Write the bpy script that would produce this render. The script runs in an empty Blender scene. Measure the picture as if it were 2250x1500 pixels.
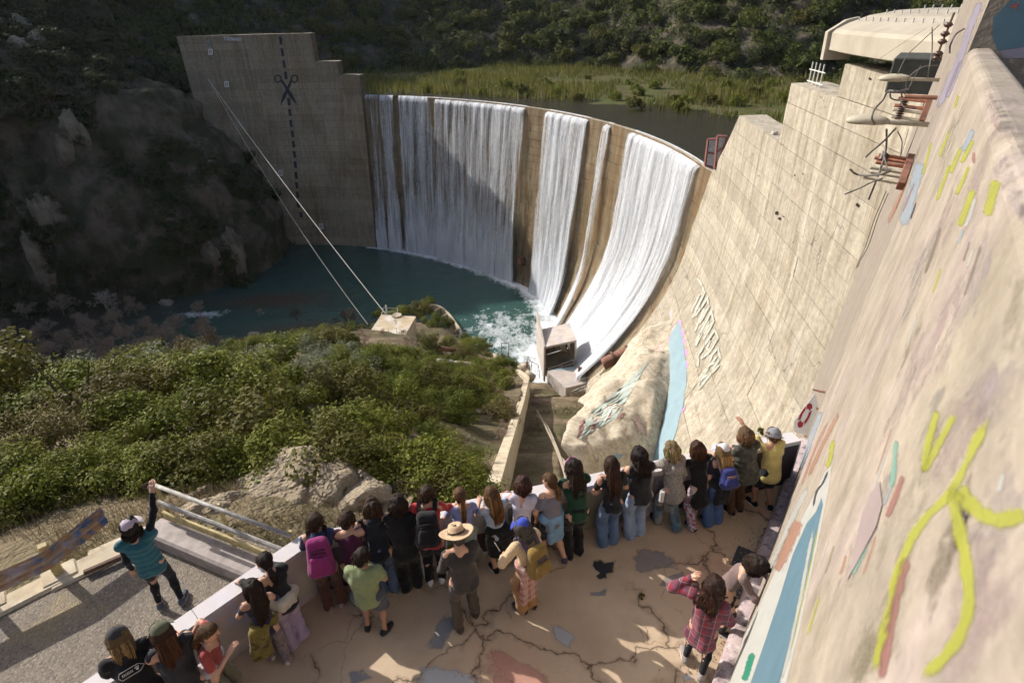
import bpy, math, random
import numpy as np
from mathutils import Matrix, Vector
from mathutils.bvhtree import BVHTree
random.seed(7); RNG = np.random.default_rng(7)
scene = bpy.context.scene
COL = scene.collection

# ---------------------------------------------------------------- camera
F = 1250.0; CX, CY = 1125.0, 750.0            # 20 mm lens in photograph pixels
CAMP = np.array([0.0, 0.0, 6.8])              # the platform lies at z = 0
def _basis():
    d = np.array([(1180-CX)/F, -(2915-CY)/F, 1.0]); d /= np.linalg.norm(d)
    Z = -d; f = np.array([0, 0, 1.0]); Y = f-f.dot(Z)*Z; Y /= np.linalg.norm(Y); X = np.cross(Y, Z)
    if X[0] < 0: X = -X
    return np.array([X, Y, Z])
RC = _basis()
cam_d = bpy.data.cameras.new('camera'); cam = bpy.data.objects.new('camera', cam_d); COL.objects.link(cam)
cam_d.sensor_width = 36; cam_d.lens = 36*F/2250; cam_d.clip_start = 0.05; cam_d.clip_end = 4000
cam.matrix_world = Matrix(((RC[0,0],RC[0,1],-RC[0,2],CAMP[0]),(RC[1,0],RC[1,1],-RC[1,2],CAMP[1]),(RC[2,0],RC[2,1],-RC[2,2],CAMP[2]),(0,0,0,1)))
cam_d.dof.use_dof = True; cam_d.dof.focus_distance = 10.0; cam_d.dof.aperture_fstop = 2.4
scene.camera = cam

# ---------------------------------------------------------------- light
SUN_AZ = math.radians(122); SUN_EL = math.radians(32.5)     # shadows run towards SUN_AZ, clockwise from +Y
TOSUN = np.array([-math.sin(SUN_AZ)*math.cos(SUN_EL), -math.cos(SUN_AZ)*math.cos(SUN_EL), math.sin(SUN_EL)])
world = bpy.data.worlds.new('World'); scene.world = world; world.use_nodes = True
nt = world.node_tree; bg = nt.nodes['Background']
sky = nt.nodes.new('ShaderNodeTexSky'); sky.sky_type = 'NISHITA'; sky.sun_disc = False
sky.sun_elevation = SUN_EL; sky.sun_rotation = math.atan2(TOSUN[0], TOSUN[1]); sky.altitude = 300; sky.dust_density = 5.0; sky.air_density = 0.8
nt.links.new(sky.outputs[0], bg.inputs[0]); bg.inputs[1].default_value = 0.14
sun_d = bpy.data.lights.new('sun', 'SUN'); sun_d.energy = 5.0; sun_d.angle = math.radians(0.53); sun_d.color = (1.0, 0.95, 0.88)
sun = bpy.data.objects.new('sun', sun_d); COL.objects.link(sun)
sun.rotation_euler = Vector(TOSUN).to_track_quat('Z', 'Y').to_euler()
scene.view_settings.view_transform = 'Standard'; scene.view_settings.look = 'None'
scene.view_settings.exposure = 0.25; scene.view_settings.gamma = 1
scene.cycles.use_denoising = True
scene.cycles.max_bounces = 4; scene.cycles.diffuse_bounces = 2; scene.cycles.glossy_bounces = 2; scene.cycles.transparent_max_bounces = 8
scene.cycles.use_adaptive_sampling = True; scene.cycles.adaptive_threshold = 0.04
scene.cycles.caustics_reflective = False; scene.cycles.caustics_refractive = False

# ---------------------------------------------------------------- helpers
def ray(px, py): return RC@np.array([(px-CX)/F, -(py-CY)/F, 1.0])
def atz(px, py, z):
    d = ray(px, py); return CAMP+d*((z-CAMP[2])/d[2])
def atdist(px, py, D):
    d = ray(px, py); return CAMP+d*(D/math.hypot(d[0], d[1]))
def atplane(px, py, p0, n):
    d = ray(px, py); return CAMP+d*(np.dot(np.asarray(p0)-CAMP, n)/np.dot(d, n))
def proj(P):
    c = RC.T@(np.asarray(P, float)-CAMP); return CX+F*c[0]/c[2], CY-F*c[1]/c[2]
def tag(o, label=None, cat=None, group=None, kind=None):
    if label: o['label'] = label
    if cat: o['category'] = cat
    if group: o['group'] = group
    if kind: o['kind'] = kind
    return o
def empty(name, loc=(0,0,0), rz=0, **k):
    o = bpy.data.objects.new(name, None); COL.objects.link(o); o.location = loc; o.rotation_euler = (0,0,rz); o.empty_display_size = .2
    return tag(o, **k)
def mesh(name, V, Fc, mats=None, smooth=False, uv=None, col=None, mi=None):
    me = bpy.data.meshes.new(name)
    V = np.asarray(V, np.float32).reshape(-1, 3)
    if isinstance(Fc, np.ndarray) and Fc.ndim == 2:
        n, k = Fc.shape
        me.vertices.add(len(V)); me.vertices.foreach_set('co', V.ravel())
        me.loops.add(n*k); me.loops.foreach_set('vertex_index', Fc.astype(np.int32).ravel())
        me.polygons.add(n); me.polygons.foreach_set('loop_start', np.arange(0, n*k, k, dtype=np.int32))
        me.polygons.foreach_set('loop_total', np.full(n, k, np.int32))
        me.update(calc_edges=True)
    else:
        me.from_pydata([tuple(map(float, v)) for v in V], [], [tuple(map(int, f)) for f in Fc]); me.update()
    if mats is not None:
        for m in (mats if isinstance(mats, (list, tuple)) else [mats]): me.materials.append(m)
    if mi is not None: me.polygons.foreach_set('material_index', np.asarray(mi, np.int32))
    if smooth: me.polygons.foreach_set('use_smooth', np.ones(len(me.polygons), bool))
    if uv is not None:
        l = me.uv_layers.new(name='UVMap'); vi = np.empty(len(me.loops), np.int32); me.loops.foreach_get('vertex_index', vi)
        l.data.foreach_set('uv', np.asarray(uv, np.float32)[vi].ravel())
    if col is not None:
        a = me.color_attributes.new('Col', 'FLOAT_COLOR', 'POINT'); c = np.asarray(col, np.float32)
        if c.ndim == 1: c = np.stack([c, c, c, np.ones_like(c)], 1)
        a.data.foreach_set('color', c.ravel())
    me.validate() if False else None
    return me
def link(name, me, parent=None, loc=None, rz=0, **k):
    o = bpy.data.objects.new(name, me); COL.objects.link(o)
    if parent is not None: o.parent = parent
    if loc is not None: o.location = loc
    if rz: o.rotation_euler = (0,0,rz)
    return tag(o, **k)
def obj(name, V, Fc, mat, parent=None, smooth=False, uv=None, col=None, loc=None, rz=0, mi=None, **k):
    return link(name, mesh(name, V, Fc, mat, smooth, uv, col, mi), parent, loc, rz, **k)
class MB:
    """collects shapes for one mesh"""
    def __init__(s): s.V = []; s.F = []
    def add(s, V, Fc):
        b = len(s.V); s.V += [tuple(v) for v in V]; s.F += [tuple(int(i)+b for i in f) for f in Fc]; return s
    def box(s, c, size, rz=0, bev=0, M=None):
        hx, hy, hz = [v/2 for v in size]
        if bev <= 0:
            V = [(x*hx, y*hy, z*hz) for z in (-1,1) for y in (-1,1) for x in (-1,1)]
            Fc = [(0,2,3,1),(4,5,7,6),(0,1,5,4),(2,6,7,3),(0,4,6,2),(1,3,7,5)]
        else:
            b = min(bev, hx*.9, hy*.9, hz*.9); V = []; idx = {}
            for sx in (-1,1):
                for sy in (-1,1):
                    for sz in (-1,1):
                        for ax in range(3):
                            p = [sx*(hx-b), sy*(hy-b), sz*(hz-b)]; p[ax] = (sx*hx, sy*hy, sz*hz)[ax]
                            idx[(sx,sy,sz,ax)] = len(V); V.append(tuple(p))
            g = lambda *a: idx[a]; Fc = []
            for t in (-1,1):
                Fc += [[g(t,-1,-1,0),g(t,1,-1,0),g(t,1,1,0),g(t,-1,1,0)][::t],[g(-1,t,-1,1),g(-1,t,1,1),g(1,t,1,1),g(1,t,-1,1)][::t],[g(-1,-1,t,2),g(1,-1,t,2),g(1,1,t,2),g(-1,1,t,2)][::t]]
            for a in (-1,1):
                for e in (-1,1):
                    Fc += [[g(a,e,-1,0),g(a,e,-1,1),g(a,e,1,1),g(a,e,1,0)],[g(a,-1,e,0),g(a,-1,e,2),g(a,1,e,2),g(a,1,e,0)],[g(-1,a,e,1),g(-1,a,e,2),g(1,a,e,2),g(1,a,e,1)]]
                    for d in (-1,1): Fc.append([g(a,e,d,0),g(a,e,d,1),g(a,e,d,2)])
        cr, sr = math.cos(rz), math.sin(rz)
        if M is not None: V = [tuple(np.asarray(M)@np.array(v)+np.array(c)) for v in V]
        else: V = [(x*cr-y*sr+c[0], x*sr+y*cr+c[1], z+c[2]) for x,y,z in V]
        return s.add(V, Fc)
    def tube(s, pts, r, n=8, caps=True): return s.add(*tube_vf(pts, r, n, caps))
    def prism(s, poly, z0, z1):
        n = len(poly); V = [(p[0],p[1],z0) for p in poly]+[(p[0],p[1],z1) for p in poly]
        return s.add(V, [tuple(range(n))[::-1], tuple(range(n,2*n))]+[(i,(i+1)%n,n+(i+1)%n,n+i) for i in range(n)])
    def build(s, name, mat, parent=None, smooth=False, **k): return obj(name, s.V, s.F, mat, parent, smooth, **k)
def tube_vf(pts, r, n=8, caps=True):
    P = np.asarray(pts, float); m = len(P); r = np.full(m, r) if np.isscalar(r) else np.asarray(r, float)
    T = np.gradient(P, axis=0); T /= np.linalg.norm(T, axis=1)[:,None]+1e-12
    t = T[0]; u = np.array([t[1], -t[0], 0.0])
    if u.dot(u) < 1e-6: u = np.array([0.0, t[2], -t[1]])
    u /= math.sqrt(u.dot(u)); UV = np.empty((m,2,3))
    for i in range(m):
        t = T[i]; u = u-t*u.dot(t); u = u/(math.sqrt(u.dot(u))+1e-12); UV[i,0] = u; UV[i,1] = (t[1]*u[2]-t[2]*u[1], t[2]*u[0]-t[0]*u[2], t[0]*u[1]-t[1]*u[0])
    an = np.arange(n)*2*math.pi/n; cs = np.stack([np.cos(an), np.sin(an)], 1)
    V = (P[:,None,:]+r[:,None,None]*np.einsum('kc,icd->ikd', cs, UV)).reshape(-1,3).tolist()
    Fc = [(i*n+j, i*n+(j+1)%n, (i+1)*n+(j+1)%n, (i+1)*n+j) for i in range(m-1) for j in range(n)]
    if caps: Fc += [tuple(range(n))[::-1], tuple(range((m-1)*n, m*n))]
    return V, Fc
def grid_faces(nu, nv):
    i = np.arange(nu-1)[:,None]; j = np.arange(nv-1)[None,:]; a = (i*nv+j).ravel()
    return np.stack([a, a+nv, a+nv+1, a+1], 1)
def catmull(pts, n=8):
    P = np.asarray(pts, float); Q = np.vstack([2*P[0]-P[1], P, 2*P[-1]-P[-2]]); out = []
    for i in range(1, len(Q)-2):
        for t in np.linspace(0, 1, n, endpoint=False):
            a, b, c, d = Q[i-1:i+3]
            out.append(.5*((2*b)+(c-a)*t+(2*a-5*b+4*c-d)*t*t+(3*b-a-3*c+d)*t**3))
    out.append(P[-1]); return np.array(out)
# value noise (vectorised), 3-D
_PERM = np.random.default_rng(3).random((64,64,64)).astype(np.float32)
def vnoise(P):
    P = np.asarray(P, float); i = np.floor(P).astype(int); f = P-i; f = f*f*(3-2*f); o = 0
    for dx in (0,1):
        for dy in (0,1):
            for dz in (0,1):
                w = (f[...,0] if dx else 1-f[...,0])*(f[...,1] if dy else 1-f[...,1])*(f[...,2] if dz else 1-f[...,2])
                o = o+w*_PERM[(i[...,0]+dx)&63,(i[...,1]+dy)&63,(i[...,2]+dz)&63]
    return o*2-1
def fbm(P, oct=4, gain=.5):
    P = np.asarray(P, float); o = 0; a = 1
    for k in range(oct): o = o+a*vnoise(P*2**k+k*17.3); a *= gain
    return o
def ridged(P, oct=4):
    P = np.asarray(P, float); o = 0; a = 1
    for k in range(oct): o = o+a*(1-2*np.abs(vnoise(P*2**k+k*11.7))); a *= .5
    return o

# ---------------------------------------------------------------- materials
MATS = {}
def srgb(h):
    h = h.lstrip('#'); c = [int(h[i:i+2],16)/255 for i in (0,2,4)]
    return tuple(((v+.055)/1.055)**2.4 if v > .04045 else v/12.92 for v in c)
class N:
    """small node-graph helper"""
    def __init__(s, name):
        s.m = bpy.data.materials.new(name); s.m.use_nodes = True; s.t = s.m.node_tree; s.b = s.t.nodes['Principled BSDF']; s.out = s.t.nodes['Material Output']
        s.tc = None
    def n(s, typ, **k):
        x = s.t.nodes.new(typ)
        for a, v in k.items(): setattr(x, a, v)
        return x
    def l(s, a, b): s.t.links.new(a, b)
    def co(s, kind='Object', scale=(1,1,1), loc=(0,0,0)):
        if s.tc is None: s.tc = s.n('ShaderNodeTexCoord')
        mp = s.n('ShaderNodeMapping'); mp.inputs['Scale'].default_value = scale; mp.inputs['Location'].default_value = loc
        s.l(s.tc.outputs[kind], mp.inputs[0]); return mp.outputs[0]
    def geo(s, scale=(1,1,1)):
        g = s.n('ShaderNodeNewGeometry'); mp = s.n('ShaderNodeMapping'); mp.inputs['Scale'].default_value = scale; s.l(g.outputs['Position'], mp.inputs[0]); return mp.outputs[0]
    def noise(s, co, scale=1, detail=4, rough=.55, dist=0):
        x = s.n('ShaderNodeTexNoise'); x.inputs['Scale'].default_value = scale; x.inputs['Detail'].default_value = min(detail, 4); x.inputs['Roughness'].default_value = rough; x.inputs['Distortion'].default_value = dist
        s.l(co, x.inputs['Vector']); return x.outputs['Fac']
    def ramp(s, fac, stops):
        r = s.n('ShaderNodeValToRGB'); e = r.color_ramp.elements
        while len(e) < len(stops): e.new(.5)
        for q, (p, c) in zip(e, stops): q.position = p; q.color = (*c, 1) if len(c) == 3 else c
        s.l(fac, r.inputs[0]); return r.outputs[0]
    def mix(s, fac, a, b, mode='MIX'):
        x = s.n('ShaderNodeMix', data_type='RGBA', blend_type=mode)
        for i, v in ((0,fac),(6,a),(7,b)):
            if isinstance(v, (int,float)): x.inputs[i].default_value = v
            elif isinstance(v, tuple): x.inputs[i].default_value = (*v[:3], 1)
            else: s.l(v, x.inputs[i])
        return x.outputs[2]
    def math(s, op, a, b=0.0, clamp=False):
        x = s.n('ShaderNodeMath', operation=op, use_clamp=clamp)
        for i, v in ((0,a),(1,b)):
            if isinstance(v, (int,float)): x.inputs[i].default_value = v
            else: s.l(v, x.inputs[i])
        return x.outputs[0]
    def bump(s, h, strength=.4, dist=.02, prev=None):
        x = s.n('ShaderNodeBump'); x.inputs['Strength'].default_value = strength; x.inputs['Distance'].default_value = dist; s.l(h, x.inputs['Height'])
        if prev is not None: s.l(prev, x.inputs['Normal'])
        s.l(x.outputs[0], s.b.inputs['Normal']); return x.outputs[0]
    def set(s, color=None, rough=None, spec=None, metal=None, alpha=None):
        for nm, v in (('Base Color',color),('Roughness',rough),('Specular IOR Level',spec),('Metallic',metal),('Alpha',alpha)):
            if v is None: continue
            if isinstance(v, tuple): s.b.inputs[nm].default_value = (*v[:3], 1)
            elif isinstance(v, (int,float)): s.b.inputs[nm].default_value = v
            else: s.l(v, s.b.inputs[nm])
        return s
B01 = [(.0,(0,0,0)),(1,(1,1,1))]
def stop(a, b): return [(a,(0,0,0)),(b,(1,1,1))]
def mat_plain(name, c, rough=.7, spec=.3, var=.18, scale=12, bump=.25, bd=.004, metal=0):
    if name in MATS: return MATS[name]
    g = N(name); co = g.co('Object'); n1 = g.noise(co, scale, 5); d = tuple(v*(1-var) for v in c); e = tuple(min(1,v*(1+var)) for v in c)
    g.set(g.ramp(n1, [(.3,d),(.7,e)]), rough, spec, metal)
    if bump: g.bump(g.noise(co, scale*4, 4), bump, bd)
    MATS[name] = g.m; return g.m
def mat_concrete(name, c1, c2, stain=(.12,.09,.06), stain_amt=.5, streak=(.35,.35,.035), scale=.5, crack=0.0, bump=.35, light=None, geo=True, vscale=.25, fine=0):
    if name in MATS: return MATS[name]
    g = N(name); P = (lambda sc: g.geo(sc)) if geo else (lambda sc: g.co('Object', sc))
    base = g.ramp(g.noise(P((1,1,1)), scale, 6, .6), [(.3,c1),(.7,c2)])
    st = g.ramp(g.noise(P(streak), 1.6, 5, .62, .3), stop(.48,.72))
    base = g.mix(g.math('MULTIPLY', st, stain_amt), base, stain)
    if light:
        lt = g.ramp(g.noise(P(tuple(v*1.7 for v in streak)), 1.3, 6, .65, .2), stop(.52,.75)); base = g.mix(g.math('MULTIPLY', lt, .7), base, light)
    if fine:
        fs = g.ramp(g.noise(P((1.5,1.5,.10)), 1.0, 6, .7, .3), stop(.46,.62)); base = g.mix(g.math('MULTIPLY', fs, fine), base, tuple(min(1,v*1.35) for v in c2))
        fd = g.ramp(g.noise(P((1.9,1.9,.07)), 1.0, 6, .7, .2), stop(.54,.68)); base = g.mix(g.math('MULTIPLY', fd, fine), base, tuple(v*.62 for v in stain))
        mo = g.ramp(g.noise(P((1,1,1)), 2.2, 8, .8), [(.3,(.62,.62,.62)),(.7,(1.15,1.15,1.15))]); base = g.mix(.85, base, mo, 'MULTIPLY')
    oi = g.n('ShaderNodeObjectInfo'); tint = g.math('ADD', g.math('MULTIPLY', oi.outputs['Random'], .22), .89)
    cc = g.n('ShaderNodeCombineColor'); [g.l(tint, cc.inputs[i]) for i in range(3)]
    base = g.mix(1.0, base, cc.outputs[0], 'MULTIPLY')
    if crack:
        v = g.n('ShaderNodeTexVoronoi', feature='DISTANCE_TO_EDGE'); v.inputs['Scale'].default_value = vscale
        nz = g.n('ShaderNodeTexNoise'); nz.inputs['Scale'].default_value = 1.3; nz.inputs['Detail'].default_value = 5; pp = P((1,1,1)); g.l(pp, nz.inputs['Vector'])
        vm = g.n('ShaderNodeVectorMath', operation='MULTIPLY_ADD'); vm.inputs[1].default_value = (.9,.9,.9); g.l(nz.outputs['Color'], vm.inputs[0]); g.l(pp, vm.inputs[2]); g.l(vm.outputs[0], v.inputs['Vector'])
        ck = g.ramp(v.outputs['Distance'], [(0,(1,1,1)),(crack,(0,0,0))]); msk = g.ramp(g.noise(P((1,1,1)), .25, 3), stop(.54,.62))
        ck = g.math('MULTIPLY', ck, msk); base = g.mix(g.math('MULTIPLY', ck, .8), base, (.05,.04,.03))
    g.set(base, .88, .25); g.bump(g.noise(P((1,1,1)), 5, 8, .65), bump, .05); MATS[name] = g.m; return g.m
def mat_paint(name, c, wear=.35, alpha=True, scale=3.0, rough=.6, soft=False):
    """flat sprayed or rolled paint; worn through to what lies below by transparency"""
    if name in MATS: return MATS[name]
    g = N(name); P = g.geo(); n1 = g.noise(P, scale*.6, 4); g.set(g.ramp(n1, [(.3,tuple(v*.86 for v in c)),(.7,c)]), rough, .3)
    if soft:
        at = g.n('ShaderNodeAttribute'); at.attribute_name = 'Col'; sp = g.n('ShaderNodeSeparateColor'); g.l(at.outputs['Color'], sp.inputs[0])
        v = g.math('ADD', g.math('MULTIPLY', g.math('SUBTRACT', g.noise(P, scale, 8, .75), .5), 2.0), sp.outputs[0]); g.set(alpha=g.math('MULTIPLY', g.ramp(v, [(.12+wear*.5,(0,0,0)),(.62+wear*.5,(1,1,1))]), 1.0-wear*.55))
    elif alpha and wear > 0:
        a = g.ramp(g.noise(P, scale, 8, .7), stop(max(0,wear-.18), wear+.1)); g.set(alpha=a)
    MATS[name] = g.m; return g.m
# ================================================================ arch dam
AC = np.array([-66.05, 75.63]); R0 = 91.43            # arch centre and radius fitted from the crest
NOTCH = -11.2; POOL = -52.0
def face_r(z, th=-7.0):
    """radius of the downstream face: slight batter, flaring to a wide foot towards the near abutment"""
    z = np.asarray(z, float); d = np.clip(NOTCH-z, 0, 60); zf = np.interp(th, [-7,0,17,27,35,45], [-18,-20,-28,-40,-50,-70])
    return R0-.095*d-.0183*np.clip(zf-z, 0, 24)**2
TH_S = -7.0                                            # past this angle the face runs straight into the abutment
_er = np.array([math.cos(math.radians(TH_S)), math.sin(math.radians(TH_S))]); _et = np.array([_er[1], -_er[0]])
def P_face(th, z, off=0.0):
    th = np.asarray(th, float); r = face_r(z, th)-off; tc = np.maximum(th, TH_S); ex = np.radians(tc-th)*R0
    return np.stack([AC[0]+r*np.cos(np.radians(tc))+ex*_et[0], AC[1]+r*np.sin(np.radians(tc))+ex*_et[1], np.asarray(z, float)+0*r+0*ex], -1)
def rad_of(P):
    v = np.asarray(P)[..., :2]-AC; t = v@_et; return np.where((t > 0) & (v@_er > 0), v@_er, np.hypot(v[...,0], v[...,1]))
def th_of(P):
    v = np.asarray(P)[..., :2]-AC; t = v@_et; return np.where((t > 0) & (v@_er > 0), TH_S, np.degrees(np.arctan2(v[...,1], v[...,0])))
def px2face(px, py, off=0.0):
    d = ray(px, py)
    def f(t): Q = CAMP+t[:,None]*d; return rad_of(Q)-face_r(Q[:,2], th_of(Q))+off
    lo, hi = 8.0, 260.0
    for _ in range(3):
        ts = np.linspace(lo, hi, 500); v = f(ts); k = np.nonzero((v[:-1] < 0) & (v[1:] >= 0))[0]
        if len(k) == 0: break
        lo, hi = ts[k[-1]], ts[k[-1]+1]
    return CAMP+d*lo
def thz(P): return math.degrees(math.atan2(P[1]-AC[1], P[0]-AC[0])), P[2]
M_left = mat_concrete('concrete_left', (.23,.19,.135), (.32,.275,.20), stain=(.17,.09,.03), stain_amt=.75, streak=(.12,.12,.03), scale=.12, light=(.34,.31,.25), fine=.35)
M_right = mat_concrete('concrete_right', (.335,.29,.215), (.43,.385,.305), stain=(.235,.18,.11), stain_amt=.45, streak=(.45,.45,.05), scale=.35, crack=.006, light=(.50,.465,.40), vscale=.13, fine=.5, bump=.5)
def mat_spill():
    g = N('concrete_spillway'); P = g.geo()
    base = g.ramp(g.noise(P, .3, 5), [(.3,(.15,.115,.065)),(.7,(.26,.21,.13))])
    s1 = g.ramp(g.noise(g.geo((.8,.8,.04)), 1.2, 5, .6), stop(.42,.6)); base = g.mix(g.math('MULTIPLY', s1, .75), base, (.15,.075,.022))
    s2 = g.ramp(g.noise(g.geo((.9,.9,.05)), 1.0, 4, .6, .4), stop(.55,.68)); base = g.mix(g.math('MULTIPLY', s2, .85), base, (.055,.05,.02))
    s3 = g.ramp(g.noise(g.geo((1.4,1.4,.05)), 1.0, 4), stop(.62,.75)); base = g.mix(s3, base, (.02,.016,.01))
    g.set(base, .5, .5); g.bump(g.noise(P, 4, 6), .4, .05); return g.m
M_spill = mat_spill()
M_core = mat_plain('concrete_joint', (.16,.12,.075), .95, .1, .3, 1.0, 0)
dam = empty('arch_dam', (AC[0], AC[1], POOL), label='tall curved concrete arch dam with stepped crest and water spilling over', cat='dam')
def ch(o, par=dam):                       # parent keeping world placement (no rotation on parents here)
    o.parent = par; o.location = Vector(o.location)-par.location; return o
LIFT = 1.6
def course(th0, th1, ztop, zbot, mat, rec=0.0, cols=1, jit=.03, slope=None):
    zs = [ztop]; z = NOTCH+LIFT*math.floor((ztop-NOTCH)/LIFT-.35)
    while z > zbot+.3: zs.append(z); z -= LIFT
    zs.append(zbot)
    for zi, (za, zb) in enumerate(zip(zs, zs[1:])):
        ced = np.linspace(th0, th1, cols+1)
        if cols > 1: ced[1:-1] += RNG.uniform(-.5,.5)*0
        for t0, t1 in zip(ced, ced[1:]):
            nu = max(3, int(abs(t1-t0)/2.0)+2); nv = 3; g = .022; gt = math.degrees(.008/85); dr = RNG.uniform(-jit, jit)+rec
            tt = np.linspace(t0+gt, t1-gt, nu); zz = np.linspace(zb+g, za-g*(zi>0), nv)
            T, Z = np.meshgrid(tt, zz, indexing='ij')
            if slope: T = th0+(T-th0)/(th1-th0)*(slope(Z)-th0)
            Fp = P_face(T, Z, -dr).reshape(-1,3)
            # skirt: front grid plus a ring turned back into the joint
            ring = [(i,0) for i in range(nu)]+[(nu-1,j) for j in range(1,nv)]+[(i,nv-1) for i in range(nu-2,-1,-1)]+[(0,j) for j in range(nv-2,0,-1)]
            Bk = np.array([P_face(T[i,j], Z[i,j], -dr-.22) for i,j in ring]); n0 = len(Fp)
            Fc = [tuple(f) for f in grid_faces(nu, nv)]; m = len(ring)
            Fc += [(ring[q][0]*nv+ring[q][1], ring[(q+1)%m][0]*nv+ring[(q+1)%m][1], n0+(q+1)%m, n0+q) for q in range(m)]
            o = obj('concrete_lift', np.vstack([Fp,Bk])-np.array([*AC,POOL]), Fc, mat, dam)
def core(th0, th1, ztop, zbot, rec=0.0, thick=2.6, mat=None, name='dam_core', slope=None):
    nu = max(3, int((th1-th0)/2)+2); tt = np.linspace(th0, th1, nu); zz = np.linspace(zbot, ztop-.03, 12)
    T, Z = np.meshgrid(tt, zz, indexing='ij')
    if slope: T = th0+(T-th0)/(th1-th0)*(slope(Z)-th0)
    Fp = P_face(T, Z, -.16-rec).reshape(-1,3)
    bk = P_face(T, T*0, -thick).reshape(-1,3); bk[:,2] = Z.ravel()
    nv = 12; n0 = len(Fp); Fc = [tuple(f) for f in grid_faces(nu, nv)]+[tuple(f[::-1]+n0) for f in grid_faces(nu, nv)]
    Fc += [(i*nv+nv-1, (i+1)*nv+nv-1, n0+(i+1)*nv+nv-1, n0+i*nv+nv-1) for i in range(nu-1)]
    for i in (0, nu-1): Fc += [(i*nv+j, i*nv+j+1, n0+i*nv+j+1, n0+i*nv+j) for j in range(nv-1)]
    obj(name, np.vstack([Fp,bk])-np.array([*AC,POOL]), Fc, mat or M_core, dam)
    # crest slab that forms the walking surface of this step
    nu = max(4, int((th1-th0)/1.2)+2); tt = np.linspace(th0, th1, nu); V = []
    for t in tt:
        for o_, z_ in ((.03+rec,ztop-.35),(.03+rec,ztop-.06),(.14+rec,ztop+.02),(thick+.1,ztop+.05),(thick+.1,ztop-.5)):
            p = P_face(t, 0.0, -o_); V.append((p[0]-AC[0], p[1]-AC[1], z_-POOL+.05*vnoise(np.array([p[0]*.7, p[1]*.7, z_]))))
    obj('crest_slab', V, [tuple(f) for f in grid_faces(nu,5)]+[tuple(range(5)),tuple(range(5*(nu-1),5*nu))[::-1]], M_left if th0 > 40 else M_right, dam)
TH_SPL, TH_SPR = 72.1, -2.4
for (a, b, zt) in ((79.6, 101.0, 3.4), (75.7, 79.6, -3.1), (72.1, 75.7, -6.3)):
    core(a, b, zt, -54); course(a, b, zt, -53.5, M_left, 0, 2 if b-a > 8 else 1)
def thy(y): return TH_S-math.degrees((64.48-y)/.9925/R0)      # straight part: y to angle
sl = lambda z: np.interp(z, [-60,-20,NOTCH,-3.1], [-1.0,-1.0,-2.6,-7.6])
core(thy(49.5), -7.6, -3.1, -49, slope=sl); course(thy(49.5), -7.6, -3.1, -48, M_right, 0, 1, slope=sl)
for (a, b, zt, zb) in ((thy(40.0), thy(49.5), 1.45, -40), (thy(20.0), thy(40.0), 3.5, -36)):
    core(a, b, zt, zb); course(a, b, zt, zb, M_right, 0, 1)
# spillway bays: recessed a little beside the left block, crest at the notch
for a, b in zip(np.linspace(TH_SPR, TH_SPL, 7), np.linspace(TH_SPR, TH_SPL, 7)[1:]):
    rec = 1.3 if a > 58 else .25
    core(a, b, NOTCH, -54, rec, 2.8, M_spill); course(a, b, NOTCH, -53.5, M_spill, rec, 1, .06)
# rubble on the third step on the right, as seen beside the flashboards
M_rub = mat_plain('rubble', (.50,.45,.36), .9, .2, .3, 3, .5, .03)
for k in range(10):
    t = RNG.uniform(thy(50),thy(54)); r_ = RNG.uniform(.5,2.0); s_ = RNG.uniform(.15,.4); mb = MB()
    mb.box((0,0,0),(s_*1.5,s_,s_*.7),RNG.uniform(0,3),s_*.2)
    o = mb.build('concrete_rubble', M_rub); q = P_face(t, 0.0, -r_); o.location = (q[0], q[1], -3.1+s_*.3)
    tag(o, 'broken concrete lump lying on the third crest step beside the spillway', 'rubble', 'concrete rubble on the dam step')
# handrail on the second step
M_wht = mat_plain('paint_white_steel', (.72,.70,.63), .5, .4, .15, 20, .1)
TR = thy(48.2); rail = empty('crest_railing', P_face(TR, 1.45, -1.0), label='short white steel railing on the second crest step of the dam', cat='railing')
def onP(P, par): return np.asarray(P)-np.array(par.location)
for i in range(4):
    p = P_face(TR-i*.5, 1.45, -.9); q = p+np.array([0,0,1.6]); MB().tube([onP(p,rail)-np.array([0,0,.2]), onP(q,rail)], .045, 6).build('post', M_wht, rail)
for dz in (.25, 1.05):
    a, b = P_face(TR+.25, 1.45, -.9), P_face(TR-1.8, 1.45, -.9); MB().tube([onP(a,rail)+np.array([0,0,dz]), onP(b,rail)+np.array([0,0,dz])], .04, 6).build('rail', M_wht, rail)
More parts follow.
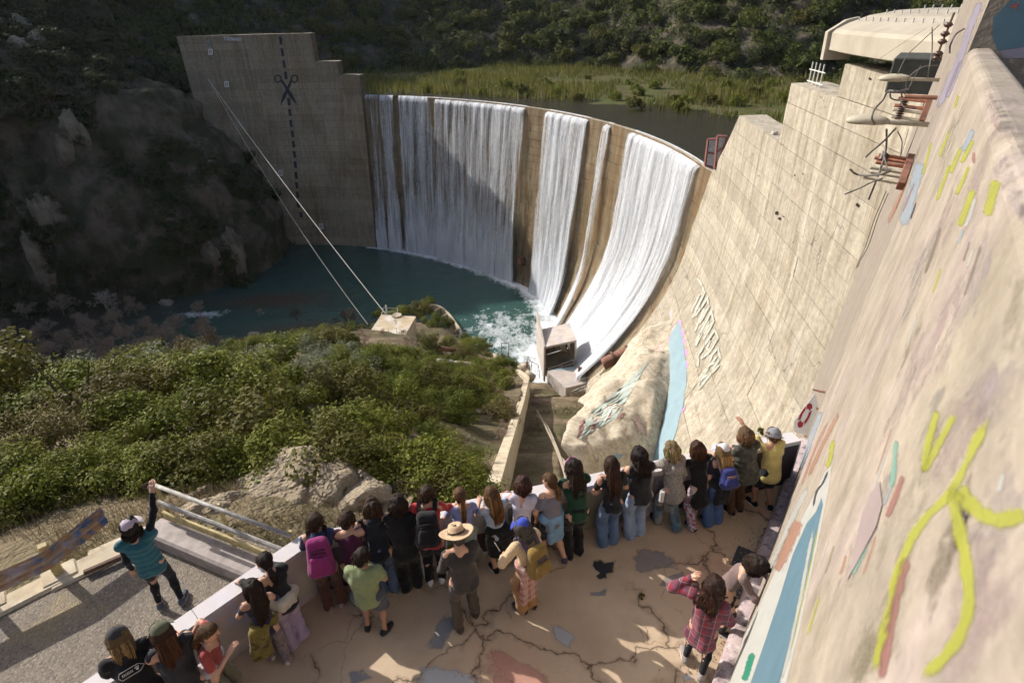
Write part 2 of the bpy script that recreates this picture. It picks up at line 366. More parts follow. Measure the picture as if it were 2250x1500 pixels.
# steel flashboard panels at the right end of the spillway
M_redsteel = mat_plain('steel_red', (.30,.13,.11), .65, .4, .25, 4, .3)
M_pale = mat_plain('steel_pale', (.55,.56,.55), .55, .4, .2, 3, .2)
for i, (pxs, lab) in enumerate(((((1549,363),(1575,372),(1581,305),(1556,306)),'left red framed steel gate leaf at the end of the spillway crest'),(((1570,372),(1584,345),(1598,300),(1577,298)),'right red framed steel gate leaf against the stepped dam end'))):
    r = empty('gate_leaf', atdist(*pxs[0], 77-3*i), label=lab, cat='gate leaf', group='steel gate leaves at the spillway end')
    Q = [atdist(*p, 77-3*i)-np.array(r.location) for p in pxs]; nrm = np.cross(Q[1]-Q[0], Q[3]-Q[0]); nrm /= np.linalg.norm(nrm); nrm = nrm if nrm[1] < 0 else -nrm
    MB().add([q-nrm*.05 for q in Q]+[q+nrm*.02 for q in Q], [(0,1,2,3),(4,7,6,5),(0,4,5,1),(1,5,6,2),(2,6,7,3),(3,7,4,0)]).build('plate', M_pale, r)
    for a, b in ((0,1),(1,2),(2,3),(3,0)): MB().tube([Q[a]+nrm*.06, Q[b]+nrm*.06], .16, 4).build('frame_bar', M_redsteel, r)
    m0, m1 = (Q[0]+Q[3])/2, (Q[1]+Q[2])/2; MB().tube([m0+nrm*.08, m1+nrm*.08], .1, 4).build('stiffener', M_redsteel, r)

# ---- painted marks on the left block
M_dash = mat_paint('paint_dark_blue', (.030,.034,.045), .30, scale=.5)
def paint_px(name, polys, mat, parent, off=.06, sc=None):
    """polygons given as photograph points are laid on the dam face, a few centimetres proud"""
    V = []; Fc = []
    for pl in polys:
        b = len(V); V += [px2face(*p, off)-np.array(parent.location) for p in pl]; Fc.append(tuple(range(b, b+len(pl))))
    return obj(name, V, Fc, mat, parent)
Z2 = lambda x, y: (380+x/2.884, 40+y/2.884)
cut = empty('painted_cut_line', px2face(*Z2(735,760)), label='dark painted dashed line running down the left dam block', cat='painted line')
for x, y0, y1 in ((682,117,168),(693,192,242),(704,267,317),(715,340,388),(735,508,553),(741,577,620),(748,645,690),(757,711,755),(764,778,820),(770,843,885),(776,908,950),(781,975,1020),(785,1040,1080),(790,1100,1140),(794,1163,1200),(812,1230,1262)):
    s_ = 5*(y1-y0)/50
    paint_px('dash', [[Z2(x-10-s_*.5,y0),Z2(x+8-s_*.5,y0),Z2(x+10+s_*.5,y1),Z2(x-8+s_*.5,y1)]], M_dash, cut)
sci = empty('painted_scissors', px2face(*Z2(727,450)), label='huge pair of scissors painted in dark paint on the dam', cat='mural')
for nm, (cx, cy), tip, sh in (('scissor_blade',(665,385),(791,556),(690,398)),('scissor_blade',(770,385),(680,556),(748,400))):
    ring = []
    for k in range(20):
        a0, a1 = k*math.pi/10, (k+1)*math.pi/10
        ring.append([Z2(cx+24*math.cos(a0),cy+27*math.sin(a0)),Z2(cx+24*math.cos(a1),cy+27*math.sin(a1)),Z2(cx+15*math.cos(a1),cy+18*math.sin(a1)),Z2(cx+15*math.cos(a0),cy+18*math.sin(a0))])
    dx, dy = tip[0]-sh[0], tip[1]-sh[1]; L = math.hypot(dx,dy); nx, ny = -dy/L, dx/L
    at = lambda t, w: Z2(sh[0]+dx*t+nx*w, sh[1]+dy*t+ny*w)
    ring.append([at(-.04,7),at(.32,9),at(.32,-9),at(-.04,-7)]); ring.append([at(.32,9),at(.62,13),at(1,1),at(.62,-11),at(.32,-9)])
    paint_px(nm, ring, M_dash, sci, .06 if cx < 700 else .09)
# square survey targets
M_tw = mat_plain('target_white', (.62,.60,.56), .6, .3, .1, 2, 0); M_tr = mat_plain('target_dark', (.06,.03,.03), .6, .3, .1, 2, 0)
for i, (x, y, lab) in enumerate(((238,214,'white survey target with dark ring at the top left of the dam'),(340,419,'white survey target with dark ring left of the painted scissors'),(681,981,'white survey target beside the lower dashes of the painted line'),(939,1319,'lowest white survey target near the foot of the left block'))):
    r = empty('survey_target', px2face(*Z2(x,y)), label=lab, cat='survey target', group='survey targets on the left block')
    s_ = 15; sk = -3
    paint_px('plate', [[Z2(x-s_,y-18),Z2(x+s_-2,y-19),Z2(x+s_,y+18),Z2(x-s_+2,y+19)]], M_tw, r, .08)
    seg = []
    for q in range(4):
        for k in range(4):
            a0, a1 = math.pi/2*q+.12+k*.333, math.pi/2*q+.12+(k+1)*.333
            seg.append([Z2(x+9*math.cos(a0),y+10*math.sin(a0)),Z2(x+9*math.cos(a1),y+10*math.sin(a1)),Z2(x+4.5*math.cos(a1),y+5*math.sin(a1)),Z2(x+4.5*math.cos(a0),y+5*math.sin(a0))])
    paint_px('ring', seg, M_tr, r, .12)
# lettering on the top lift
M_gw = mat_paint('paint_white', (.62,.64,.68), .22, scale=1.0)
def text_on(name, body, pA, pB, hpx_pt, mat, **k):
    """flat lettering whose baseline runs from pA to pB and whose height reaches hpx_pt (world points)"""
    c = bpy.data.curves.new(name, 'FONT'); c.body = body; c.size = 1; c.extrude = .004; c.offset = .03; c.materials.append(mat)
    o = bpy.data.objects.new(name, c); COL.objects.link(o)
    bpy.context.view_layer.update(); w = max(o.dimensions.x, .1); h = .72
    X = (np.asarray(pB)-pA)/w; Yv = (np.asarray(hpx_pt)-pA)/h; Zv = np.cross(X, Yv); Zv /= np.linalg.norm(Zv)
    me = bpy.data.meshes.new_from_object(o.evaluated_get(bpy.context.evaluated_depsgraph_get())); bpy.data.objects.remove(o); o = link(name, me)
    o.matrix_world = Matrix(((X[0],Yv[0],Zv[0],pA[0]),(X[1],Yv[1],Zv[1],pA[1]),(X[2],Yv[2],Zv[2],pA[2]),(0,0,0,1))); return tag(o, **k)
text_on('graffiti_lettering', 'TOOMANY', px2face(*Z2(322,139),.1), px2face(*Z2(442,131),.1), px2face(*Z2(321,118),.1), M_gw, label='white TOOMANY lettering along the top edge of the left dam block', cat='graffiti')
M_gb = mat_paint('paint_pale_blue', (.20,.25,.27), .42, scale=1.0)
gl = empty('graffiti_tag', px2face(*Z2(240,180)), label='pale vertical graffiti scrawl around the topmost survey target', cat='graffiti')
for (x, y, w, h_) in ((217,140,10,14),(232,150,9,14),(228,172,12,12),(243,195,6,8),(240,245,9,12),(246,262,8,8)):
    paint_px('stroke', [[Z2(x-w,y-h_),Z2(x-w+6,y-h_),Z2(x+w,y+h_),Z2(x+w-6,y+h_)],[Z2(x+w-5,y-h_),Z2(x+w,y-h_),Z2(x-w+5,y+h_),Z2(x-w,y+h_)]], M_gb, gl)
# ---- paint on the right face: blue band, letters
M_blue = mat_paint('paint_sky_blue', (.25,.355,.40), .16, scale=1.2); M_mag = mat_paint('paint_orchid', (.58,.28,.52), .30, scale=1.2)
Z7 = lambda x, y: (1300+x/3, 560+y/3)
bb = empty('painted_blue_band', px2face(1485,830), label='sky blue painted band with orchid edge along the foot of the dam face', cat='painted band')
Lf = [(570,440),(525,520),(508,580),(512,700),(515,760),(515,850),(502,930),(482,1020),(465,1130),(440,1180),(410,1290),(395,1350),(385,1420)]
Rt = [(580,450),(592,510),(602,570),(618,690),(626,760),(622,850),(614,900),(603,990),(575,1080),(562,1150),(545,1200),(490,1330),(470,1420)]
Ls = catmull([(x,y,0) for x,y in Lf], 3); Rs = catmull([(x,y,0) for x,y in Rt], 3)
jx = RNG.uniform(-3,3,len(Rs)); paint_px('band', [[Z7(Ls[i][0],Ls[i][1]),Z7(Rs[i][0]+jx[i],Rs[i][1]),Z7(Rs[i+1][0]+jx[i+1],Rs[i+1][1]),Z7(Ls[i+1][0],Ls[i+1][1])] for i in range(len(Ls)-1)], M_blue, bb, .07)
for _q in ([[Z7(x-7,y-24),Z7(x+9,y-20),Z7(x+11,y+22),Z7(x-5,y+26)] for x, y in ((580,450),(598,510),(606,570),(620,640),(624,720),(512,560),(516,720),(519,770))]+[[Z7(585,1030),Z7(620,990),Z7(612,1020),Z7(572,1060)]]): paint_px('edge_paint', [_q], M_mag, bb, .05)
M_fl = mat_paint('paint_fleck', (.62,.50,.52), .45, scale=9); paint_px('fleck_patch', [[Z7(500,400),Z7(530,350),Z7(552,430),Z7(556,470),Z7(520,520)]], M_fl, bb, .045)
ML1 = mat_paint('paint_letter_pale', (.54,.52,.44), .40, scale=1.5); ML2 = mat_paint('paint_letter_shade', (.37,.37,.30), .46, scale=1.5)
Z3 = lambda x, y: (1440+x/3.75, 600+y/3.75)
lt = empty('graffiti_piece', px2face(*Z3(430,500)), label='faded pale green and white graffiti letters running down the sunlit dam face', cat='graffiti')
def strokes(ls, w, Zf):
    out = []
    for pl in ls:
        for a, b in zip(pl, pl[1:]):
            dx, dy = b[0]-a[0], b[1]-a[1]; L = math.hypot(dx,dy)+1e-6; nx, ny = -dy/L*w/2, dx/L*w/2; ex, ey = dx/L*w*.35, dy/L*w*.35
            out.append([Zf(a[0]+nx-ex,a[1]+ny-ey),Zf(b[0]+nx+ex,b[1]+ny+ey),Zf(b[0]-nx+ex,b[1]-ny+ey),Zf(a[0]-nx-ex,a[1]-ny-ey)])
    return out
LET = [[(345,45),(375,80)],[(375,85),(405,160),(330,300)],[(395,180),(310,360)],[(360,180),(300,310)],
  [(428,200),(440,275),(345,420)],[(428,205),(330,350)],[(400,300),(340,440),(325,475)],[(440,280),(365,410)],
  [(462,310),(478,395),(440,470),(400,540)],[(462,315),(335,560)],[(440,400),(380,500),(335,590)],[(478,400),(430,440),(405,500)],
  [(490,460),(515,530),(470,610),(440,650)],[(490,465),(355,670),(350,760)],[(450,560),(420,620),(455,640),(400,690)],[(440,650),(380,700)],
  [(515,610),(535,700),(470,790)],[(515,615),(470,670),(440,740)],[(500,690),(460,750),(490,740)],[(455,745),(365,860),(355,950)],[(520,760),(440,850),(360,950)],[(430,790),(375,880),(420,840)]]
paint_px('letter_shadow', strokes(LET, 24, Z3), ML2, lt, .05); paint_px('letter_stroke', strokes(LET, 13, Z3), ML1, lt, .08)
# holes and rust marks pitted in the right face
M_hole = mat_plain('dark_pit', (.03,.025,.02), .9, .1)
pits = empty('face_pits', px2face(1708,470), label='dark pits and rusty holes scattered in the sunlit dam face', cat='pits')
for x, y, r_ in ((1706,468,5),(1713,480,3.5),(1722,476,2),(1884,450,4),(1746,385,2),(1764,382,2),(1911,173,3),(1955,183,3),(1831,150,3),(1472,712,4)):
    a = np.linspace(0, 6.283, 8)[:-1]; paint_px('pit', [[(x+r_*math.cos(t)*random.uniform(.7,1.2), y+r_*math.sin(t)*random.uniform(.7,1.2)) for t in a]], M_hole, pits, .05)

# ================================================================ falling water
def mat_fall(name, dens, seed):
    g = N(name); uvn = g.n('ShaderNodeUVMap'); 
    def cc(sx, sy, ox=0):
        mp = g.n('ShaderNodeMapping'); mp.inputs['Scale'].default_value = (sx, sy, 1); mp.inputs['Location'].default_value = (seed*3.1+ox, seed*1.7, 0); g.l(uvn.outputs[0], mp.inputs[0]); return mp.outputs[0]
    a = g.noise(cc(.75,.035), 1.0, 3, .5, .15); b = g.noise(cc(4.2,.12,5), 1.0, 5, .62, .35); c = g.noise(cc(7.0,1.3,9), 1.0, 3, .6, .6)
    s_ = g.math('ADD', g.math('ADD', g.math('MULTIPLY', a, .9), g.math('MULTIPLY', b, .75)), g.math('MULTIPLY', c, .35))
    at = g.n('ShaderNodeAttribute'); at.attribute_name = 'Col'; sep = g.n('ShaderNodeSeparateColor'); g.l(at.outputs['Color'], sep.inputs[0])
    s_ = g.math('ADD', s_, g.math('MULTIPLY', sep.outputs[0], .55))
    al = g.ramp(g.math('MULTIPLY', s_, .5), stop(.62-dens*.22, .80-dens*.22))
    g.set((.84,.87,.91), .35, .5, alpha=al); g.b.inputs['Subsurface Weight'].default_value = .0
    tr = g.n('ShaderNodeBsdfTranslucent'); tr.inputs[0].default_value = (.85,.88,.92,1)
    g.bump(g.math('ADD', b, c), .9, .25)
    ms = g.n('ShaderNodeMixShader'); ms.inputs[0].default_value = .28; tp = g.n('ShaderNodeBsdfTransparent'); ms2 = g.n('ShaderNodeMixShader')
    g.b.inputs['Alpha'].default_value = 1
    for lk in list(g.t.links):
        if lk.to_socket == g.b.inputs['Alpha']: g.t.links.remove(lk)
    g.l(g.b.outputs[0], ms.inputs[1]); g.l(tr.outputs[0], ms.inputs[2]); g.l(al, ms2.inputs[0]); g.l(tp.outputs[0], ms2.inputs[1]); g.l(ms.outputs[0], ms2.inputs[2]); g.l(ms2.outputs[0], g.out.inputs[0])
    return g.m
def th_at(px, py): P = atz(px, py, NOTCH); return math.degrees(math.atan2(P[1]-AC[1], P[0]-AC[0]))
def fall(px0, px1, y0, y1, dens, seed, name, shrink=.0, off0=.3):
    t0, t1 = th_at(px0, y0), th_at(px1, y1)
    if t0 < t1: t0, t1 = t1, t0
    nu = max(6, int((t0-t1)/.35)); nv = 40
    for lay in range(2):
        tt = np.linspace(t0, t1, nu); vv = np.linspace(0, 1, nv); T, Vv = np.meshgrid(tt, vv, indexing='ij')
        foot = POOL+.05+np.interp(T, [-3,0,6,12,20,26], [8,6,3.5,1.5,.2,0]); Z = NOTCH+.12-(NOTCH+.12-foot)*Vv**1.1
        edge = np.minimum((T-t1)/(t0-t1), (t0-T)/(t0-t1)); wob = .35*vnoise(np.stack([T*3, Z*.12, T*0+seed+lay*5], -1))
        Tm = (t0+t1)/2; T2 = Tm+(T-Tm)*(1-shrink*Vv)+.12*vnoise(np.stack([Z*.4, T*.0+seed, T*2], -1))*(edge < .12)
        rec = np.where(T2 > 58, -1.0, -.1)
        off = rec+off0+lay*.38+.8*np.sin(np.clip(Vv*1.6,0,1.57))+wob*(.4+Vv); off = np.where(Vv < .03, rec*0-.9+(Vv/.03)*(off+.9), off)
        Pp = P_face(T2, Z, off)
        uv = np.stack([np.radians(T)*R0, Z], -1).reshape(-1,2)
        col = np.clip(.15+.85*np.clip((Vv-.55)/.45,0,1)**1.5+.5*np.clip(1-Vv/.05,0,1), 0, 1)*np.clip(edge*14+.15,0,1); col = col-.35*np.clip(.04-edge,0,1)/.04
        obj(name, Pp.reshape(-1,3), grid_faces(nu,nv), mat_fall('falling_water', dens+(.0,-.20)[lay], seed+lay*9), None, True, uv, col.ravel(), kind='structure')
fall(792, 824, 211, 212, .42, 1, 'waterfall'); fall(822, 862, 212, 212, .64, 2, 'waterfall')
fall(867, 1036, 212, 221, .70, 3, 'waterfall'); fall(1028, 1112, 221, 230, .74, 4, 'waterfall'); fall(1100, 1158, 230, 235, .72, 5, 'waterfall', .06)
fall(1202, 1297, 242, 260, .88, 6, 'waterfall', .0); fall(1328, 1346, 270, 273, .75, 7, 'waterfall', -.3)
fall(1380, 1541, 287, 362, .98, 8, 'waterfall', -.03)
# ================================================================ terrain
def mat_rock(name, c1, c2, green, gamt):
    g = N(name); P = g.geo()
    base = g.ramp(g.noise(P, .35, 8, .65), [(.3,c1),(.68,c2)])
    st = g.ramp(g.noise(g.geo((.5,.5,.12)), .9, 6, .6), stop(.5,.62)); base = g.mix(g.math('MULTIPLY', st, .55), base, tuple(v*.45 for v in c1))
    gm = g.ramp(g.noise(P, .16, 6, .6), stop(.42,.58)); base = g.mix(g.math('MULTIPLY', gm, gamt), base, green)
    g.set(base, .95, .15); h = g.noise(P, 1.4, 10, .7); g.bump(h, .8, .5); return g.m
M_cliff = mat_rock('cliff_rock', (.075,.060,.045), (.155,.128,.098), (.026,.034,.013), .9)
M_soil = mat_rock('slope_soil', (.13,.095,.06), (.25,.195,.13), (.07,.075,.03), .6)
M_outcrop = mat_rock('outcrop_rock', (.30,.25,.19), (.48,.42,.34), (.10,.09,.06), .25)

# ---- canyon wall: runs from downstream along the far bank, past the dam, round the reservoir
BASE = np.array([(-360,11,-52),(-251,66,-52),(-186,101,-52),(-140,116,-52),(-112.5,121,-52),(-92,125,-52),(-76.5,130,-52),(-66.7,142,-52),(-64.5,153,-52),(-66,162,-51),(-77,169,-32),(-87,177,-14),(-84,192,-11.5),(-70,212,-11.5),(-48,228,-11.5),(-20,236,-11.5),(8,236,-11.5),(32,220,-11.5),(52,196,-11.5),(68,178,-11.5),(90,166,-11.5),(140,140,-11.5),(210,110,-11.5),(330,60,-11.5)], float)
TS = math.tan(SUN_EL)
# ridge line: these points lie on the edge of the shadow the ridge casts (falls, pool, near bank)
SHB = np.array([atz(0,805,-46),atz(600,775,-50),atz(860,660,POOL),px2face(1112,610),px2face(1030,430),px2face(945,262),(-24,166,-9),(-30,200,-10.5),(-25,232,-8)], float)
_su = SHB[:,:2]@np.array([-math.cos(SUN_AZ),math.sin(SUN_AZ)]); _sa = SHB[:,:2]@np.array([-math.sin(SUN_AZ),-math.cos(SUN_AZ)]); _sw = SHB[:,2]-TS*_sa; _so = np.argsort(_su)
def wcap(u): return np.interp(u, _su[_so], _sw[_so])
bl = catmull(BASE, 14); seg = np.r_[0, np.cumsum(np.linalg.norm(np.diff(bl[:,:2], axis=0), axis=1))]
uu = np.arange(0, seg[-1], 2.2); bp = np.stack([np.interp(uu, seg, bl[:,k]) for k in range(3)], 1)
tn = np.gradient(bp[:,:2], axis=0); ker = np.ones(13)/13
tn = np.stack([np.convolve(np.pad(tn[:,k],6,'edge'), ker, 'valid') for k in (0,1)], 1); tn /= np.linalg.norm(tn, axis=1)[:,None]; nm = np.stack([-tn[:,1], tn[:,0]], 1)
ss = np.r_[-6, -3, np.linspace(0, 34, 34), np.linspace(35.5, 90, 30), np.linspace(95, 330, 30)]
U, S = np.meshgrid(np.arange(len(uu)), ss, indexing='ij')
up = np.clip((bp[:,2]+52)/38.0, 0, 1)[U]                       # 0 downstream, 1 upstream
prof_d = np.interp(S, [-6,0,4,12,25,45,75,120,200,330], [-5,0,10,27,50,70,88,110,130,140])
prof_u = np.interp(S, [-6,0,6,40,90,160,330], [-3,0,3.5,27,62,105,170])
wr = np.interp(uu, uu[[0,-1]], [0,1])                           # along
Zh = bp[U,2]+prof_d*(1-up)+prof_u*up
X = bp[U,0]+nm[U,0]*S; Y = bp[U,1]+nm[U,1]*S
uax = -math.cos(SUN_AZ)*X+math.sin(SUN_AZ)*Y; aax = -math.sin(SUN_AZ)*X-math.cos(SUN_AZ)*Y
Zh = np.where((up < .98) | (X < -30), np.minimum(Zh, np.maximum(wcap(uax)+TS*aax, -45+S*.35)), Zh)
Pn = np.stack([X,Y,Zh], -1)
amp = np.clip(S/6, 0, 1)*(1-.45*up)
crag = ridged(Pn*np.array([.05,.05,.022]), 4)*3.4+fbm(Pn*.22, 4)*1.2+ridged(Pn*np.array([.16,.16,.05]),3)*1.5
X = X-nm[U,0]*crag*amp; Y = Y-nm[U,1]*crag*amp; Zh = Zh+crag*amp*.35+fbm(Pn*.3,3)*.5*amp
CLV = np.stack([X,Y,Zh], -1).reshape(-1,3); CLF = grid_faces(len(uu), len(ss))[:, ::-1]
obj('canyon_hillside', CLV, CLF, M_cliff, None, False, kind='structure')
cliff_bvh = BVHTree.FromPolygons(CLV.tolist(), CLF.tolist())

# ---- near bank below the platform
F0 = ([7,8.2,14,24,50,80,92,98,104,150],[-3.2,-4,-9,-15,-27.5,-38.5,-42.5,-47,-53.5,-55]); F1 = ([8.5,14,24,50,80,95,102,150],[-.9,-4,-9.5,-25,-40.5,-48,-53,-55])
YE = ([-160,-80,-45,-30,-21,-14,-9,-4,0,40],[87,92,98,106,112,109,101,94,92,92])
WALLPX = [(1074,777),(1115,799),(1158,833),(1145,887),(1128,938),(1106,1005),(1085,1073),(1060,1150)]
def gz(x, y):
    x = np.asarray(x, float); y = np.asarray(y, float); sh = np.interp(x, *YE)-102; k = np.clip((y-20)/60, 0, 1); yy = y-sh*k
    a = np.interp(yy, *F0); b = np.interp(yy, *F1); t = np.clip((x+15)/15, 0, 1); t = t*t*(3-2*t); z_ = b+(a-b)*t; w_ = np.clip(1.6*np.exp(-(((x+22)/9)**2+((y-89)/9)**2)), 0, 1); return z_*(1-w_)-49.3*w_
def on_ground(px, py):
    d = ray(px, py); t = np.linspace(2, 240, 4000); P = CAMP+t[:,None]*d; g = P[:,2]-gz(P[:,0], P[:,1]); i = np.argmax(g < 0); return P[i]
WL = np.array([on_ground(*p) for p in WALLPX])                 # foot line of the retaining wall, far to near
def wallx(y):
    o = np.argsort(WL[:,1]); return np.interp(y, WL[o,1], WL[o,0])
def damx(y, z):
    r = face_r(z, -5.0); ys = AC[1]+r*_er[1]; return np.where(np.asarray(y) > ys, AC[0]+np.sqrt(np.maximum(r*r-(y-AC[1])**2, 1)), AC[0]+r*_er[0]+(ys-y)*_et[0]/-_et[1])
_jp = np.array([px2face(*p) for p in ((1478,700),(1471,745),(1472,800),(1470,850),(1462,890),(1450,940),(1440,985),(1428,1030))]); _jp = _jp[np.argsort(_jp[:,1])]
_ZJ = (np.r_[8,_jp[0,1]-12,_jp[:,1],_jp[-1,1]+3.5,_jp[-1,1]+8,_jp[-1,1]+16], np.r_[-24,_jp[0,2]-3,_jp[:,2],_jp[-1,2]-6,_jp[-1,2]-15,-54])
GULLY = ([40,50,57,65,70,76,84,92], [0,-29,-33.8,-40.5,-45,-48.5,-51,-54])
def full_z(x, y):
    z = gz(x, y); wx = wallx(y); right = x > wx
    zg = np.minimum(z-2.6, np.interp(y, *GULLY)); zj = np.interp(y, *_ZJ); xd = damx(y, zj)
    xg = wx+np.interp(y, [14,30,45,60,75], [5.0,3.6,4.0,7.5,14]); t = np.clip((x-xg)/np.maximum(xd-xg,1), 0, 1.15)
    rise = np.maximum(zj-zg, 0)*t**.9+np.minimum(zj-zg, 0)*t
    zr = zg+rise; return np.where(right, zr, z), right, t
gx = np.r_[np.arange(-150, -5, .8), np.arange(-5, 7, .22), np.arange(7, 34, .8)]; gy = np.r_[np.arange(7.6, 40, .5), np.arange(40, 120, .8)]
GX, GY = np.meshgrid(gx, gy, indexing='ij'); GZ, right, tt_ = full_z(GX, GY)
nz = fbm(np.stack([GX*.16,GY*.16,GX*0],-1), 5)*.55*np.clip((GY-9)/4,0,1); GZ = GZ+np.where(right, nz*.35, nz)
obj('near_slope', np.stack([GX,GY,GZ],-1).reshape(-1,3), grid_faces(len(gx), len(gy)), M_soil, None, True, kind='structure')

# ---- grouted abutment between the gully and the dam foot (pale sprayed concrete over rock)
M_gun = mat_concrete('sprayed_concrete', (.40,.34,.25), (.52,.46,.36), stain=(.26,.19,.11), stain_amt=.55, streak=(.4,.4,.3), scale=.5, crack=.02, light=(.58,.53,.44), vscale=.35, fine=.4, bump=.8)
ay = np.arange(14, 67, .45); at_ = np.linspace(0, 1.04, 34); V = []
AY, AT = np.meshgrid(ay, at_, indexing='ij'); wxx = wallx(AY); zjj = np.interp(AY, *_ZJ); xdd = damx(AY, zjj); xgg = wxx+np.interp(AY, [14,30,45,60,75], [5.0,3.6,4.0,7.5,14]); zgg = np.minimum(gz(wxx+1, AY)-2.6, np.interp(AY, *GULLY))-.3
edge = vnoise(np.stack([AY*.35, AY*0+3.3, AY*0+1.1], -1)); AX = xgg+edge*(1-AT)+(xdd-xgg)*AT; n3 = lambda f, g_, k_: np.stack([AX*f, AY*g_, AX*0+k_], -1)
up_ = np.maximum(zjj-zgg,0)*AT**.75+np.minimum(zjj-zgg,0)*AT+.35*(1-AT)
lump = .45*ridged(n3(.22,.22,2.),4)+.3*fbm(n3(.7,.7,2.),4)+.5*np.abs(vnoise(n3(.2,.14,7.)))
step_ = np.where(AY < 52, .7*np.clip(np.sin((AY-AX*.5)*.55+1.2*vnoise(n3(.2,.2,4.))),0,1)**6, 0); ridge = 1.1*np.exp(-((AT-.62)/.2)**2)*np.interp(AY, [44,56,70,79], [0,1,1.3,.2])
AZ = zgg+up_+(lump+ridge+step_)*np.clip(AT*5,0,1)*np.clip((1-AT)*7,0,1)-.5*(AT == 0); V = np.stack([AX,AY,AZ],-1).reshape(-1,3)
obj('grouted_abutment', V, grid_faces(len(ay), len(at_)), M_gun, None, True, label='pale lumpy sprayed concrete slope below the dam face', cat='abutment')
ABV = np.array(V); ab_bvh = BVHTree.FromPolygons(ABV.tolist(), grid_faces(len(ay), len(at_)).tolist())
def px_on(bvh, px, py, off=.06):
    d = ray(px, py); d /= np.linalg.norm(d); h = bvh.ray_cast(Vector(CAMP), Vector(d)); 
    return None if h[0] is None else np.array(h[0])+np.array(h[1])*(off if h[1].dot(Vector(d)) < 0 else -off)
# mural on the abutment: teal panel with maroon letter bars and white slashes
Z4 = lambda x, y: (1230+x/4.84, 720+y/4.84)
mur = empty('abutment_mural', atz(1330,900,-30), label='faded teal and maroon mural on the sloping concrete below the dam', cat='mural')
def drape(name, quads, mat, off, nsub=7):
    V = []; Fc = []
    for q in quads:
        q = np.array(q, float); b = len(V); ok = True; n_ = nsub
        for i in range(n_+1):
            for j in range(n_+1):
                u, v = i/n_, j/n_; p = (1-u)*((1-v)*q[0]+v*q[3])+u*((1-v)*q[1]+v*q[2]); h = px_on(ab_bvh, p[0], p[1], off)
                if h is None: ok = False; h = np.zeros(3)
                V.append(h-np.array(mur.location))
        if ok: Fc += [tuple(int(k)+b for k in f) for f in grid_faces(n_+1, n_+1)]
        else: V = V[:b]
    if Fc: obj(name, V, Fc, mat, mur)
MT = mat_paint('paint_teal', (.40,.46,.41), .3, scale=2); MM = mat_paint('paint_maroon', (.30,.16,.15), .36, scale=2); MW = mat_paint('paint_chalk', (.80,.76,.68), .25, scale=2); MPK = mat_paint('paint_pink', (.58,.42,.36), .38, scale=1.5)
drape('panel', [[Z4(200,1190),Z4(600,960),Z4(740,720),Z4(330,900)],[Z4(330,900),Z4(740,720),Z4(940,360),Z4(600,680)]], MT, .05)
drape('letter_bar', [[Z4(x0,y0),Z4(x1,y1),Z4(x1+50,y1-28),Z4(x0+55,y0-24)] for x0,y0,x1,y1 in ((180,1180,215,1000),(330,1090,345,1000),(405,900,700,740),(460,800,720,660),(590,680,850,545),(470,995,510,920),(600,985,650,920))], MM, .09, 4)
drape('slash', [[Z4(270,1066),Z4(540,955),Z4(541,948),Z4(270,1056)],[Z4(330,960),Z4(590,850),Z4(591,842),Z4(330,950)],[Z4(470,1005),Z4(590,800),Z4(596,802),Z4(478,1008)],[Z4(400,920),Z4(600,820),Z4(600,812),Z4(400,912)]], MW, .12, 4)
drape('patch', [[Z4(760,960),Z4(840,940),Z4(930,1150),Z4(860,1120)],[Z4(1010,190),Z4(1110,180),Z4(1100,260),Z4(1010,250)]], MPK, .06, 4)
drape('blue_patch', [[Z4(520,1390),Z4(600,1340),Z4(680,1350),Z4(620,1400)]], M_blue, .08, 4)

# ---- pool and river
def mat_water(name, deep, shallow, foam=(.82,.86,.88), ws=.5, rg_=.10):
    g = N(name); P = g.geo(); at = g.n('ShaderNodeAttribute'); at.attribute_name = 'Col'; sep = g.n('ShaderNodeSeparateColor'); g.l(at.outputs['Color'], sep.inputs[0])
    f1 = g.noise(P, .38, 8, .68, .8); f2 = g.noise(g.geo((1,.45,1)), 1.1, 6, .7, 1.2); fo = g.math('ADD', g.math('MULTIPLY', f1, .55), g.math('MULTIPLY', f2, .45))
    fm = g.ramp(g.math('ADD', fo, g.math('MULTIPLY', sep.outputs[0], .42)), stop(.66,.92))
    base = g.mix(sep.outputs[1], deep, shallow); base = g.mix(fm, base, foam); g.set(base, g.mix(fm, (rg_,rg_,rg_), (.7,.7,.7)), .5)
    w = g.math('ADD', g.noise(P, ws*2.2, 4, .6, .3), g.math('MULTIPLY', g.noise(P, ws*7, 3, .6), .3)); g.bump(w, .45, .35); return g.m
M_pool = mat_water('pool_water', (.032,.082,.070), (.075,.058,.04), rg_=.22)
px_ = np.arange(-195, 30, 1.1); py_ = np.arange(70, 182, 1.1); PX, PY = np.meshgrid(px_, py_, indexing='ij')
rad = np.hypot(PX-AC[0], PY-AC[1]); thp = np.degrees(np.arctan2(PY-AC[1], PX-AC[0])); dd = face_r(POOL, thp)-rad
reach = np.interp(thp, [-20,8,20,32,40,55,66,72,80], [9,14,11,5,4.2,3.6,2.6,1.2,.4])
foam = np.clip(1.25-dd/np.maximum(reach,.2), 0, 1.2)*(thp < 74)*(dd > -8)
plume = np.exp(-((PX+3-.25*(PY-107))/9)**2-((PY-109)/10)**2)*.62+np.exp(-((PX-4)/7)**2-((PY-95)/8)**2)*.85
rap = (np.exp(-((PX+72)/9)**2-((PY-118)/2.6)**2)*.8+np.exp(-((PX+87)/8)**2-((PY-100.5)/2.0)**2)*.7)*np.clip(.75+.9*vnoise(np.stack([PX*.35,PY*.9,PX*0],-1)),0,1)
foam = np.clip(np.maximum(np.maximum(foam, plume), rap), 0, 1.3)
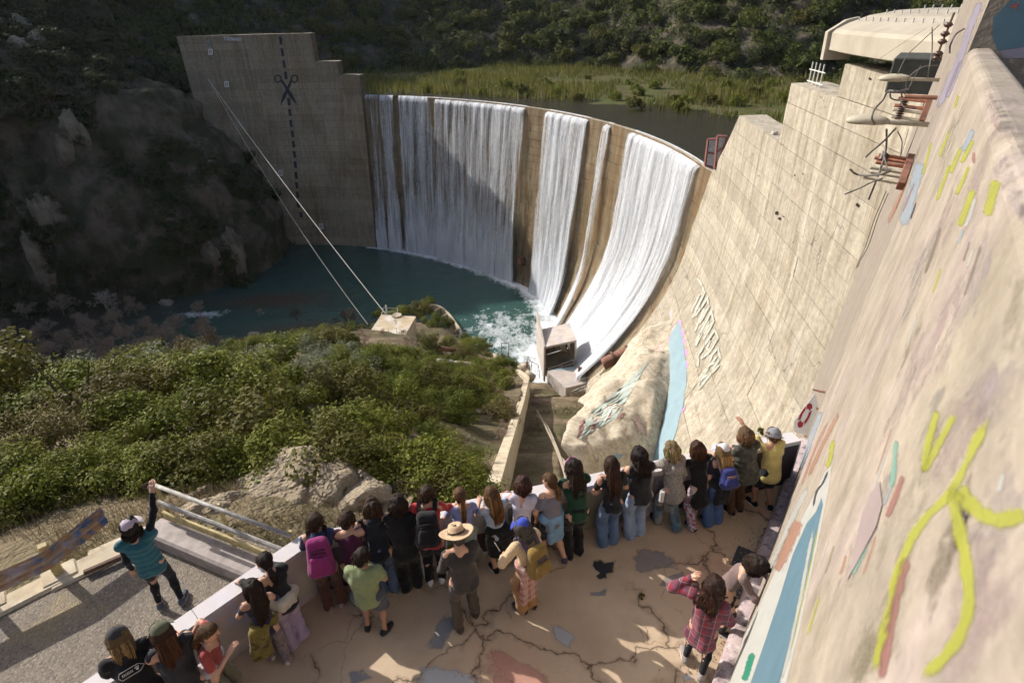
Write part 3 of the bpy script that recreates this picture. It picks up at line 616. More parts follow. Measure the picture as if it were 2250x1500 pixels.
shal = np.clip(np.exp(-((PX+57)/13)**2-((PY-124.5)/4)**2)*1.2+np.exp(-((PX+41.5)/15)**2-((PY-109)/3.5)**2)+np.clip((-68-PX)/27,0,1)*.9, 0, 1)
colr = np.stack([foam, shal, foam*0, foam*0+1], -1).reshape(-1,4)
obj('plunge_pool', np.stack([PX,PY,PX*0+POOL+.06*fbm(np.stack([PX*.4,PY*.4,PX*0],-1),3)],-1).reshape(-1,3), grid_faces(len(px_), len(py_)), M_pool, None, True, None, colr, kind='structure')
# ---- spray where the falls strike the pool: a low band of droplets
M_foam = mat_plain('spray_foam', (.86,.89,.92), .8, .2, .05, 2, 0)
dv = []; df = []
for k in range(5200):
    t = RNG.choice([RNG.uniform(0,24), RNG.uniform(25,33), RNG.uniform(36.5,71)], p=[.55,.25,.2]); w = 1 if t < 34 else .55
    r_ = float(face_r(POOL, t))-.6-abs(RNG.normal(0,1.5*w))-(.7 if t < 34 else 0)+(1.0 if t > 58 else 0); z = POOL+abs(RNG.normal(0,.55*w)); s_ = RNG.uniform(.03,.11)*w
    c = np.array([AC[0]+r_*math.cos(math.radians(t)), AC[1]+r_*math.sin(math.radians(t)), z]); b = len(dv); q = RNG.normal(size=(4,3)); q /= np.linalg.norm(q,axis=1)[:,None]
    dv += [tuple(c+s_*q[i]) for i in range(4)]; df += [(b,b+1,b+2),(b,b+2,b+3),(b,b+3,b+1),(b+1,b+3,b+2)]
obj('water_spray', dv, np.array(df), M_foam, kind='stuff', label='white spray thrown up where the falls strike the pool', cat='spray')

# ---- reservoir
M_resv = mat_water('reservoir_water', (.030,.024,.010), (.06,.05,.02), ws=.8)
tr_ = np.linspace(-36, 112, 160); rr_ = np.linspace(R0+.9, R0+175, 60); T, Rr = np.meshgrid(tr_, rr_, indexing='ij')
Vr = P_face(T, T*0, R0-Rr); Vr[...,2] = NOTCH+.14; Vr = Vr.reshape(-1,3)
obj('reservoir', Vr, grid_faces(160,60)[:, ::-1], M_resv, None, True, None, np.tile([0,0,0,1.0], (len(Vr),1)), kind='structure')
def marsh_r(t): return np.interp(t, [-40,0,10,20,38,50,66,74,90,112], [140,122,116,110,102,97,94.2,94,93.8,93.8])
M_mud = mat_rock('marsh_ground', (.07,.06,.025), (.13,.11,.05), (.07,.09,.02), .8)
Rm = np.linspace(0, 1, 40)[None,:]*(170-(marsh_r(tr_)-R0))[:,None]+marsh_r(tr_)[:,None]; Tm = np.repeat(tr_[:,None], 40, 1)
_q = P_face(Tm, Tm*0, R0-Rm); MX = _q[...,0]; MY = _q[...,1]; Mz = NOTCH+.02+np.clip((Rm-marsh_r(tr_)[:,None])/14,0,1)*.35+.14*fbm(np.stack([MX*.12,MY*.12,MX*0],-1),4)
obj('marsh', np.stack([MX,MY,Mz],-1).reshape(-1,3), grid_faces(160,40)[:, ::-1], M_mud, None, True, kind='structure')
# valley floor far below everything, reaching beyond the hills
obj('ground', [(-2500,-2500,-62),(2500,-2500,-62),(2500,2500,-62),(-2500,2500,-62)], [(0,1,2,3)], M_soil, kind='structure')

# ================================================================ structures in the gorge
M_cw = mat_concrete('concrete_wall', (.44,.37,.26), (.56,.48,.35), stain=(.16,.12,.07), stain_amt=.5, streak=(.8,.8,.12), scale=.7, light=(.62,.58,.5))
M_rust = mat_plain('rusty_pipe', (.24,.12,.085), .8, .3, .45, 3, .5, .03)
M_steel = mat_plain('galvanised_steel', (.50,.49,.46), .5, .5, .2, 9, .15)
M_rust2 = mat_plain('dark_rust', (.13,.075,.05), .8, .3, .4, 8, .4)
# retaining wall of the gully: separate pours, butted end to end
rw = empty('retaining_wall', tuple(WL[3]), label='long angled concrete retaining wall between the thicket and the gully', cat='wall')
for i in range(len(WL)-1):
    a, b = WL[i]+np.array([0,0,.35]), WL[i+1]+np.array([0,0,.35]); d = (b-a)[:2]; L = np.linalg.norm(d); d = d/L; n = np.array([-d[1], d[0], 0])*.32; e = np.array([*d,0])*.01
    a = a+e; b = b-e; dn = np.array([0,0,5.5]); o = np.array(rw.location)
    V = [a-n-o, a+n-o, b+n-o, b-n-o, a-n-dn-o, a+n-dn-o, b+n-dn-o, b-n-dn-o]
    obj('wall_panel', V, [(0,1,2,3),(4,7,6,5),(0,3,7,4),(1,5,6,2),(0,4,5,1),(3,2,6,7)], M_cw, rw)
# ladder frame on the wall end
lad = empty('ladder_frame', tuple(WL[0]+np.array([2.2,-1.0,0])), label='thin dark ladder frame standing on the end of the retaining wall', cat='ladder')
for x in (0, 1.15): MB().tube([(x,0,-3.5),(x,0,2.6)], .06, 6).build('stile', M_rust2, lad)
for z in (-3,-2.4,-1.8,-1.2,-.6,0,.1,2.55): MB().tube([(0,0,z),(1.15,0,z)], .05, 6).build('rung', M_rust2, lad)

# control hut
def slab_px(name, pxs, z, th, mat, par):
    P = [atz(*p, z)-np.array(par.location) for p in pxs]; n = len(P); V = P+[p-np.array([0,0,th]) for p in P]
    return obj(name, V, [tuple(range(n)), tuple(range(n,2*n))[::-1]]+[(i,n+i,n+(i+1)%n,(i+1)%n) for i in range(n)], mat, par)
HR = [(797,752),(877,758),(914,695),(838,691)]; HZ = -43.6
hc = np.mean([atz(*p,HZ) for p in HR], 0); hut = empty('control_hut', (hc[0],hc[1],-50), label='square concrete control hut with flat stained roof beside the pool', cat='hut')
M_roof = mat_concrete('hut_roof', (.40,.32,.21), (.52,.42,.28), stain=(.62,.62,.62), stain_amt=.9, streak=(.25,.25,.25), scale=.6)
slab_px('roof', HR, HZ, .35, M_roof, hut)
cs = [atz(*p,HZ)[:2] for p in HR]; cs = [hc[:2]+(np.array(c)-hc[:2])*.96 for c in cs]
for i in range(4):
    a, b = np.array([*cs[i],0]), np.array([*cs[(i+1)%4],0]); d = (b-a)/np.linalg.norm(b-a); inn = np.array([-d[1],d[0],0])*.25; inn = inn if inn.dot(np.array([*hc[:2],0])-a) > 0 else -inn
    o = np.array([hc[0],hc[1],-50]); a2, b2 = a+d*.01, b-d*.01
    V = [a2,b2,b2+inn,a2+inn]; V = [v+np.array([0,0,-53])-o for v in V]+[v+np.array([0,0,HZ-.36])-o for v in V]
    obj('wall', V, [(0,1,5,4),(1,2,6,5),(2,3,7,6),(3,0,4,7),(0,3,2,1),(4,5,6,7)], M_cw, hut)
# doorway in the right side wall and a leaning slab with letters
o_ = np.array(hut.location); a, b = np.array([*cs[1],0]), np.array([*cs[2],0]); d = (b-a)/np.linalg.norm(b-a); nn = np.array([d[1],-d[0],0])
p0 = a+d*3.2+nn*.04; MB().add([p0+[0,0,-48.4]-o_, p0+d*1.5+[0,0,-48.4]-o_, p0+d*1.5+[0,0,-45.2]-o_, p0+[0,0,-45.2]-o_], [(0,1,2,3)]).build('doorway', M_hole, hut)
p0 = a+d*1.2+nn*1.7; MB().box((p0+d*1.6)-o_+np.array([0,0,-48.2]), (4.4,.3,4.0), math.atan2(d[1],d[0]), .05).build('wing_wall', M_cw, hut)
q0 = p0+nn*.2; text_on('graffiti_lettering', 'ISH', q0+d*2.3+np.array([0,0,-49.3]), q0+d*2.3+np.array([0,0,-46.6]), q0+d*.7+np.array([0,0,-49.3]), M_gw, label='white ISH letters sprayed on the wing wall of the control hut', cat='graffiti')
# roof furniture
cy = atz(872,694,HZ)-o_; MB().add(*tube_vf([cy+[0,0,0],cy+[0,0,.25]], .95, 20)).build('round_hatch', M_cw, hut)
po = atz(850,688,HZ)-o_; MB().tube([po, po+[0,0,1.7]], .17, 10).build('anchor_post', M_steel, hut)
for (x0,y0,x1,y1) in ((836,700,842,676),(842,676,873,677),(873,677,874,690),(842,684,873,685)):
    MB().tube([atz(x0,y0,HZ)-o_ if y0 > 688 else atz(x0,y0,HZ+1)-o_+[0,0,.0], atz(x1,y1,HZ+1)-o_], .04, 5).build('guard_rail', M_steel, hut)
for x0,y0 in ((855,737),(873,737)):
    p = atz(x0,y0,HZ)-o_; MB().tube([p, p+[0,0,1.6]], .035, 5).build('stanchion', M_rust2, hut)
for x0 in (812,830): 
    p = atz(x0,752,HZ)-o_; q = atz(x0+8,738,HZ)-o_; MB().tube([p+[0,0,-.3],p+[-.2,.3,.8],q+[.6,0,.85],q+[1.2,-.9,0]], .04, 5).build('grab_rail', M_rust2, hut)
# curved weir wall and its dark pockets
ww = empty('weir_wall', (-11,104,POOL), label='low curved concrete weir wall with rough buttresses beside the pool', cat='wall')
arc = catmull([atz(*p,-50.4) for p in ((935,668),(965,672),(985,688),(1003,712),(1012,728),(1008,745),(992,762))], 5); oW = np.array(ww.location)
for i in range(len(arc)-1):
    a, b = arc[i], arc[i+1]; d = (b-a)/np.linalg.norm(b-a); n = np.array([-d[1],d[0],0])*.22; V = [v-oW for v in (a-n,a+n,b+n,b-n)]; V += [v-np.array([0,0,3]) for v in V]
    obj('wall_panel', V, [(0,1,2,3),(0,4,5,1),(1,5,6,2),(2,6,7,3),(3,7,4,0)], M_cw, ww)
    if i % 4 == 2:
        nn2 = n/np.linalg.norm(n); nn2 = nn2 if nn2[0] < 0 else -nn2; MB().box(a+nn2*.9-np.array([0,0,.9])-oW, (1.9,.35,1.6), math.atan2(nn2[1],nn2[0])+.2, .06).build('buttress', M_cw, ww)

# valve house (open concrete box) with wing wall, deck, stairs, pipes
gh = empty('valve_house', (4.9,82,-47), label='open concrete valve house painted with murals at the foot of the falls', cat='valve house')
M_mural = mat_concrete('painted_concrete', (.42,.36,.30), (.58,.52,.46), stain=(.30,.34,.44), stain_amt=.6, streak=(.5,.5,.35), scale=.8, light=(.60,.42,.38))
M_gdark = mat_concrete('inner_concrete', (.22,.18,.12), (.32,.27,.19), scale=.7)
def GP(px, py, y): # point on the vertical plane y = const
    p = atplane(px, py, (0,y,0), (0,1,0)); return p
oG = np.array(gh.location)
fy, by = 82.0, 88.0
A = GP(1199,766,fy); Bc = GP(1263,751,fy); Cc = GP(1263,803,fy); Dd = GP(1199,823,fy)   # front opening corners
def slabp(name, P, t, mat, par):                 # quad P extruded along vector t
    V = [p-np.array(par.location) for p in P]+[p+t-np.array(par.location) for p in P]
    return obj(name, V, [(0,1,2,3),(4,7,6,5),(0,4,5,1),(1,5,6,2),(2,6,7,3),(3,7,4,0)], mat, par)
bk = np.array([-.6,by-fy,0]); w_ = np.array([.32,0,0]); h_ = np.array([0,0,.38])
# wing wall on the left, rising to a point at the pool end
slabp('wing_wall', [A-w_*1.02+[0,0,.4], A-w_*1.02+bk*1.35+[0,0,2.9], A-w_*1.02+bk*1.35+[0,0,-5], np.array([A[0]-.326,A[1],Dd[2]-1.4])], np.array([.30,0,0]), M_mural, gh)
slabp('roof', [A, Bc+[.3,0,0], Bc+bk+[.3,0,0], A+bk], h_, M_mural, gh)
slabp('side_wall', [Bc-[0,0,.01], Bc+bk-[0,0,.01], Cc+bk, Cc], np.array([.3,0,0]), M_mural, gh)
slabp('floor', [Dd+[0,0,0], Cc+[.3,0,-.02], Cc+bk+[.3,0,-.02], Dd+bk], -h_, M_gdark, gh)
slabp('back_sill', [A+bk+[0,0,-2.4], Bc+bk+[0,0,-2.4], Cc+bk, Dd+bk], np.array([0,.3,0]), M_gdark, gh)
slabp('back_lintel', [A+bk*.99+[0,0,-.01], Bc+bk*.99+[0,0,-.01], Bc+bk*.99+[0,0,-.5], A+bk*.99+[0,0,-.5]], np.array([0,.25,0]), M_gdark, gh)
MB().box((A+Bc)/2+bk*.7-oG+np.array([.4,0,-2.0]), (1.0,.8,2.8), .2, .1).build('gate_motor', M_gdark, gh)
slabp('broken_slab', [A+bk*.5+[2.6,0,-.4], A+bk*.5+[3.9,0,-1.4], A+bk*.5+[4.3,0,-2.6], A+bk*.5+[3.2,0,-2.2]], np.array([.1,.5,.1]), M_cw, gh)
MB().tube([Dd-oG+[-.02,.1,0], A-oG+[-.02,.1,0]], .12, 6).build('corner_angle', M_rust2, gh)
for z in (.65,1.25): MB().tube([Dd-oG+[.4,-.1,z], Cc-oG+[.2,-.1,z+.15]], .05, 6).build('guard_rail', M_steel, gh)
for f in (.1,.55,.95): MB().tube([Dd+(Cc-Dd)*f-oG+[0,-.1,0], Dd+(Cc-Dd)*f-oG+[0,-.1,1.3]], .05, 6).build('guard_post', M_steel, gh)
# lower deck in front with blue painted edge
dk = [GP(1203,813,80.0), GP(1275,803,80.0), GP(1345,812,77.0), GP(1300,848,71.7), GP(1245,853,71.2)]; dz = float(np.mean([p[2] for p in dk[:2]]))-.3
P5 = [np.array([p[0],p[1],dz]) for p in [atz(1202,815,dz),atz(1290,803,dz),atz(1372,800,dz),atz(1330,832,dz),atz(1243,852,dz)]]
V = [p-oG for p in P5]+[p-oG-np.array([0,0,2.4]) for p in P5]; n = 5
obj('deck', V, [tuple(range(n)), tuple(range(n,2*n))[::-1]]+[(i,n+i,n+(i+1)%n,(i+1)%n) for i in range(n)], M_mural, gh)
V = [atz(*p,dz+.02)-oG for p in ((1204,813),(1292,801),(1325,803),(1240,813))]; obj('blue_edge', V, [(0,1,2,3)], M_blue, gh)
# stairs
st = empty('concrete_stairs', tuple(atz(1250,858,dz-1.8)), label='small concrete stair with steel handrails beside the valve house', cat='stairs')
oS = np.array(st.location); s0, s1 = atz(1250,866,dz-1.7), atz(1342,826,dz+.9); dS = s1-s0; nS = 9; hd = dS[:2]/np.linalg.norm(dS[:2]); pr = np.array([hd[1],-hd[0],0])
for i in range(nS):
    c = s0+dS*(i+.5)/nS-oS; MB().box(c-np.array([0,0,.7]), (np.linalg.norm(dS[:2])/nS*1.02,1.9,1.7), math.atan2(hd[1],hd[0]), .02).build('step', M_cw, st)
for sd in (-.9,.9):
    for z in (.55,1.05): MB().tube([s0-oS+pr*sd+[0,0,z], s1-oS+pr*sd+[0,0,z]], .045, 6).build('handrail', M_wht, st)
    for f in (0,.33,.66,1): MB().tube([s0+dS*f-oS+pr*sd, s0+dS*f-oS+pr*sd+[0,0,1.08]], .045, 6).build('rail_post', M_wht, st)
MB().tube([s1-oS+[-.9,.3,.1], s1-oS+[-.9,.3,1.7], s1-oS+[1.2,.2,1.7], s1-oS+[1.2,.2,.1]], .045, 6).build('landing_rail', M_wht, st)
# outlet pipe from the dam
pp = empty('outlet_pipe', tuple(atz(1380,780,-36.5)), label='large rusty flanged outlet pipe leaving the dam beside the stairs', cat='pipe')
oP = np.array(pp.location); c = catmull([P_face(1.5,-35.5,-2), atz(1415,772,-36.3), atz(1390,773,-36.6), atz(1360,783,-37.2), atz(1325,800,-38.2)], 6)
MB().tube(c-oP, .92, 18).build('pipe', M_rust, pp, True)
for f in (.62,.86):
    i = int(f*(len(c)-1)); d = c[min(i+1,len(c)-1)]-c[i-1]; d /= np.linalg.norm(d); MB().tube([c[i]-oP-d*.14, c[i]-oP+d*.14], 1.22, 18).build('flange', M_rust2, pp)
    for k in range(12):
        a_ = k*math.pi/6; u = np.cross(d,[0,0,1]); u /= np.linalg.norm(u); w = np.cross(d,u); q = c[i]-oP+1.08*(math.cos(a_)*u+math.sin(a_)*w); MB().tube([q-d*.22,q+d*.22], .07, 5).build('flange_bolt', M_rust2, pp)
p2 = empty('old_pipe_stub', tuple(atz(1300,812,dz)), label='short corroded pipe stub lying on the deck below the outlet pipe', cat='pipe')
oP = np.array(p2.location); MB().tube([atz(1272,812,dz+.5)-oP, atz(1300,815,dz+.5)-oP, atz(1345,806,dz+.7)-oP], [.5,.55,.6], 14).build('pipe', M_rust, p2, True)
MB().tube([atz(1270,812,dz+.5)-oP, atz(1274,812,dz+.5)-oP], .62, 14).build('flange', M_rust2, p2)
# pump and valve beside the wing wall
vb = empty('valve_pump', tuple(atz(1155,812,-45)), label='old grey pump and valve wheel left of the valve house', cat='pump'); oV = np.array(vb.location)
MB().tube([atz(1142,812,-45)-oV, atz(1160,806,-45)-oV], .85, 14).build('pump_body', M_cw, vb, True); MB().tube([atz(1155,820,-45)-oV, atz(1172,832,-45.5)-oV], .75, 14).build('pipe', M_cw, vb, True)
MB().tube([atz(1158,812,-45)-oV, atz(1158,812,-45)-oV+[0,0,1.8]], .1, 6).build('valve_stem', M_rust2, vb)
a_ = np.linspace(0,2*math.pi,17); MB().tube([(atz(1158,812,-45)-oV)+np.array([.5*math.cos(t),.5*math.sin(t),1.7]) for t in a_], .06, 6).build('hand_wheel', M_rust2, vb)
pr2 = empty('guard_railing', tuple(atz(1175,800,-45)), label='bent thin railing beside the pump at the falls', cat='railing'); oR = np.array(pr2.location)
for x0,y0 in ((1160,800),(1168,812),(1182,818),(1185,830)): p = atz(x0,y0,-45.5)-oR; MB().tube([p,p+[0,0,1.6]], .05, 5).build('post', M_rust2, pr2)
MB().tube([atz(x0,y0,-45.5)-oR+np.array([0,0,1.55]) for x0,y0 in ((1160,800),(1168,812),(1182,818),(1185,830))], .05, 5).build('rail', M_rust2, pr2)
# old logs, pipe and a broken weir between hut and wall
for i, (a, b, r_, lab) in enumerate((((945,772),(1045,790),.38,'thick rusty pipe lying behind the retaining wall end'),((962,805),(1005,812),.45,'grey weathered timber lying among the bushes near the retaining wall'),((1000,808),(1070,822),.4,'pale concrete beam half buried among bushes near the retaining wall'))):
    Pa, Pb = on_ground(*a), on_ground(*b); Pa = Pa+[0,0,.6]; Pb = Pb+[0,0,.6]; c = catmull([Pa,(Pa+Pb)/2+np.array([0,.3,.15]),Pb], 4)
    o = MB().tube(c, r_*np.linspace(1,.8,len(c)), 9).build('fallen_beam', (M_rust, M_pale, M_cw)[i], None, True); tag(o, lab, 'beam')
# rusty ring bolted to the spillway face between the falls
vr = empty('face_valve', tuple(px2face(1148,572)), label='round dark valve housing bolted to the spillway between two falls', cat='valve'); q = np.array(vr.location)
nF = np.array([AC[0]-q[0], AC[1]-q[1], 0]); nF /= np.linalg.norm(nF); u = np.array([-nF[1],nF[0],0])
MB().tube([nF*-.2,nF*.9], 1.15, 18).build('housing', M_rust2, vr); MB().tube([nF*.6,nF*1.15], .7, 14).build('bonnet', M_rust, vr)
MB().tube([nF*.3+(math.cos(t)*u+math.sin(t)*np.array([0,0,1]))*1.25 for t in np.linspace(0,2*math.pi,21)], .14, 6).build('ring', M_rust2, vr)
# gaging cables across the gorge
cb0 = atz(848,690,HZ+1.5); cb1 = px2face(*Z2(222,385), -.3); 
def sag(a, b, s_, n=24): t = np.linspace(0,1,n); P = a+(b-a)*t[:,None]; P[:,2] -= 4*s_*t*(1-t); return P
M_cable = mat_plain('bright_cable', (.62,.60,.52), .45, .5, .1, 30, 0); M_wire = mat_plain('dark_wire', (.12,.11,.10), .6, .4, .1, 30, 0)
o = MB().tube(sag(cb0, cb1, 1.2), np.interp(np.linspace(0,1,24),[0,.55,1],[.07,.07,.05]), 6).build('cableway', M_cable); tag(o, 'bright thick cable stretched from the hut up to the far canyon wall', 'cable')
o = MB().tube(sag(atz(808,712,-45), cb1+np.array([.5,-.5,-.4]), 3.5), .035, 5).build('guy_wire', M_cable); tag(o, 'thin slack wire running below the bright cable to the bushes', 'cable')
M_dead = mat_plain('dead_branch', (.33,.28,.22), .9, .2, .2, 10, .2)
for i, pl in enumerate((((1160,870),(1185,920),(1205,975),(1215,1030)),((1158,880),(1180,900),(1200,950),(1208,985)))):
    c = catmull([on_ground(*p)+np.array([1.0,0,-2.0]) for p in pl], 4); o = MB().tube(c, .09, 6).build('fallen_pole', M_dead); tag(o, ('longer','shorter')[i]+' thin bleached pole lying in the gully below the retaining wall', 'pole')
# ================================================================ platform, walls and road
GD = ray(2087, 28); GD[2] = 0; GD /= np.linalg.norm(GD); ND = np.array([GD[1], -GD[0], 0])
def nface(z): return -.12+.435*z/6.3
def W(s, z, off=0.0): return GD*s+ND*(nface(z)-off)+np.array([0,0,z])
WP0 = W(0,0); WN = np.cross(GD, np.array([0,0,6.3])+ND*.435); WN /= np.linalg.norm(WN); WN = -WN if WN.dot(ND) > 0 else WN
def pxw(px, py, off=.003): return atplane(px, py, WP0+WN*off, WN)
M_aw = mat_concrete('abutment_wall_concrete', (.265,.225,.18), (.33,.285,.23), stain=(.36,.295,.28), stain_amt=.9, streak=(.8,.8,.35), scale=1.2, light=(.29,.255,.185), bump=.5, fine=.15)
aw = empty('abutment_wall', (0,0,0), label='tall tan concrete wall covered in pastel graffiti along the right side', cat='wall')
def wall_section(s0, s1, zb, zt, thick, name):
    sv = np.linspace(s0, s1, max(2, int((s1-s0)/1.2)+2)); prof = []
    for z in np.linspace(zb, zt-.07, 14): prof.append((nface(z), z))
    for a in np.linspace(.3, 1.57, 5): prof.append((nface(zt)+.07-.07*math.cos(a), zt-.07+.07*math.sin(a)))
    for a in np.linspace(1.57, 2.8, 5): prof.append((nface(zt)+thick-.07-.07*math.cos(a), zt-.07+.07*math.sin(a)))
    prof.append((nface(zt)+thick, zb)); V = [GD*s+ND*n_+np.array([0,0,z]) for s in sv for n_, z in prof]; m = len(prof)
    Fc = [tuple(f) for f in grid_faces(len(sv), m)]+[tuple(range(m)), tuple(range((len(sv)-1)*m, len(sv)*m))[::-1]]
    return obj(name, V, Fc, M_aw, aw)
wall_section(-2.5, 9.6, -8, 6.3, .26, 'wall_panel'); wall_section(9.605, 34.2, -10, 8.6, 1.6, 'wall_panel')
def wpaint(name, polys, mat, off=.003):
    V = []; Fc = []
    for pl in polys:
        b = len(V); V += [pxw(*p, off) for p in pl]; Fc.append(tuple(range(b, b+len(pl))))
    return obj(name, V, Fc, mat, aw)
def wstroke(name, pts, w, mat, off=.003, Zf=lambda x, y: (x, y)):
    P = catmull([(*p,0) for p in pts], 8)[:, :2]; T = np.gradient(P, axis=0); T /= np.linalg.norm(T, axis=1)[:,None]; nn = np.stack([-T[:,1], T[:,0]], 1)
    k = np.linspace(0,1,len(P)); ww = w/2*np.clip(np.minimum(k,1-k)*9+.35, 0, 1)*(1+.12*np.sin(k*37+pts[0][0]))
    cols = np.array([-1.35,-.5,0,.5,1.35]); V = []; cl = []
    for i in range(len(P)):
        for c_ in cols: V.append(pxw(*Zf(*(P[i]+nn[i]*ww[i]*c_)), off)); cl.append((1.0 if abs(c_) < .9 else 0.0)*min(1,k[i]*10+.1,(1-k[i])*10+.1))
    return obj(name, V, grid_faces(len(P),5), mat, aw, False, None, np.array(cl))
Z8 = lambda x, y: (1500+x/2.5, 900+y/2.5); ZF = lambda x, y: (1900+x/3, y/3); Z5 = lambda x, y: (1820+x/2.5, 20+y/2.5)
PY = mat_paint('spray_yellow', (.40,.41,.06), .50, scale=9, soft=True); PB = mat_paint('wall_blue', (.105,.19,.24), .14, scale=9); PWh = mat_paint('wall_white', (.42,.42,.39), .26, scale=12)
PP = mat_paint('wall_pink', (.50,.385,.36), .40, scale=4); PO = mat_paint('wall_salmon', (.38,.21,.145), .38, scale=10, soft=True); PL = mat_paint('wall_lightblue', (.30,.35,.40), .32, scale=10, soft=True)
PM = mat_paint('wall_maroon', (.32,.16,.14), .35, scale=9, soft=True); PT = mat_paint('wall_green', (.20,.36,.29), .30, scale=9, soft=True); PV = mat_paint('wall_violet', (.30,.27,.33), .24, scale=6, soft=True); PK = mat_paint('wall_black', (.04,.04,.045), .4, scale=14, soft=True); PG = mat_paint('wall_deep_green', (.02,.22,.14), .2, scale=9, soft=True); PWs = mat_paint('wall_white_soft', (.42,.42,.39), .26, scale=12, soft=True); PBh = mat_paint('pier_lilac', (.30,.27,.33), .24, scale=6); PMh = mat_paint('pier_red', (.32,.10,.10), .3, scale=6)
wpaint('white_ground', [[Z8(818,300),Z8(800,440),Z8(752,680),Z8(692,960),Z8(642,1200),Z8(568,1500),Z8(255,1500),Z8(335,1250),Z8(425,1060),Z8(505,900),Z8(562,790),Z8(642,620),Z8(722,470),Z8(780,345)]], PWh, .0008)
wpaint('blue_shape', [[Z8(732,560),Z8(762,480),Z8(770,520),Z8(732,700),Z8(692,900),Z8(612,1170),Z8(532,1500),Z8(372,1500),Z8(452,1270),Z8(542,1000),Z8(602,800),Z8(682,620)]], PB, .0015)
for nm_, pts, w, m_ in (('yellow_stroke',[(1700,0),(1600,200),(1490,420),(1300,640),(1190,860),(1130,1100),(1080,1300),(1040,1500)],42,PY),('yellow_stroke',[(1500,10),(1400,200),(1320,350)],34,PY),('yellow_stroke',[(1400,0),(1350,180),(1318,350)],30,PY),
    ('yellow_stroke',[(1488,400),(1500,560),(1550,800),(1570,1000),(1540,1180),(1440,1350),(1290,1490)],58,PY),('yellow_stroke',[(1500,400),(1580,520),(1700,600),(1800,600),(1890,560)],78,PY),('yellow_stroke',[(830,160),(810,260),(790,320)],22,PY),
    ('maroon_stroke',[(1215,350),(1170,470),(1118,595)],24,PM),('maroon_stroke',[(1235,790),(1180,1000),(1130,1250),(1080,1500)],40,PM),('green_stroke',[(1020,690),(980,800),(925,910)],18,PT),('green_stroke',[(1172,160),(1160,300),(1148,430)],20,PT),('grey_dab',[(1765,345),(1745,410),(1730,450)],22,PWs),
    ('salmon_streak',[(640,600),(580,740),(505,890)],46,PO),('salmon_streak',[(860,10),(760,210),(690,370)],16,PO),('salmon_streak',[(800,60),(720,230),(650,420)],9,PO),('lightblue_streak',[(765,0),(700,170),(640,340)],20,PL),('white_streak',[(690,420),(590,620),(480,900)],22,PWs),('black_line',[(800,330),(770,400),(735,450),(715,540)],9,PK),
    ('deep_green_dab',[(385,1330),(360,1420),(335,1490)],26,PG),('white_streak',[(720,640),(660,960),(600,1260),(540,1500)],14,PWs),('yellow_edge',[(745,640),(700,860),(640,1120),(590,1340)],6,PY)):
    wstroke(nm_, pts, w*1.35, m_, .0016, Z8)
wpaint('pink_leaf', [[Z8(1080,390),Z8(1095,520),Z8(1062,640),Z8(962,830),Z8(898,940),Z8(940,770),Z8(980,580),Z8(1030,460)]], mat_paint('wall_pale_pink', (.33,.265,.255), .2, scale=6), .004)
for pts, w, m_, nm_ in (([(865,1180),(840,1290),(800,1430)],60,PY,'yellow_stroke'),([(715,1240),(670,1380),(620,1500)],36,PY,'yellow_stroke'),([(690,1090),(650,1180),(600,1290)],22,PY,'yellow_stroke'),([(560,1080),(520,1200),(470,1330)],20,PY,'yellow_stroke'),([(640,960),(600,1060),(560,1150)],26,PY,'yellow_stroke'),([(720,920),(670,1010),(630,1080)],24,PY,'yellow_stroke'),([(560,860),(520,960),(490,1040)],16,PY,'yellow_stroke'),([(440,930),(410,1050),(380,1160)],14,PY,'yellow_stroke'),([(620,620),(590,720)],14,PY,'yellow_stroke'),([(730,1300),(700,1400),(660,1500)],18,PWs,'white_streak'),
    ([(715,850),(680,930),(640,1000)],30,PL,'lightblue_streak'),([(720,1000),(715,1080)],16,PM,'maroon_stroke'),([(370,1060),(320,1250),(250,1500)],52,PL,'pale_streak'),([(340,1330),(300,1450)],9,PK,'black_line'),([(770,0),(700,170),(620,400),(470,740)],34,PV,'violet_stripe'),([(640,400),(590,520),(540,650)],22,PV,'violet_stripe'),([(290,1150),(230,1300),(150,1480)],18,PO,'salmon_streak'),([(330,1200),(250,1400)],10,PO,'salmon_streak')):
    wstroke(nm_, pts, w*1.3, m_, .0018, ZF)
# broad faded washes of older paint, laid first
def wash(px_, py_, l_, w_, ang, mat, off):
    ca, sa = math.cos(ang), math.sin(ang); V = [pxw(px_, py_, off)]; cl = [.6]; n = 20
    for k in range(n):
        a = 2*math.pi*k/n; jr = 1+.25*math.sin(3*a+px_)+.15*math.sin(7*a+py_)
        for f in (.55,1.0): x = l_*math.cos(a)*f*jr; y = w_*math.sin(a)*f*jr; V.append(pxw(px_+x*ca-y*sa, py_+x*sa+y*ca, off)); cl.append(.5 if f < .9 else 0.0)
    Fc = [(0,1+2*k,1+2*((k+1)%n)) for k in range(n)]+[(1+2*k,2+2*k,2+2*((k+1)%n),1+2*((k+1)%n)) for k in range(n)]
    obj('paint_wash', V, Fc, mat, aw, col=np.array(cl))
wk = [mat_paint('wash_pink', (.40,.31,.295), .55, scale=5, soft=True), mat_paint('wash_lilac', (.37,.315,.32), .55, scale=5, soft=True), mat_paint('wash_cream', (.31,.275,.19), .55, scale=6, soft=True), mat_paint('wash_white', (.30,.285,.26), .55, scale=8, soft=True), mat_paint('wash_brown', (.22,.18,.135), .55, scale=7, soft=True)]
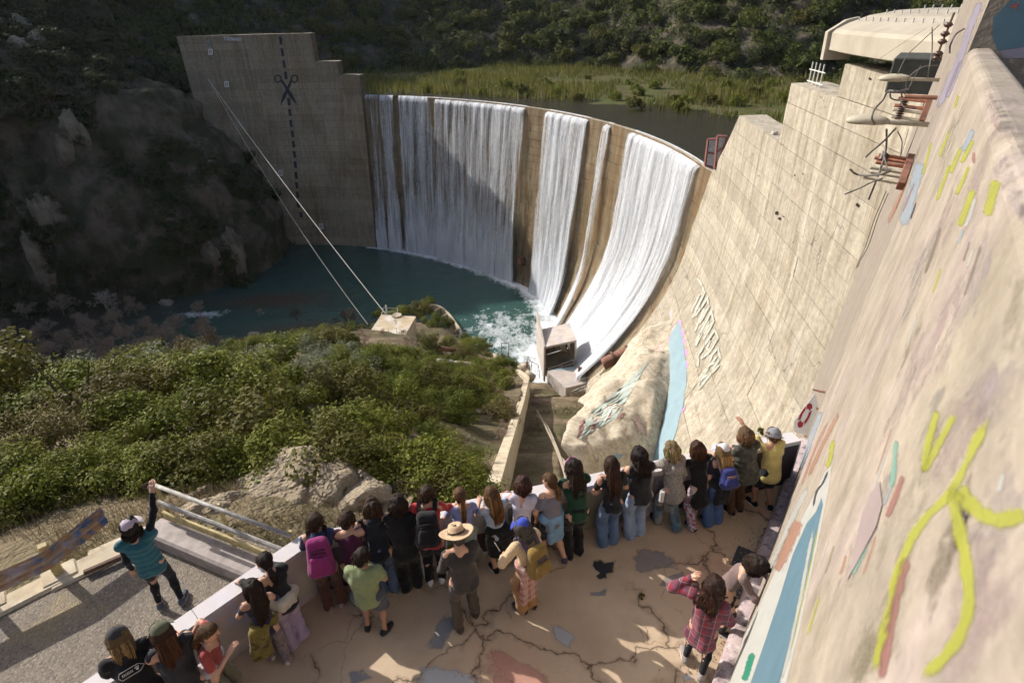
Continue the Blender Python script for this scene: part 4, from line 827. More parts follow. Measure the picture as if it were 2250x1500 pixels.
for i, (x, y, l_, w_, a_, m_) in enumerate(((2150,1330,260,120,1.9,0),(2200,1150,200,110,1.9,1),(2100,960,160,80,2.0,0),(2190,860,120,70,2.1,1),(1960,1330,260,46,1.9,2),(1900,1450,150,36,1.9,2),(2010,1080,220,40,1.95,2),(2060,760,200,40,1.95,0),(2130,640,190,45,1.9,1),(2020,600,160,22,1.93,3),(2080,480,150,26,1.93,0),(2140,400,140,26,1.9,0),(2090,300,120,16,1.9,2),(1985,860,180,18,1.93,0),(1930,1130,190,20,1.92,3),(1860,1250,170,14,1.9,0),(2230,700,120,40,1.7,2),(2220,420,120,22,1.2,1),(2190,260,90,18,1.1,0),(2070,1250,150,30,1.9,4),(2110,1120,110,20,1.9,4),(2215,960,80,20,2.0,3),(2000,760,120,12,1.95,4),(2050,900,100,16,1.95,3))):
    wash(x, y, l_, w_, a_, wk[m_], .0004)
rgw = np.random.default_rng(21)
for k in range(26):                                # thin drips and scratches running with the wall
    t = rgw.random(); x = 1700+t*480+rgw.uniform(-20,120)*(1-t*.3); y = 1460-t*1150+rgw.uniform(-60,60)
    if x > 2240 or pxw(x, y)[2] > 6.0 or pxw(x+25, y-75)[2] > 6.15: continue
    L_ = rgw.uniform(30,130); wstroke('thin_streak', [(x,y),(x+L_*.17,y-L_*.5),(x+L_*.33,y-L_)], rgw.uniform(2.5,7), (PWs,PO,PL,wk[4],wk[2],PY,wk[4],PWs)[k%8], .0012)
# paint on the pier end that faces the camera
pq = W(9.6,6.4); en = -GD
def pxe(px, py, off=.004): return atplane(px, py, GD*(9.605-off), GD)
for nm_, pl, m_ in (('slate_patch',[(2182,40),(2250,-30),(2290,100),(2240,105),(2192,112),(2180,80)],PB),('lilac_patch',[(2197,112),(2290,98),(2290,128),(2205,128)],PBh),('red_dab',[(2218,14),(2240,5),(2232,22)],PMh)):
    V = [pxe(*p, .004 if m_ is PB else .007) for p in pl]; obj(nm_, V, [tuple(range(len(V)))], m_, aw)
# chipped kerb at the wall foot
M_kerb = mat_concrete('chipped_kerb', (.34,.26,.26), (.42,.34,.33), stain=(.05,.04,.045), stain_amt=.95, streak=(5,5,5), scale=3, light=(.66,.62,.62), geo=True)
mb = MB(); prof = [(.15,-.05),(.15,.10),(.11,.15),(0.0,.16)]
sv = np.linspace(-1, 9.35, 60); V = [W(s, z, o_-.0) if z > 0 else W(s, z, o_) for s in sv for o_, z in prof]
V = [np.asarray(v)+np.array([0,0,.012*vnoise(np.array([i*.9,2.,3.]))]) for i, v in enumerate(V)]; obj('wall_kerb', V, grid_faces(len(sv), 4), M_kerb, aw)

# ---- platform
def mat_floor():
    g = N('platform_concrete'); P = g.geo()
    base = g.ramp(g.noise(P, .9, 6, .6), [(.3,(.40,.295,.195)),(.7,(.55,.425,.30))])
    rd = g.ramp(g.noise(g.geo((1,1,1)), .45, 4), stop(.5,.66)); gx_ = g.n('ShaderNodeSeparateXYZ'); gg = g.n('ShaderNodeNewGeometry'); g.l(gg.outputs['Position'], gx_.inputs[0])
    base = g.mix(g.math('MULTIPLY', rd, .7), base, (.38,.19,.12))
    sp = g.ramp(g.noise(P, 14, 4, .7), stop(.62,.74)); base = g.mix(g.math('MULTIPLY', sp, .35), base, (.62,.52,.42))
    nz = g.n('ShaderNodeTexNoise'); nz.inputs['Scale'].default_value = 2.6; nz.inputs['Detail'].default_value = 6; g.l(P, nz.inputs['Vector'])
    vm = g.n('ShaderNodeVectorMath', operation='MULTIPLY_ADD'); vm.inputs[1].default_value = (.75,.75,0); g.l(nz.outputs['Color'], vm.inputs[0]); g.l(P, vm.inputs[2])
    cks = None
    for sc, wd in ((.62,.006),(1.5,.0035)):
        v = g.n('ShaderNodeTexVoronoi', feature='DISTANCE_TO_EDGE'); v.inputs['Scale'].default_value = sc; g.l(vm.outputs[0], v.inputs['Vector'])
        c = g.ramp(v.outputs['Distance'], [(0,(1,1,1)),(wd,(0,0,0))]); m = g.ramp(g.noise(g.geo((1,1,1)), .8 if sc > 1 else .35, 2), stop(.52,.60) if sc > 1 else stop(.40,.48)); c = g.math('MULTIPLY', c, m)
        halo = g.math('MULTIPLY', g.ramp(v.outputs['Distance'], [(0,(1,1,1)),(wd*5,(0,0,0))]), m); base = g.mix(g.math('MULTIPLY', halo, .45), base, (.14,.085,.05))
        cks = c if cks is None else g.math('MAXIMUM', cks, c)
    base = g.mix(g.math('MULTIPLY', cks, .9), base, (.045,.032,.022))
    g.set(base, .85, .25); h = g.math('SUBTRACT', g.math('MULTIPLY', g.noise(P, 30, 5, .7), .4), g.math('MULTIPLY', cks, 1.0)); g.bump(h, .6, .012); return g.m
M_plat = mat_floor()
PI_ = [np.array(p) for p in ((-5.9,1.55),(-3.62,4.05),(-2.72,5.05),(4.50,6.88))]          # inner foot line of the parapet
wl = lambda s: W(s,0)[:2]
poly = [(-9,-1.8),*PI_,wl(8.62),wl(-3.5),(-6,-6)]
MB().prism(poly, -.5, 0).build('platform', M_plat, kind='structure')
# paint on the platform floor
def floor_paint(lab, pxs, mat, h=.004):
    P = np.array([atz(*p, h) for p in pxs]); c = P.mean(0); Q = []                       # soft, irregular edge: inner fan plus a fading rim
    for a, b in zip(P, np.roll(P, -1, 0)):
        for t in np.linspace(0, 1, 6, endpoint=False): q = a+(b-a)*t; Q.append(q+(q-c)*.10*vnoise(np.array([q[0]*7,q[1]*7,3.])))
    Q = np.array(Q)-c; n = len(Q); V = np.vstack([[np.zeros(3)], Q*.62, Q*1.16]); Fc = [(0,1+i,1+(i+1)%n) for i in range(n)]+[(1+i,1+n+i,1+n+(i+1)%n,1+(i+1)%n) for i in range(n)]
    o = obj('floor_paint', V, Fc, mat, None, col=np.r_[1,np.ones(n),np.zeros(n)], loc=tuple(c)); tag(o, lab, 'paint patch')
ZP = lambda x, y: (700+x/2.5, 1200+y/2.5)
FB = mat_paint('floor_blue', (.28,.30,.33), .62, scale=5, soft=True); FW = mat_paint('floor_white', (.50,.51,.53), .45, scale=6, soft=True); FP_ = mat_paint('floor_coral', (.56,.29,.22), .62, scale=4, soft=True); FG = mat_paint('floor_grey', (.32,.275,.26), .44, scale=5, soft=True); FT = mat_paint('floor_tar', (.035,.035,.04), .10, scale=9, soft=True); FT2 = mat_paint('floor_black', (.045,.045,.05), .3, scale=9)
floor_paint('blue grey paint band on the floor left of the hat wearer', [ZP(570,560),ZP(680,590),ZP(790,370),ZP(690,360)], FB)
floor_paint('pale white paint block at the front edge of the floor', [ZP(535,760),ZP(560,652),ZP(650,655),ZP(900,700),ZP(900,780),ZP(560,800)], FW)
floor_paint('coral pink spray patch in the sunlit middle of the floor', [ZP(905,600),ZP(930,545),ZP(1010,560),ZP(1240,690),ZP(1330,770),ZP(1200,800),ZP(930,790)], FP_)
floor_paint('square pale blue painted patch beside the long floor crack', [ZP(1270,430),ZP(1330,430),ZP(1420,500),ZP(1380,560),ZP(1300,520)], FW, .005)
floor_paint('large grey painted area behind the jeans wearers', [ZP(1720,60),ZP(1740,10),ZP(1920,20),ZP(1990,130),ZP(1730,140)], FG)
floor_paint('smaller grey painted patch near the flannel shirt wearer', [ZP(1870,220),ZP(1900,165),ZP(2000,135),ZP(2050,200)], FG)
floor_paint('black tar patch on the floor near the green sweater wearer', [ZP(1510,80),ZP(1620,85),ZP(1622,140),ZP(1580,150),ZP(1585,175),ZP(1535,180),ZP(1525,160),ZP(1545,150),ZP(1508,110)], FT)
floor_paint('pale blue paint splash at the lower left of the floor', [ZP(160,690),ZP(250,660),ZP(300,720),ZP(180,770)], FB)
floor_paint('blue paint smear in the middle of the floor', [ZP(1480,250),ZP(1560,250),ZP(1590,220),ZP(1590,275),ZP(1480,272)], FB, .005)
floor_paint('light lavender spot under the flannel shirt wearer', [ZP(1990,710),ZP(2040,700),ZP(2060,725),ZP(2010,740)], FW, .005)
for i, (a_, b_) in enumerate(((2.75,2.95),(3.15,3.4),(5.6,5.9),(6.1,6.5))):
    P = [W(a_,.004,.42),W(b_,.004,.42),W(b_,.004,.17),W(a_,.004,.17)]; c = np.mean(P,0); o = obj('floor_paint', [p-c for p in P], [(0,1,2,3)], FT2, None, loc=tuple(c)); tag(o, ('nearest','second','third','farthest')[i]+' black painted square on the floor along the right wall foot', 'paint patch')
# rubble and grit along the wall foot
M_grit = mat_plain('grit', (.34,.26,.18), .95, .2, .4, 20, 0); gv = []; gf = []
for k in range(1500):
    s = RNG.uniform(1.5, 7); o_ = .16+abs(RNG.normal(0,.22)); p = W(s, .004, o_); r_ = RNG.uniform(.004,.017); b = len(gv); q = RNG.normal(size=(5,3)); q /= np.linalg.norm(q,axis=1)[:,None]; q[:,2] = np.abs(q[:,2])
    gv += [tuple(p+r_*q[i]) for i in range(5)]; gf += [(b,b+1,b+2),(b,b+2,b+3),(b,b+3,b+4),(b,b+4,b+1)]
obj('wall_foot_grit', gv, np.array(gf), M_grit, kind='stuff', label='loose grit and chips along the foot of the right wall', cat='grit')

# ---- parapet with painted top
def mat_parapet():
    g = N('parapet_paint'); P = g.geo(); base = g.ramp(g.noise(P, 1.1, 5), [(.3,(.36,.32,.30)),(.7,(.47,.43,.40))])
    for sc, lo, c in ((1.3,.54,(.42,.38,.46)),(2.6,.58,(.30,.42,.62)),(2.2,.60,(.42,.55,.46)),(1.7,.6,(.56,.46,.44))):
        base = g.mix(g.math('MULTIPLY', g.ramp(g.noise(g.geo((1+sc*.03,1,1.1)), sc, 5, .6, .6), stop(lo,lo+.1)), .75), base, c)
    sep = g.n('ShaderNodeSeparateXYZ'); gg = g.n('ShaderNodeNewGeometry'); g.l(gg.outputs['Normal'], sep.inputs[0])
    top = g.ramp(sep.outputs[2], stop(.6,.8)); base = g.mix(g.math('MULTIPLY', top, .55), base, (.66,.63,.64))
    g.set(base, .75, .3); g.bump(g.noise(P, 25, 5, .7), .35, .01); return g.m
M_par = mat_parapet(); M_pin = mat_concrete('parapet_inner', (.27,.24,.22), (.36,.32,.29), stain=(.20,.17,.20), stain_amt=.7, streak=(.8,.8,.8), scale=1.3, light=(.34,.33,.25))
par = empty('parapet', (0,0,0), label='low painted concrete parapet the visitors lean on', cat='parapet')
pts = [PI_[0],PI_[1],PI_[2],PI_[2]+(PI_[3]-PI_[2])*.34,PI_[2]+(PI_[3]-PI_[2])*.67,PI_[3]]
def outn(d): return np.array([-d[1], d[0]])
off = []
for i, p in enumerate(pts):                 # mitred outer line
    ds = [ (pts[k+1]-pts[k])/np.linalg.norm(pts[k+1]-pts[k]) for k in (i-1,i) if 0 <= k < len(pts)-1]; n = sum(outn(d) for d in ds); n /= np.linalg.norm(n); off.append(p+n*.25/max(.5, n.dot(outn(ds[0]))))
for i in range(len(pts)-1):
    a, b, c, d = pts[i], pts[i+1], off[i+1], off[i]; e = (b-a)/np.linalg.norm(b-a)*.003; h0, h1 = .895, .90
    def ring(p, q): # cross-section from inner p to outer q
        o_ = (q-p); L = [(0,-.55),(0,.85),(.06,.895),(.94,.90),(1,.86),(1,-4.5 if i > 1 else -.6)]
        return [(*(p+o_*t), z) for t, z in L]
    A_, B_ = ring(a+e, d+e), ring(b-e, c-e); V = A_+B_; Fc = [(k,k+6,k+7,k+1) for k in range(5)]+[(0,1,2,3,4,5),(11,10,9,8,7,6)]
    obj('wall_panel', V, Fc, M_par, par)
# colour fields on the inner faces
def inner_paint(name, t0, t1, z0, z1, mat, seg=(2,5)):
    a, b = PI_[2], PI_[3]; d = (b-a); n = -outn(d/np.linalg.norm(d))*.004; V = [(*(a+d*t0+n),z0),(*(a+d*t1+n),z0+.02),(*(a+d*t1+n),z1),(*(a+d*t0+n),z1)]; obj(name, V, [(0,1,2,3)], mat, par)
for t0, t1, z0, z1, c in ((.0,.10,.02,.8,'#6f6a70'),(.1,.2,.25,.83,'#4b4a4d'),(.27,.33,.05,.45,'#4a3a36'),(.36,.44,.03,.82,'#77776d'),(.47,.62,.02,.8,'#8b8674'),(.66,.72,.3,.82,'#777379'),(.72,.80,.04,.6,'#5d5257'),(.86,.995,.01,.84,'#463c40')):
    inner_paint('colour_field', t0, t1, z0, z1, mat_paint('field'+c, srgb(c), .22, scale=2.5))
for t0, t1, z0, z1, c in ((.02,.12,.02,.11,'#6b2a4c'),(.72,.79,.02,.14,'#6d5f86'),(.24,.27,.25,.36,'#8a9a35')):
    inner_paint('colour_field', t0, t1, z0, z1, mat_paint('field'+c, srgb(c), .25, scale=6))

# ---- road and verge on the left
def mat_road():
    g = N('gravel_road'); P = g.geo(); v = g.n('ShaderNodeTexVoronoi'); v.inputs['Scale'].default_value = 42; g.l(P, v.inputs['Vector'])
    base = g.ramp(g.noise(P, 1.0, 5), [(.3,(.13,.108,.083)),(.7,(.20,.165,.125))]); sep = g.n('ShaderNodeSeparateColor'); g.l(v.outputs['Color'], sep.inputs[0])
    base = g.mix(g.math('MULTIPLY', g.ramp(sep.outputs[0], stop(.6,.98)), .4), base, (.36,.31,.25)); base = g.mix(g.math('MULTIPLY', g.ramp(sep.outputs[1], stop(.72,.8)), .6), base, (.09,.07,.055))
    base = g.mix(g.math('MULTIPLY', g.ramp(g.noise(P, .7, 3), stop(.6,.7)), .4), base, (.36,.27,.12))
    g.set(base, .8, .4); g.bump(g.math('SUBTRACT', 1.0, v.outputs['Distance']), .8, .012); return g.m
M_road = mat_road()
EDGE = [(-30,-8),(-9.0,3.2),(-7.2,5.0),(-6.3,5.75),(-5.5,6.3),(-5.0,6.35),(-2.9,5.55)]
rp = [(-30,-8),*EDGE[1:],(-3.05,5.25),(-3.8,4.25),(-6.05,1.75),(-9,-1.8),(-14,-8)]
MB().prism(rp, -.6, -.01).build('road', M_road, kind='structure')
vx = np.arange(-24, -1.6, .3); vy = np.arange(1.0, 11.0, .3); VX, VY = np.meshgrid(vx, vy, indexing='ij'); ed = np.interp(VX, [p[0] for p in EDGE], [p[1] for p in EDGE]); dst = VY-ed
hh = np.clip(dst/ (8.8-ed+1e-3), 0, 1); VZ = np.where(dst < 0, -.06, -.03-hh**1.3*1.1)+.07*fbm(np.stack([VX*1.2,VY*1.2,VX*0],-1),4)*np.clip(dst+.3,0,1); VZ = np.where(VY > 8.4, gz(VX,VY)+.25*0-.15, VZ)
obj('road_verge', np.stack([VX,VY,VZ],-1).reshape(-1,3), grid_faces(len(vx), len(vy)), M_soil, None, True, kind='structure')
# broken paving edge slabs
for i, (x, y, sx, sy, rz, lab) in enumerate(((62,1300,1.0,.35,.75,'cracked paving slab at the left end of the road edge'),(190,1240,.9,.4,.7,'cracked paving slab under the guardrail end'),(262,1195,.8,.35,.65,'pale cracked slab between the guardrail and the steel railing'))):
    p = atz(x, y, .02); mb = MB(); mb.box((0,0,0),(sx,sy,.10),rz,.03); o = mb.build('edge_slab', M_cw, loc=(p[0],p[1],-.012-.007*i)); tag(o, lab, 'slab')
# ---- steel railing on a kerb
rl = empty('steel_railing', (-4.1,5.7,0), label='three bar painted steel railing on a concrete kerb beside the road', cat='railing'); oR = np.array([-4.1,5.7,0])
ra, rb = np.array([-5.36,6.25,0]), np.array([-2.95,5.20,0]); rd_ = (rb-ra)/np.linalg.norm(rb-ra); rn_ = np.array([-rd_[1],rd_[0],0]); RZ = math.atan2(rd_[1],rd_[0]); Lr = np.linalg.norm(rb-ra)
M_rail = mat_plain('worn_rail_paint', (.30,.285,.26), .6, .4, .35, 9, .3); M_railY = mat_plain('rail_ochre', (.42,.34,.16), .7, .3, .35, 9, .3); M_railP = mat_plain('rail_lilac', (.30,.26,.24), .7, .3, .3, 5, .3)
MB().tube([ra-oR+[0,0,.95], rb-oR+[0,0,.95]], .03, 10).build('top_rail', M_rail, rl, True)
MB().box((ra+rb)/2-oR+[0,0,.58], (Lr,.05,.085), RZ, .02).build('middle_rail', M_rail, rl)
MB().box((ra+rb)/2-oR+[0,0,.33], (Lr,.05,.12), RZ, .015).build('lower_rail', M_railY, rl)
for f in (.012,.5,.985):
    p = ra+(rb-ra)*f-oR+rn_*.045; MB().box(p+[0,0,.5], (.06,.035,.98), RZ, .006).build('post', M_railY, rl)
MB().box((ra+rb)/2-oR-rn_*.16+[0,0,.07], (Lr+.25,.34,.3), RZ, .035).build('kerb', M_railP, rl)
# ---- guardrail
gr = empty('guardrail', (-6.3,5.4,0), label='rusty steel guardrail daubed with blue yellow and pink paint', cat='guardrail'); oR = np.array([-6.3,5.4,0])
def mat_guard():
    g = N('guardrail_paint'); P = g.geo(); base = g.ramp(g.noise(P, 5, 5), [(.3,(.30,.17,.08)),(.7,(.40,.25,.13))])
    sx = g.n('ShaderNodeSeparateXYZ'); gg = g.n('ShaderNodeNewGeometry'); g.l(gg.outputs['Position'], sx.inputs[0]); d = g.math('ADD', sx.outputs[0], g.math('MULTIPLY', g.noise(P, 4, 4), .7))
    r_ = g.ramp(g.math('ADD', g.math('MULTIPLY', d, .42), 3.4), [(0,(.30,.20,.03)),(.60,(.30,.20,.03)),(.66,(.40,.31,.29)),(.78,(.42,.33,.31)),(.83,(.07,.12,.24)),(.88,(.38,.33,.31)),(.94,(.06,.11,.24))])
    m = g.ramp(g.noise(P, 7, 5, .65), stop(.46,.58)); g.set(g.mix(m, base, r_), .5, .45); g.bump(g.noise(P, 40, 3), .2, .004); return g.m
M_gr = mat_guard(); ga, gb = np.array([-9.2,3.0,.48]), np.array([-5.95,5.66,.50]); gd = (gb-ga)/np.linalg.norm(gb-ga); gn = np.array([-gd[1],gd[0],0]); V = []
tt = np.r_[np.linspace(0,.86,14), np.linspace(.88,1.04,8)]
for t in tt:
    c = ga+(gb-ga)*t+gn*max(0,t-.86)*1.9+np.array([0,0,max(0,t-.86)*.35]); wd = 1
    for k in range(13):
        h = (k/12-.5)*.32; pr_ = .055*math.cos(k/12*4*math.pi)-.05*(2*k/12-1)**4; V.append(c+np.array([0,0,h*wd])-gn*pr_-oR)
obj('beam', V, grid_faces(len(tt),13), M_gr, gr, True)
for px_, py_ in ((128,1262),(-30,1330)):
    p = atz(px_, py_, 0); MB().box((p[0]-oR[0]+.03,p[1]-oR[1],.3), (.11,.11,.62), .7, .01).build('post', M_railY, gr); MB().box((p[0]-oR[0]+.03,p[1]-oR[1],.02), (.42,.34,.07), .7, .02).build('footing', M_cw, gr)
o = MB().box((0,0,0),(1.0,.07,.06),.62,.01).build('loose_bar', M_rust2, loc=(-5.75,5.72,.06)); tag(o, 'rusty bar lying on the road edge behind the teal vest wearer', 'bar')

# ---- boulders beyond the railing
def boulder(name, c, size, seed, mat, lab, rz=0, cat='boulder', flat=.55, res=28, group=None, rough=1.0):
    th = np.linspace(0, math.pi, res); ph = np.linspace(0, 2*math.pi, res*2); T, Pp = np.meshgrid(th, ph, indexing='ij')
    D = np.stack([np.sin(T)*np.cos(Pp), np.sin(T)*np.sin(Pp), np.cos(T)], -1); r_ = np.random.default_rng(seed); rad_ = np.ones(T.shape)*1.25
    for k in range(11):                                             # cut flat facets
        n = r_.normal(size=3); n /= np.linalg.norm(n); rad_ = np.minimum(rad_, r_.uniform(.72,1.0)/np.maximum(D@n, .12))
    rad_ = rad_*(1+.10*rough*fbm(D*2+seed, 4)+.05*rough*ridged(D*4+seed*2,3)+(rough > 1)*.12*ridged(D*np.array([3,3,9.])+seed,3)); Vv = D*rad_[...,None]*np.array(size)
    return obj(name, Vv.reshape(-1,3), grid_faces(res, res*2), mat, None, rough <= 1, loc=tuple(c), rz=rz, label=lab, cat=cat, group=group)
M_sand = mat_rock('sandstone', (.24,.195,.135), (.37,.31,.23), (.20,.16,.10), .4); M_dkrock = mat_rock('dark_sandstone', (.14,.11,.08), (.24,.195,.14), (.09,.075,.05), .4)
for i, (p, z, sz, m_, lab) in enumerate((((470,1130),-.55,(.75,.5,.5),M_sand,'small pale boulder behind the middle of the steel railing'),((590,1122),-.85,(1.0,.7,.62),M_sand,'rounded pale boulder just left of the magenta backpack wearer'),((690,1095),-.95,(1.3,.8,.70),M_sand,'largest pale sandstone boulder behind the parapet bend'),((775,1108),-.95,(.95,.7,.68),M_sand,'pale cracked boulder behind the maroon sweater wearer'),((842,1075),-1.3,(.6,.5,.5),M_dkrock,'dark boulder farthest back in the row of boulders'),((888,1095),-1.35,(.75,.55,.6),M_dkrock,'brown lichen stained boulder behind the black jacket wearer'),((425,1095),-.6,(.35,.3,.25),M_sand,'little pale rock at the left end of the row of boulders'))):
    c = atz(*p, z+sz[2]*.4); boulder('boulder', (c[0],c[1],z), sz, 31+i*7, m_, lab, i*1.3)
# ---- slab house over the dam end
M_beige = mat_concrete('beige_slab', (.40,.355,.275), (.48,.43,.345), stain=(.28,.245,.19), stain_amt=.35, streak=(.6,.6,.2), scale=.5, bump=.15)
cp = empty('crest_canopy', tuple(P_face(thy(35),3.5)), label='beige curved concrete canopy with bolt rows over the dam end', cat='canopy'); oC = np.array(cp.location)
cross = [(.0,4.05),(.95,4.30),(.98,5.25),(.80,5.45),(.1,5.80),(-1.0,6.18),(-2.6,6.42),(-4.5,6.5),(-4.5,4.0)]
tv = np.linspace(thy(40.6), thy(27.5), 14); V = []
for k, t in enumerate(tv):
    cv = .35*math.sin(k/13*math.pi)
    for o_, z in cross: V.append(P_face(t, 0.0, o_+cv*(o_ > .5))*np.array([1,1,0])+np.array([0,0,z])-oC)
obj('roof_slab', V, [tuple(f) for f in grid_faces(14, len(cross))]+[tuple(range(9)), tuple(range(13*9,14*9))[::-1]], M_beige, cp)
V = [P_face(thy(40.75), 0.0, o_)*np.array([1,1,0])+np.array([0,0,z])-oC for o_, z in ((1.15,3.7),(1.2,5.3),(.2,5.95),(-.5,6.1),(-.5,3.7))]; V += [v+np.array([0,.35,0]) for v in V]
obj('end_channel', V, [(0,1,2,3,4),(9,8,7,6,5)]+[(k,(k+1)%5,5+(k+1)%5,5+k) for k in range(5)], M_beige, cp)
bolt = mesh('bolt', *tube_vf([(0,0,-.05),(0,0,.2)], .035, 6), M_steel)
for row, o_ in enumerate((-.2,-1.6,-3.6)):
    for k in range(13):
        t = thy(40.0-k*.95-row*.2); z = np.interp(o_, [-4.5,-2.6,-1.0,.1], [6.5,6.42,6.18,5.8]); p = P_face(t,0.0,o_)*np.array([1,1,0])+np.array([0,0,z])-oC
        link('bolt', bolt, cp, tuple(p))
MB().box(W(31,5.0,-.5)*np.array([1,1,0])+np.array([-.9,1.0,4.25])-oC, (1.6,3.4,1.3), math.atan2(GD[1],GD[0])-math.pi/2, .05).build('recess_shade_box', mat_plain('recess_shade', (.06,.065,.06), .9, .2, .3, 2, .3), cp)  # solid box, its dark colour stands for the shade inside a recess
# ---- electrical hardware on the wall
M_cream = mat_plain('cream_paint', (.42,.38,.29), .55, .4, .12, 12, .1); M_ins = mat_plain('insulator_brown', (.07,.035,.028), .35, .6, .2, 8, 0); M_bred = mat_plain('bracket_red', (.34,.14,.085), .7, .3, .3, 12, .3)
NO = -ND
def lamp(px, py, L, lab):
    b = pxw(px, py); r = empty('street_lamp', tuple(b), label=lab, cat='lamp', group='street lamps on the abutment wall')
    MB().tube([ND*.1, NO*L*.55, NO*L*.62+np.array([0,0,.015])], .045, 10).build('arm', M_cream, r, True)
    V = []; n = 12
    for t, w, h, dz in ((.46,.045,.045,0),(.52,.11,.09,0),(.64,.15,.12,.0),(.82,.16,.12,-.005),(.95,.13,.09,-.015),(1.0,.06,.045,-.02)):
        for k in range(n):
            a = k*2*math.pi/n; V.append(NO*L*t+GD*w*math.cos(a)+np.array([0,0,dz+h*math.sin(a)*(1 if math.sin(a) > 0 else .6)]))
    obj('lamp_head', V, [(i*n+k,i*n+(k+1)%n,(i+1)*n+(k+1)%n,(i+1)*n+k) for i in range(5) for k in range(n)]+[tuple(range(n))[::-1],tuple(range(5*n,6*n))], M_cream, r, True)
lamp(2040,274,1.35,'lower cream street lamp sticking out of the abutment wall'); lamp(2064,176,1.35,'upper cream street lamp sticking out near the canopy')
def spool(par, c, ax, n=4, r=.09):
    for k in range(n):
        p = c+ax*(k*.055); MB().tube([p, p+ax*.02, p+ax*.04], [r*.6,r,r*.6], 12).build('insulator_disc', M_ins, par, True)
def rack(pa, pb, lab, ins, arms):
    A, B = pxw(*pa), pxw(*pb); r = empty('wire_rack', tuple(A), label=lab, cat='wire rack'); d = B-A; L = np.linalg.norm(d)
    Z = d/L; Yv = WN; Xv = np.cross(Yv, Z); MB().box(d/2+WN*.07, (.16,.12,L), M=np.stack([Xv,Yv,Z],1), bev=.01).build('channel', M_rust, r)
    for t, l_ in arms: MB().box(d*t+WN*(.1+l_/2), (.05,l_,.07), M=np.stack([Xv,Yv,Z],1), bev=.008).build('bracket', M_bred if t < .5 else M_cream, r)
    for t, l_ in ins: spool(r, d*t+WN*l_, Z*1.0)
    return r
r1 = rack((2050,222),(2032,268),'rusty wire rack with brown spool insulators above the lower lamp',[(.15,.55),(.6,.55)],[(.05,.6),(.4,.62),(.6,.62),(.95,.6)])
r2 = rack((2010,347),(1988,411),'lowest rusty wire rack with tangled brackets on the abutment wall',[(.1,.5)],[(.08,.5),(.2,.55),(.35,.5),(.55,.55),(.7,.52),(.9,.6)])
b = pxw(2060,215); o = MB().tube([(0,0,0), NO*.55], .04, 8).build('rusty_pipe', M_rust, loc=tuple(b)); tag(o, 'short rusty pipe end poking out of the wall between the lamps', 'pipe')
tn_ = empty('insulator_string', tuple(atdist(2090,45,17)), label='string of brown insulators hanging from the top of the wall', cat='insulator'); oT = np.array(tn_.location)
MB().tube([atdist(2097,28,17)-oT, atdist(2068,100,17)-oT, atdist(2055,135,17)-oT], .025, 6).build('strain_rod', M_rust2, tn_)
for p in ((2084,55),(2077,75),(2071,92),(2062,118),(2058,128)): c = atdist(*p,17)-oT; MB().tube([c+[0,0,-.05],c,c+[0,0,.05]], [.05,.1,.05], 10).build('insulator_disc', M_ins, tn_, True)
ZL = lambda x, y: (1820+x/2.5, 20+y/2.5)
WIRES = [([(610,88),(500,190),(430,260),(380,360)],.014,17),([(570,100),(570,220),(555,320),(545,380)],.018,15),([(745,110),(700,140),(670,200),(668,240)],.022,12),([(440,440),(380,455),(330,450),(300,500),(255,550),(240,600),(255,632)],.028,13),([(340,450),(345,490),(395,500),(400,460),(360,448)],.022,13),([(370,655),(310,720),(240,780),(207,812)],.03,13),([(320,660),(318,760),(300,840),(260,950),(222,1045)],.03,13),([(380,670),(405,730),(395,815)],.018,13),([(440,660),(425,720),(400,800)],.010,14),([(490,650),(460,730),(425,820)],.012,14),([(330,1010),(270,1150),(220,1300),(150,1425)],.014,13),([(318,1000),(255,1150),(205,1300),(170,1380)],.012,13),([(120,880),(150,905),(210,915),(300,905),(340,890)],.030,12.5),([(88,1018),(180,980),(240,950),(300,930)],.022,12.5),([(300,780),(320,860),(318,890)],.022,12.5),([(600,310),(520,320),(440,380),(420,470)],.02,15),([(480,545),(420,540),(400,510),(410,480)],.018,13),([(275,278),(340,235),(420,180),(540,105)],.008,25),([(510,310),(480,360),(440,440)],.014,15)]
WLAB = ['long wire sloping down across the beige canopy front','wire dropping past the dark recess beside the canopy','thick short wire looping at the top edge of the wall','heavy wire curling left above the lower street lamp','small wire loop beside the upper insulators','thick wire pointing down left from under the lower lamp','longest thick wire hanging down below the lower lamp','curved wire hanging right of the lower lamp head','thin wire between the lower lamp and the lowest rack','second thin wire between the lower lamp and the lowest rack','long wire trailing far down the dam face from the lowest rack','shorter wire trailing beside the longest one on the dam face','crooked cable end sticking out left of the lowest rack','straight wire pointing left below the lowest rack','short wire hanging into the lowest rack','wire arching over the upper street lamp','short wire joining the upper insulators','hair thin wire crossing the canopy top','wire hanging in front of the dark recess']
for i, (pl, r_, D) in enumerate(WIRES):
    c = catmull([atdist(*ZL(*p), D+.25*math.sin(k*1.7+i)) for k, p in enumerate(pl)], 5); o = MB().tube(c, r_*.62, 6).build('hanging_wire', M_wire, None, True); tag(o, WLAB[i], 'wire', 'loose wires on the abutment wall')
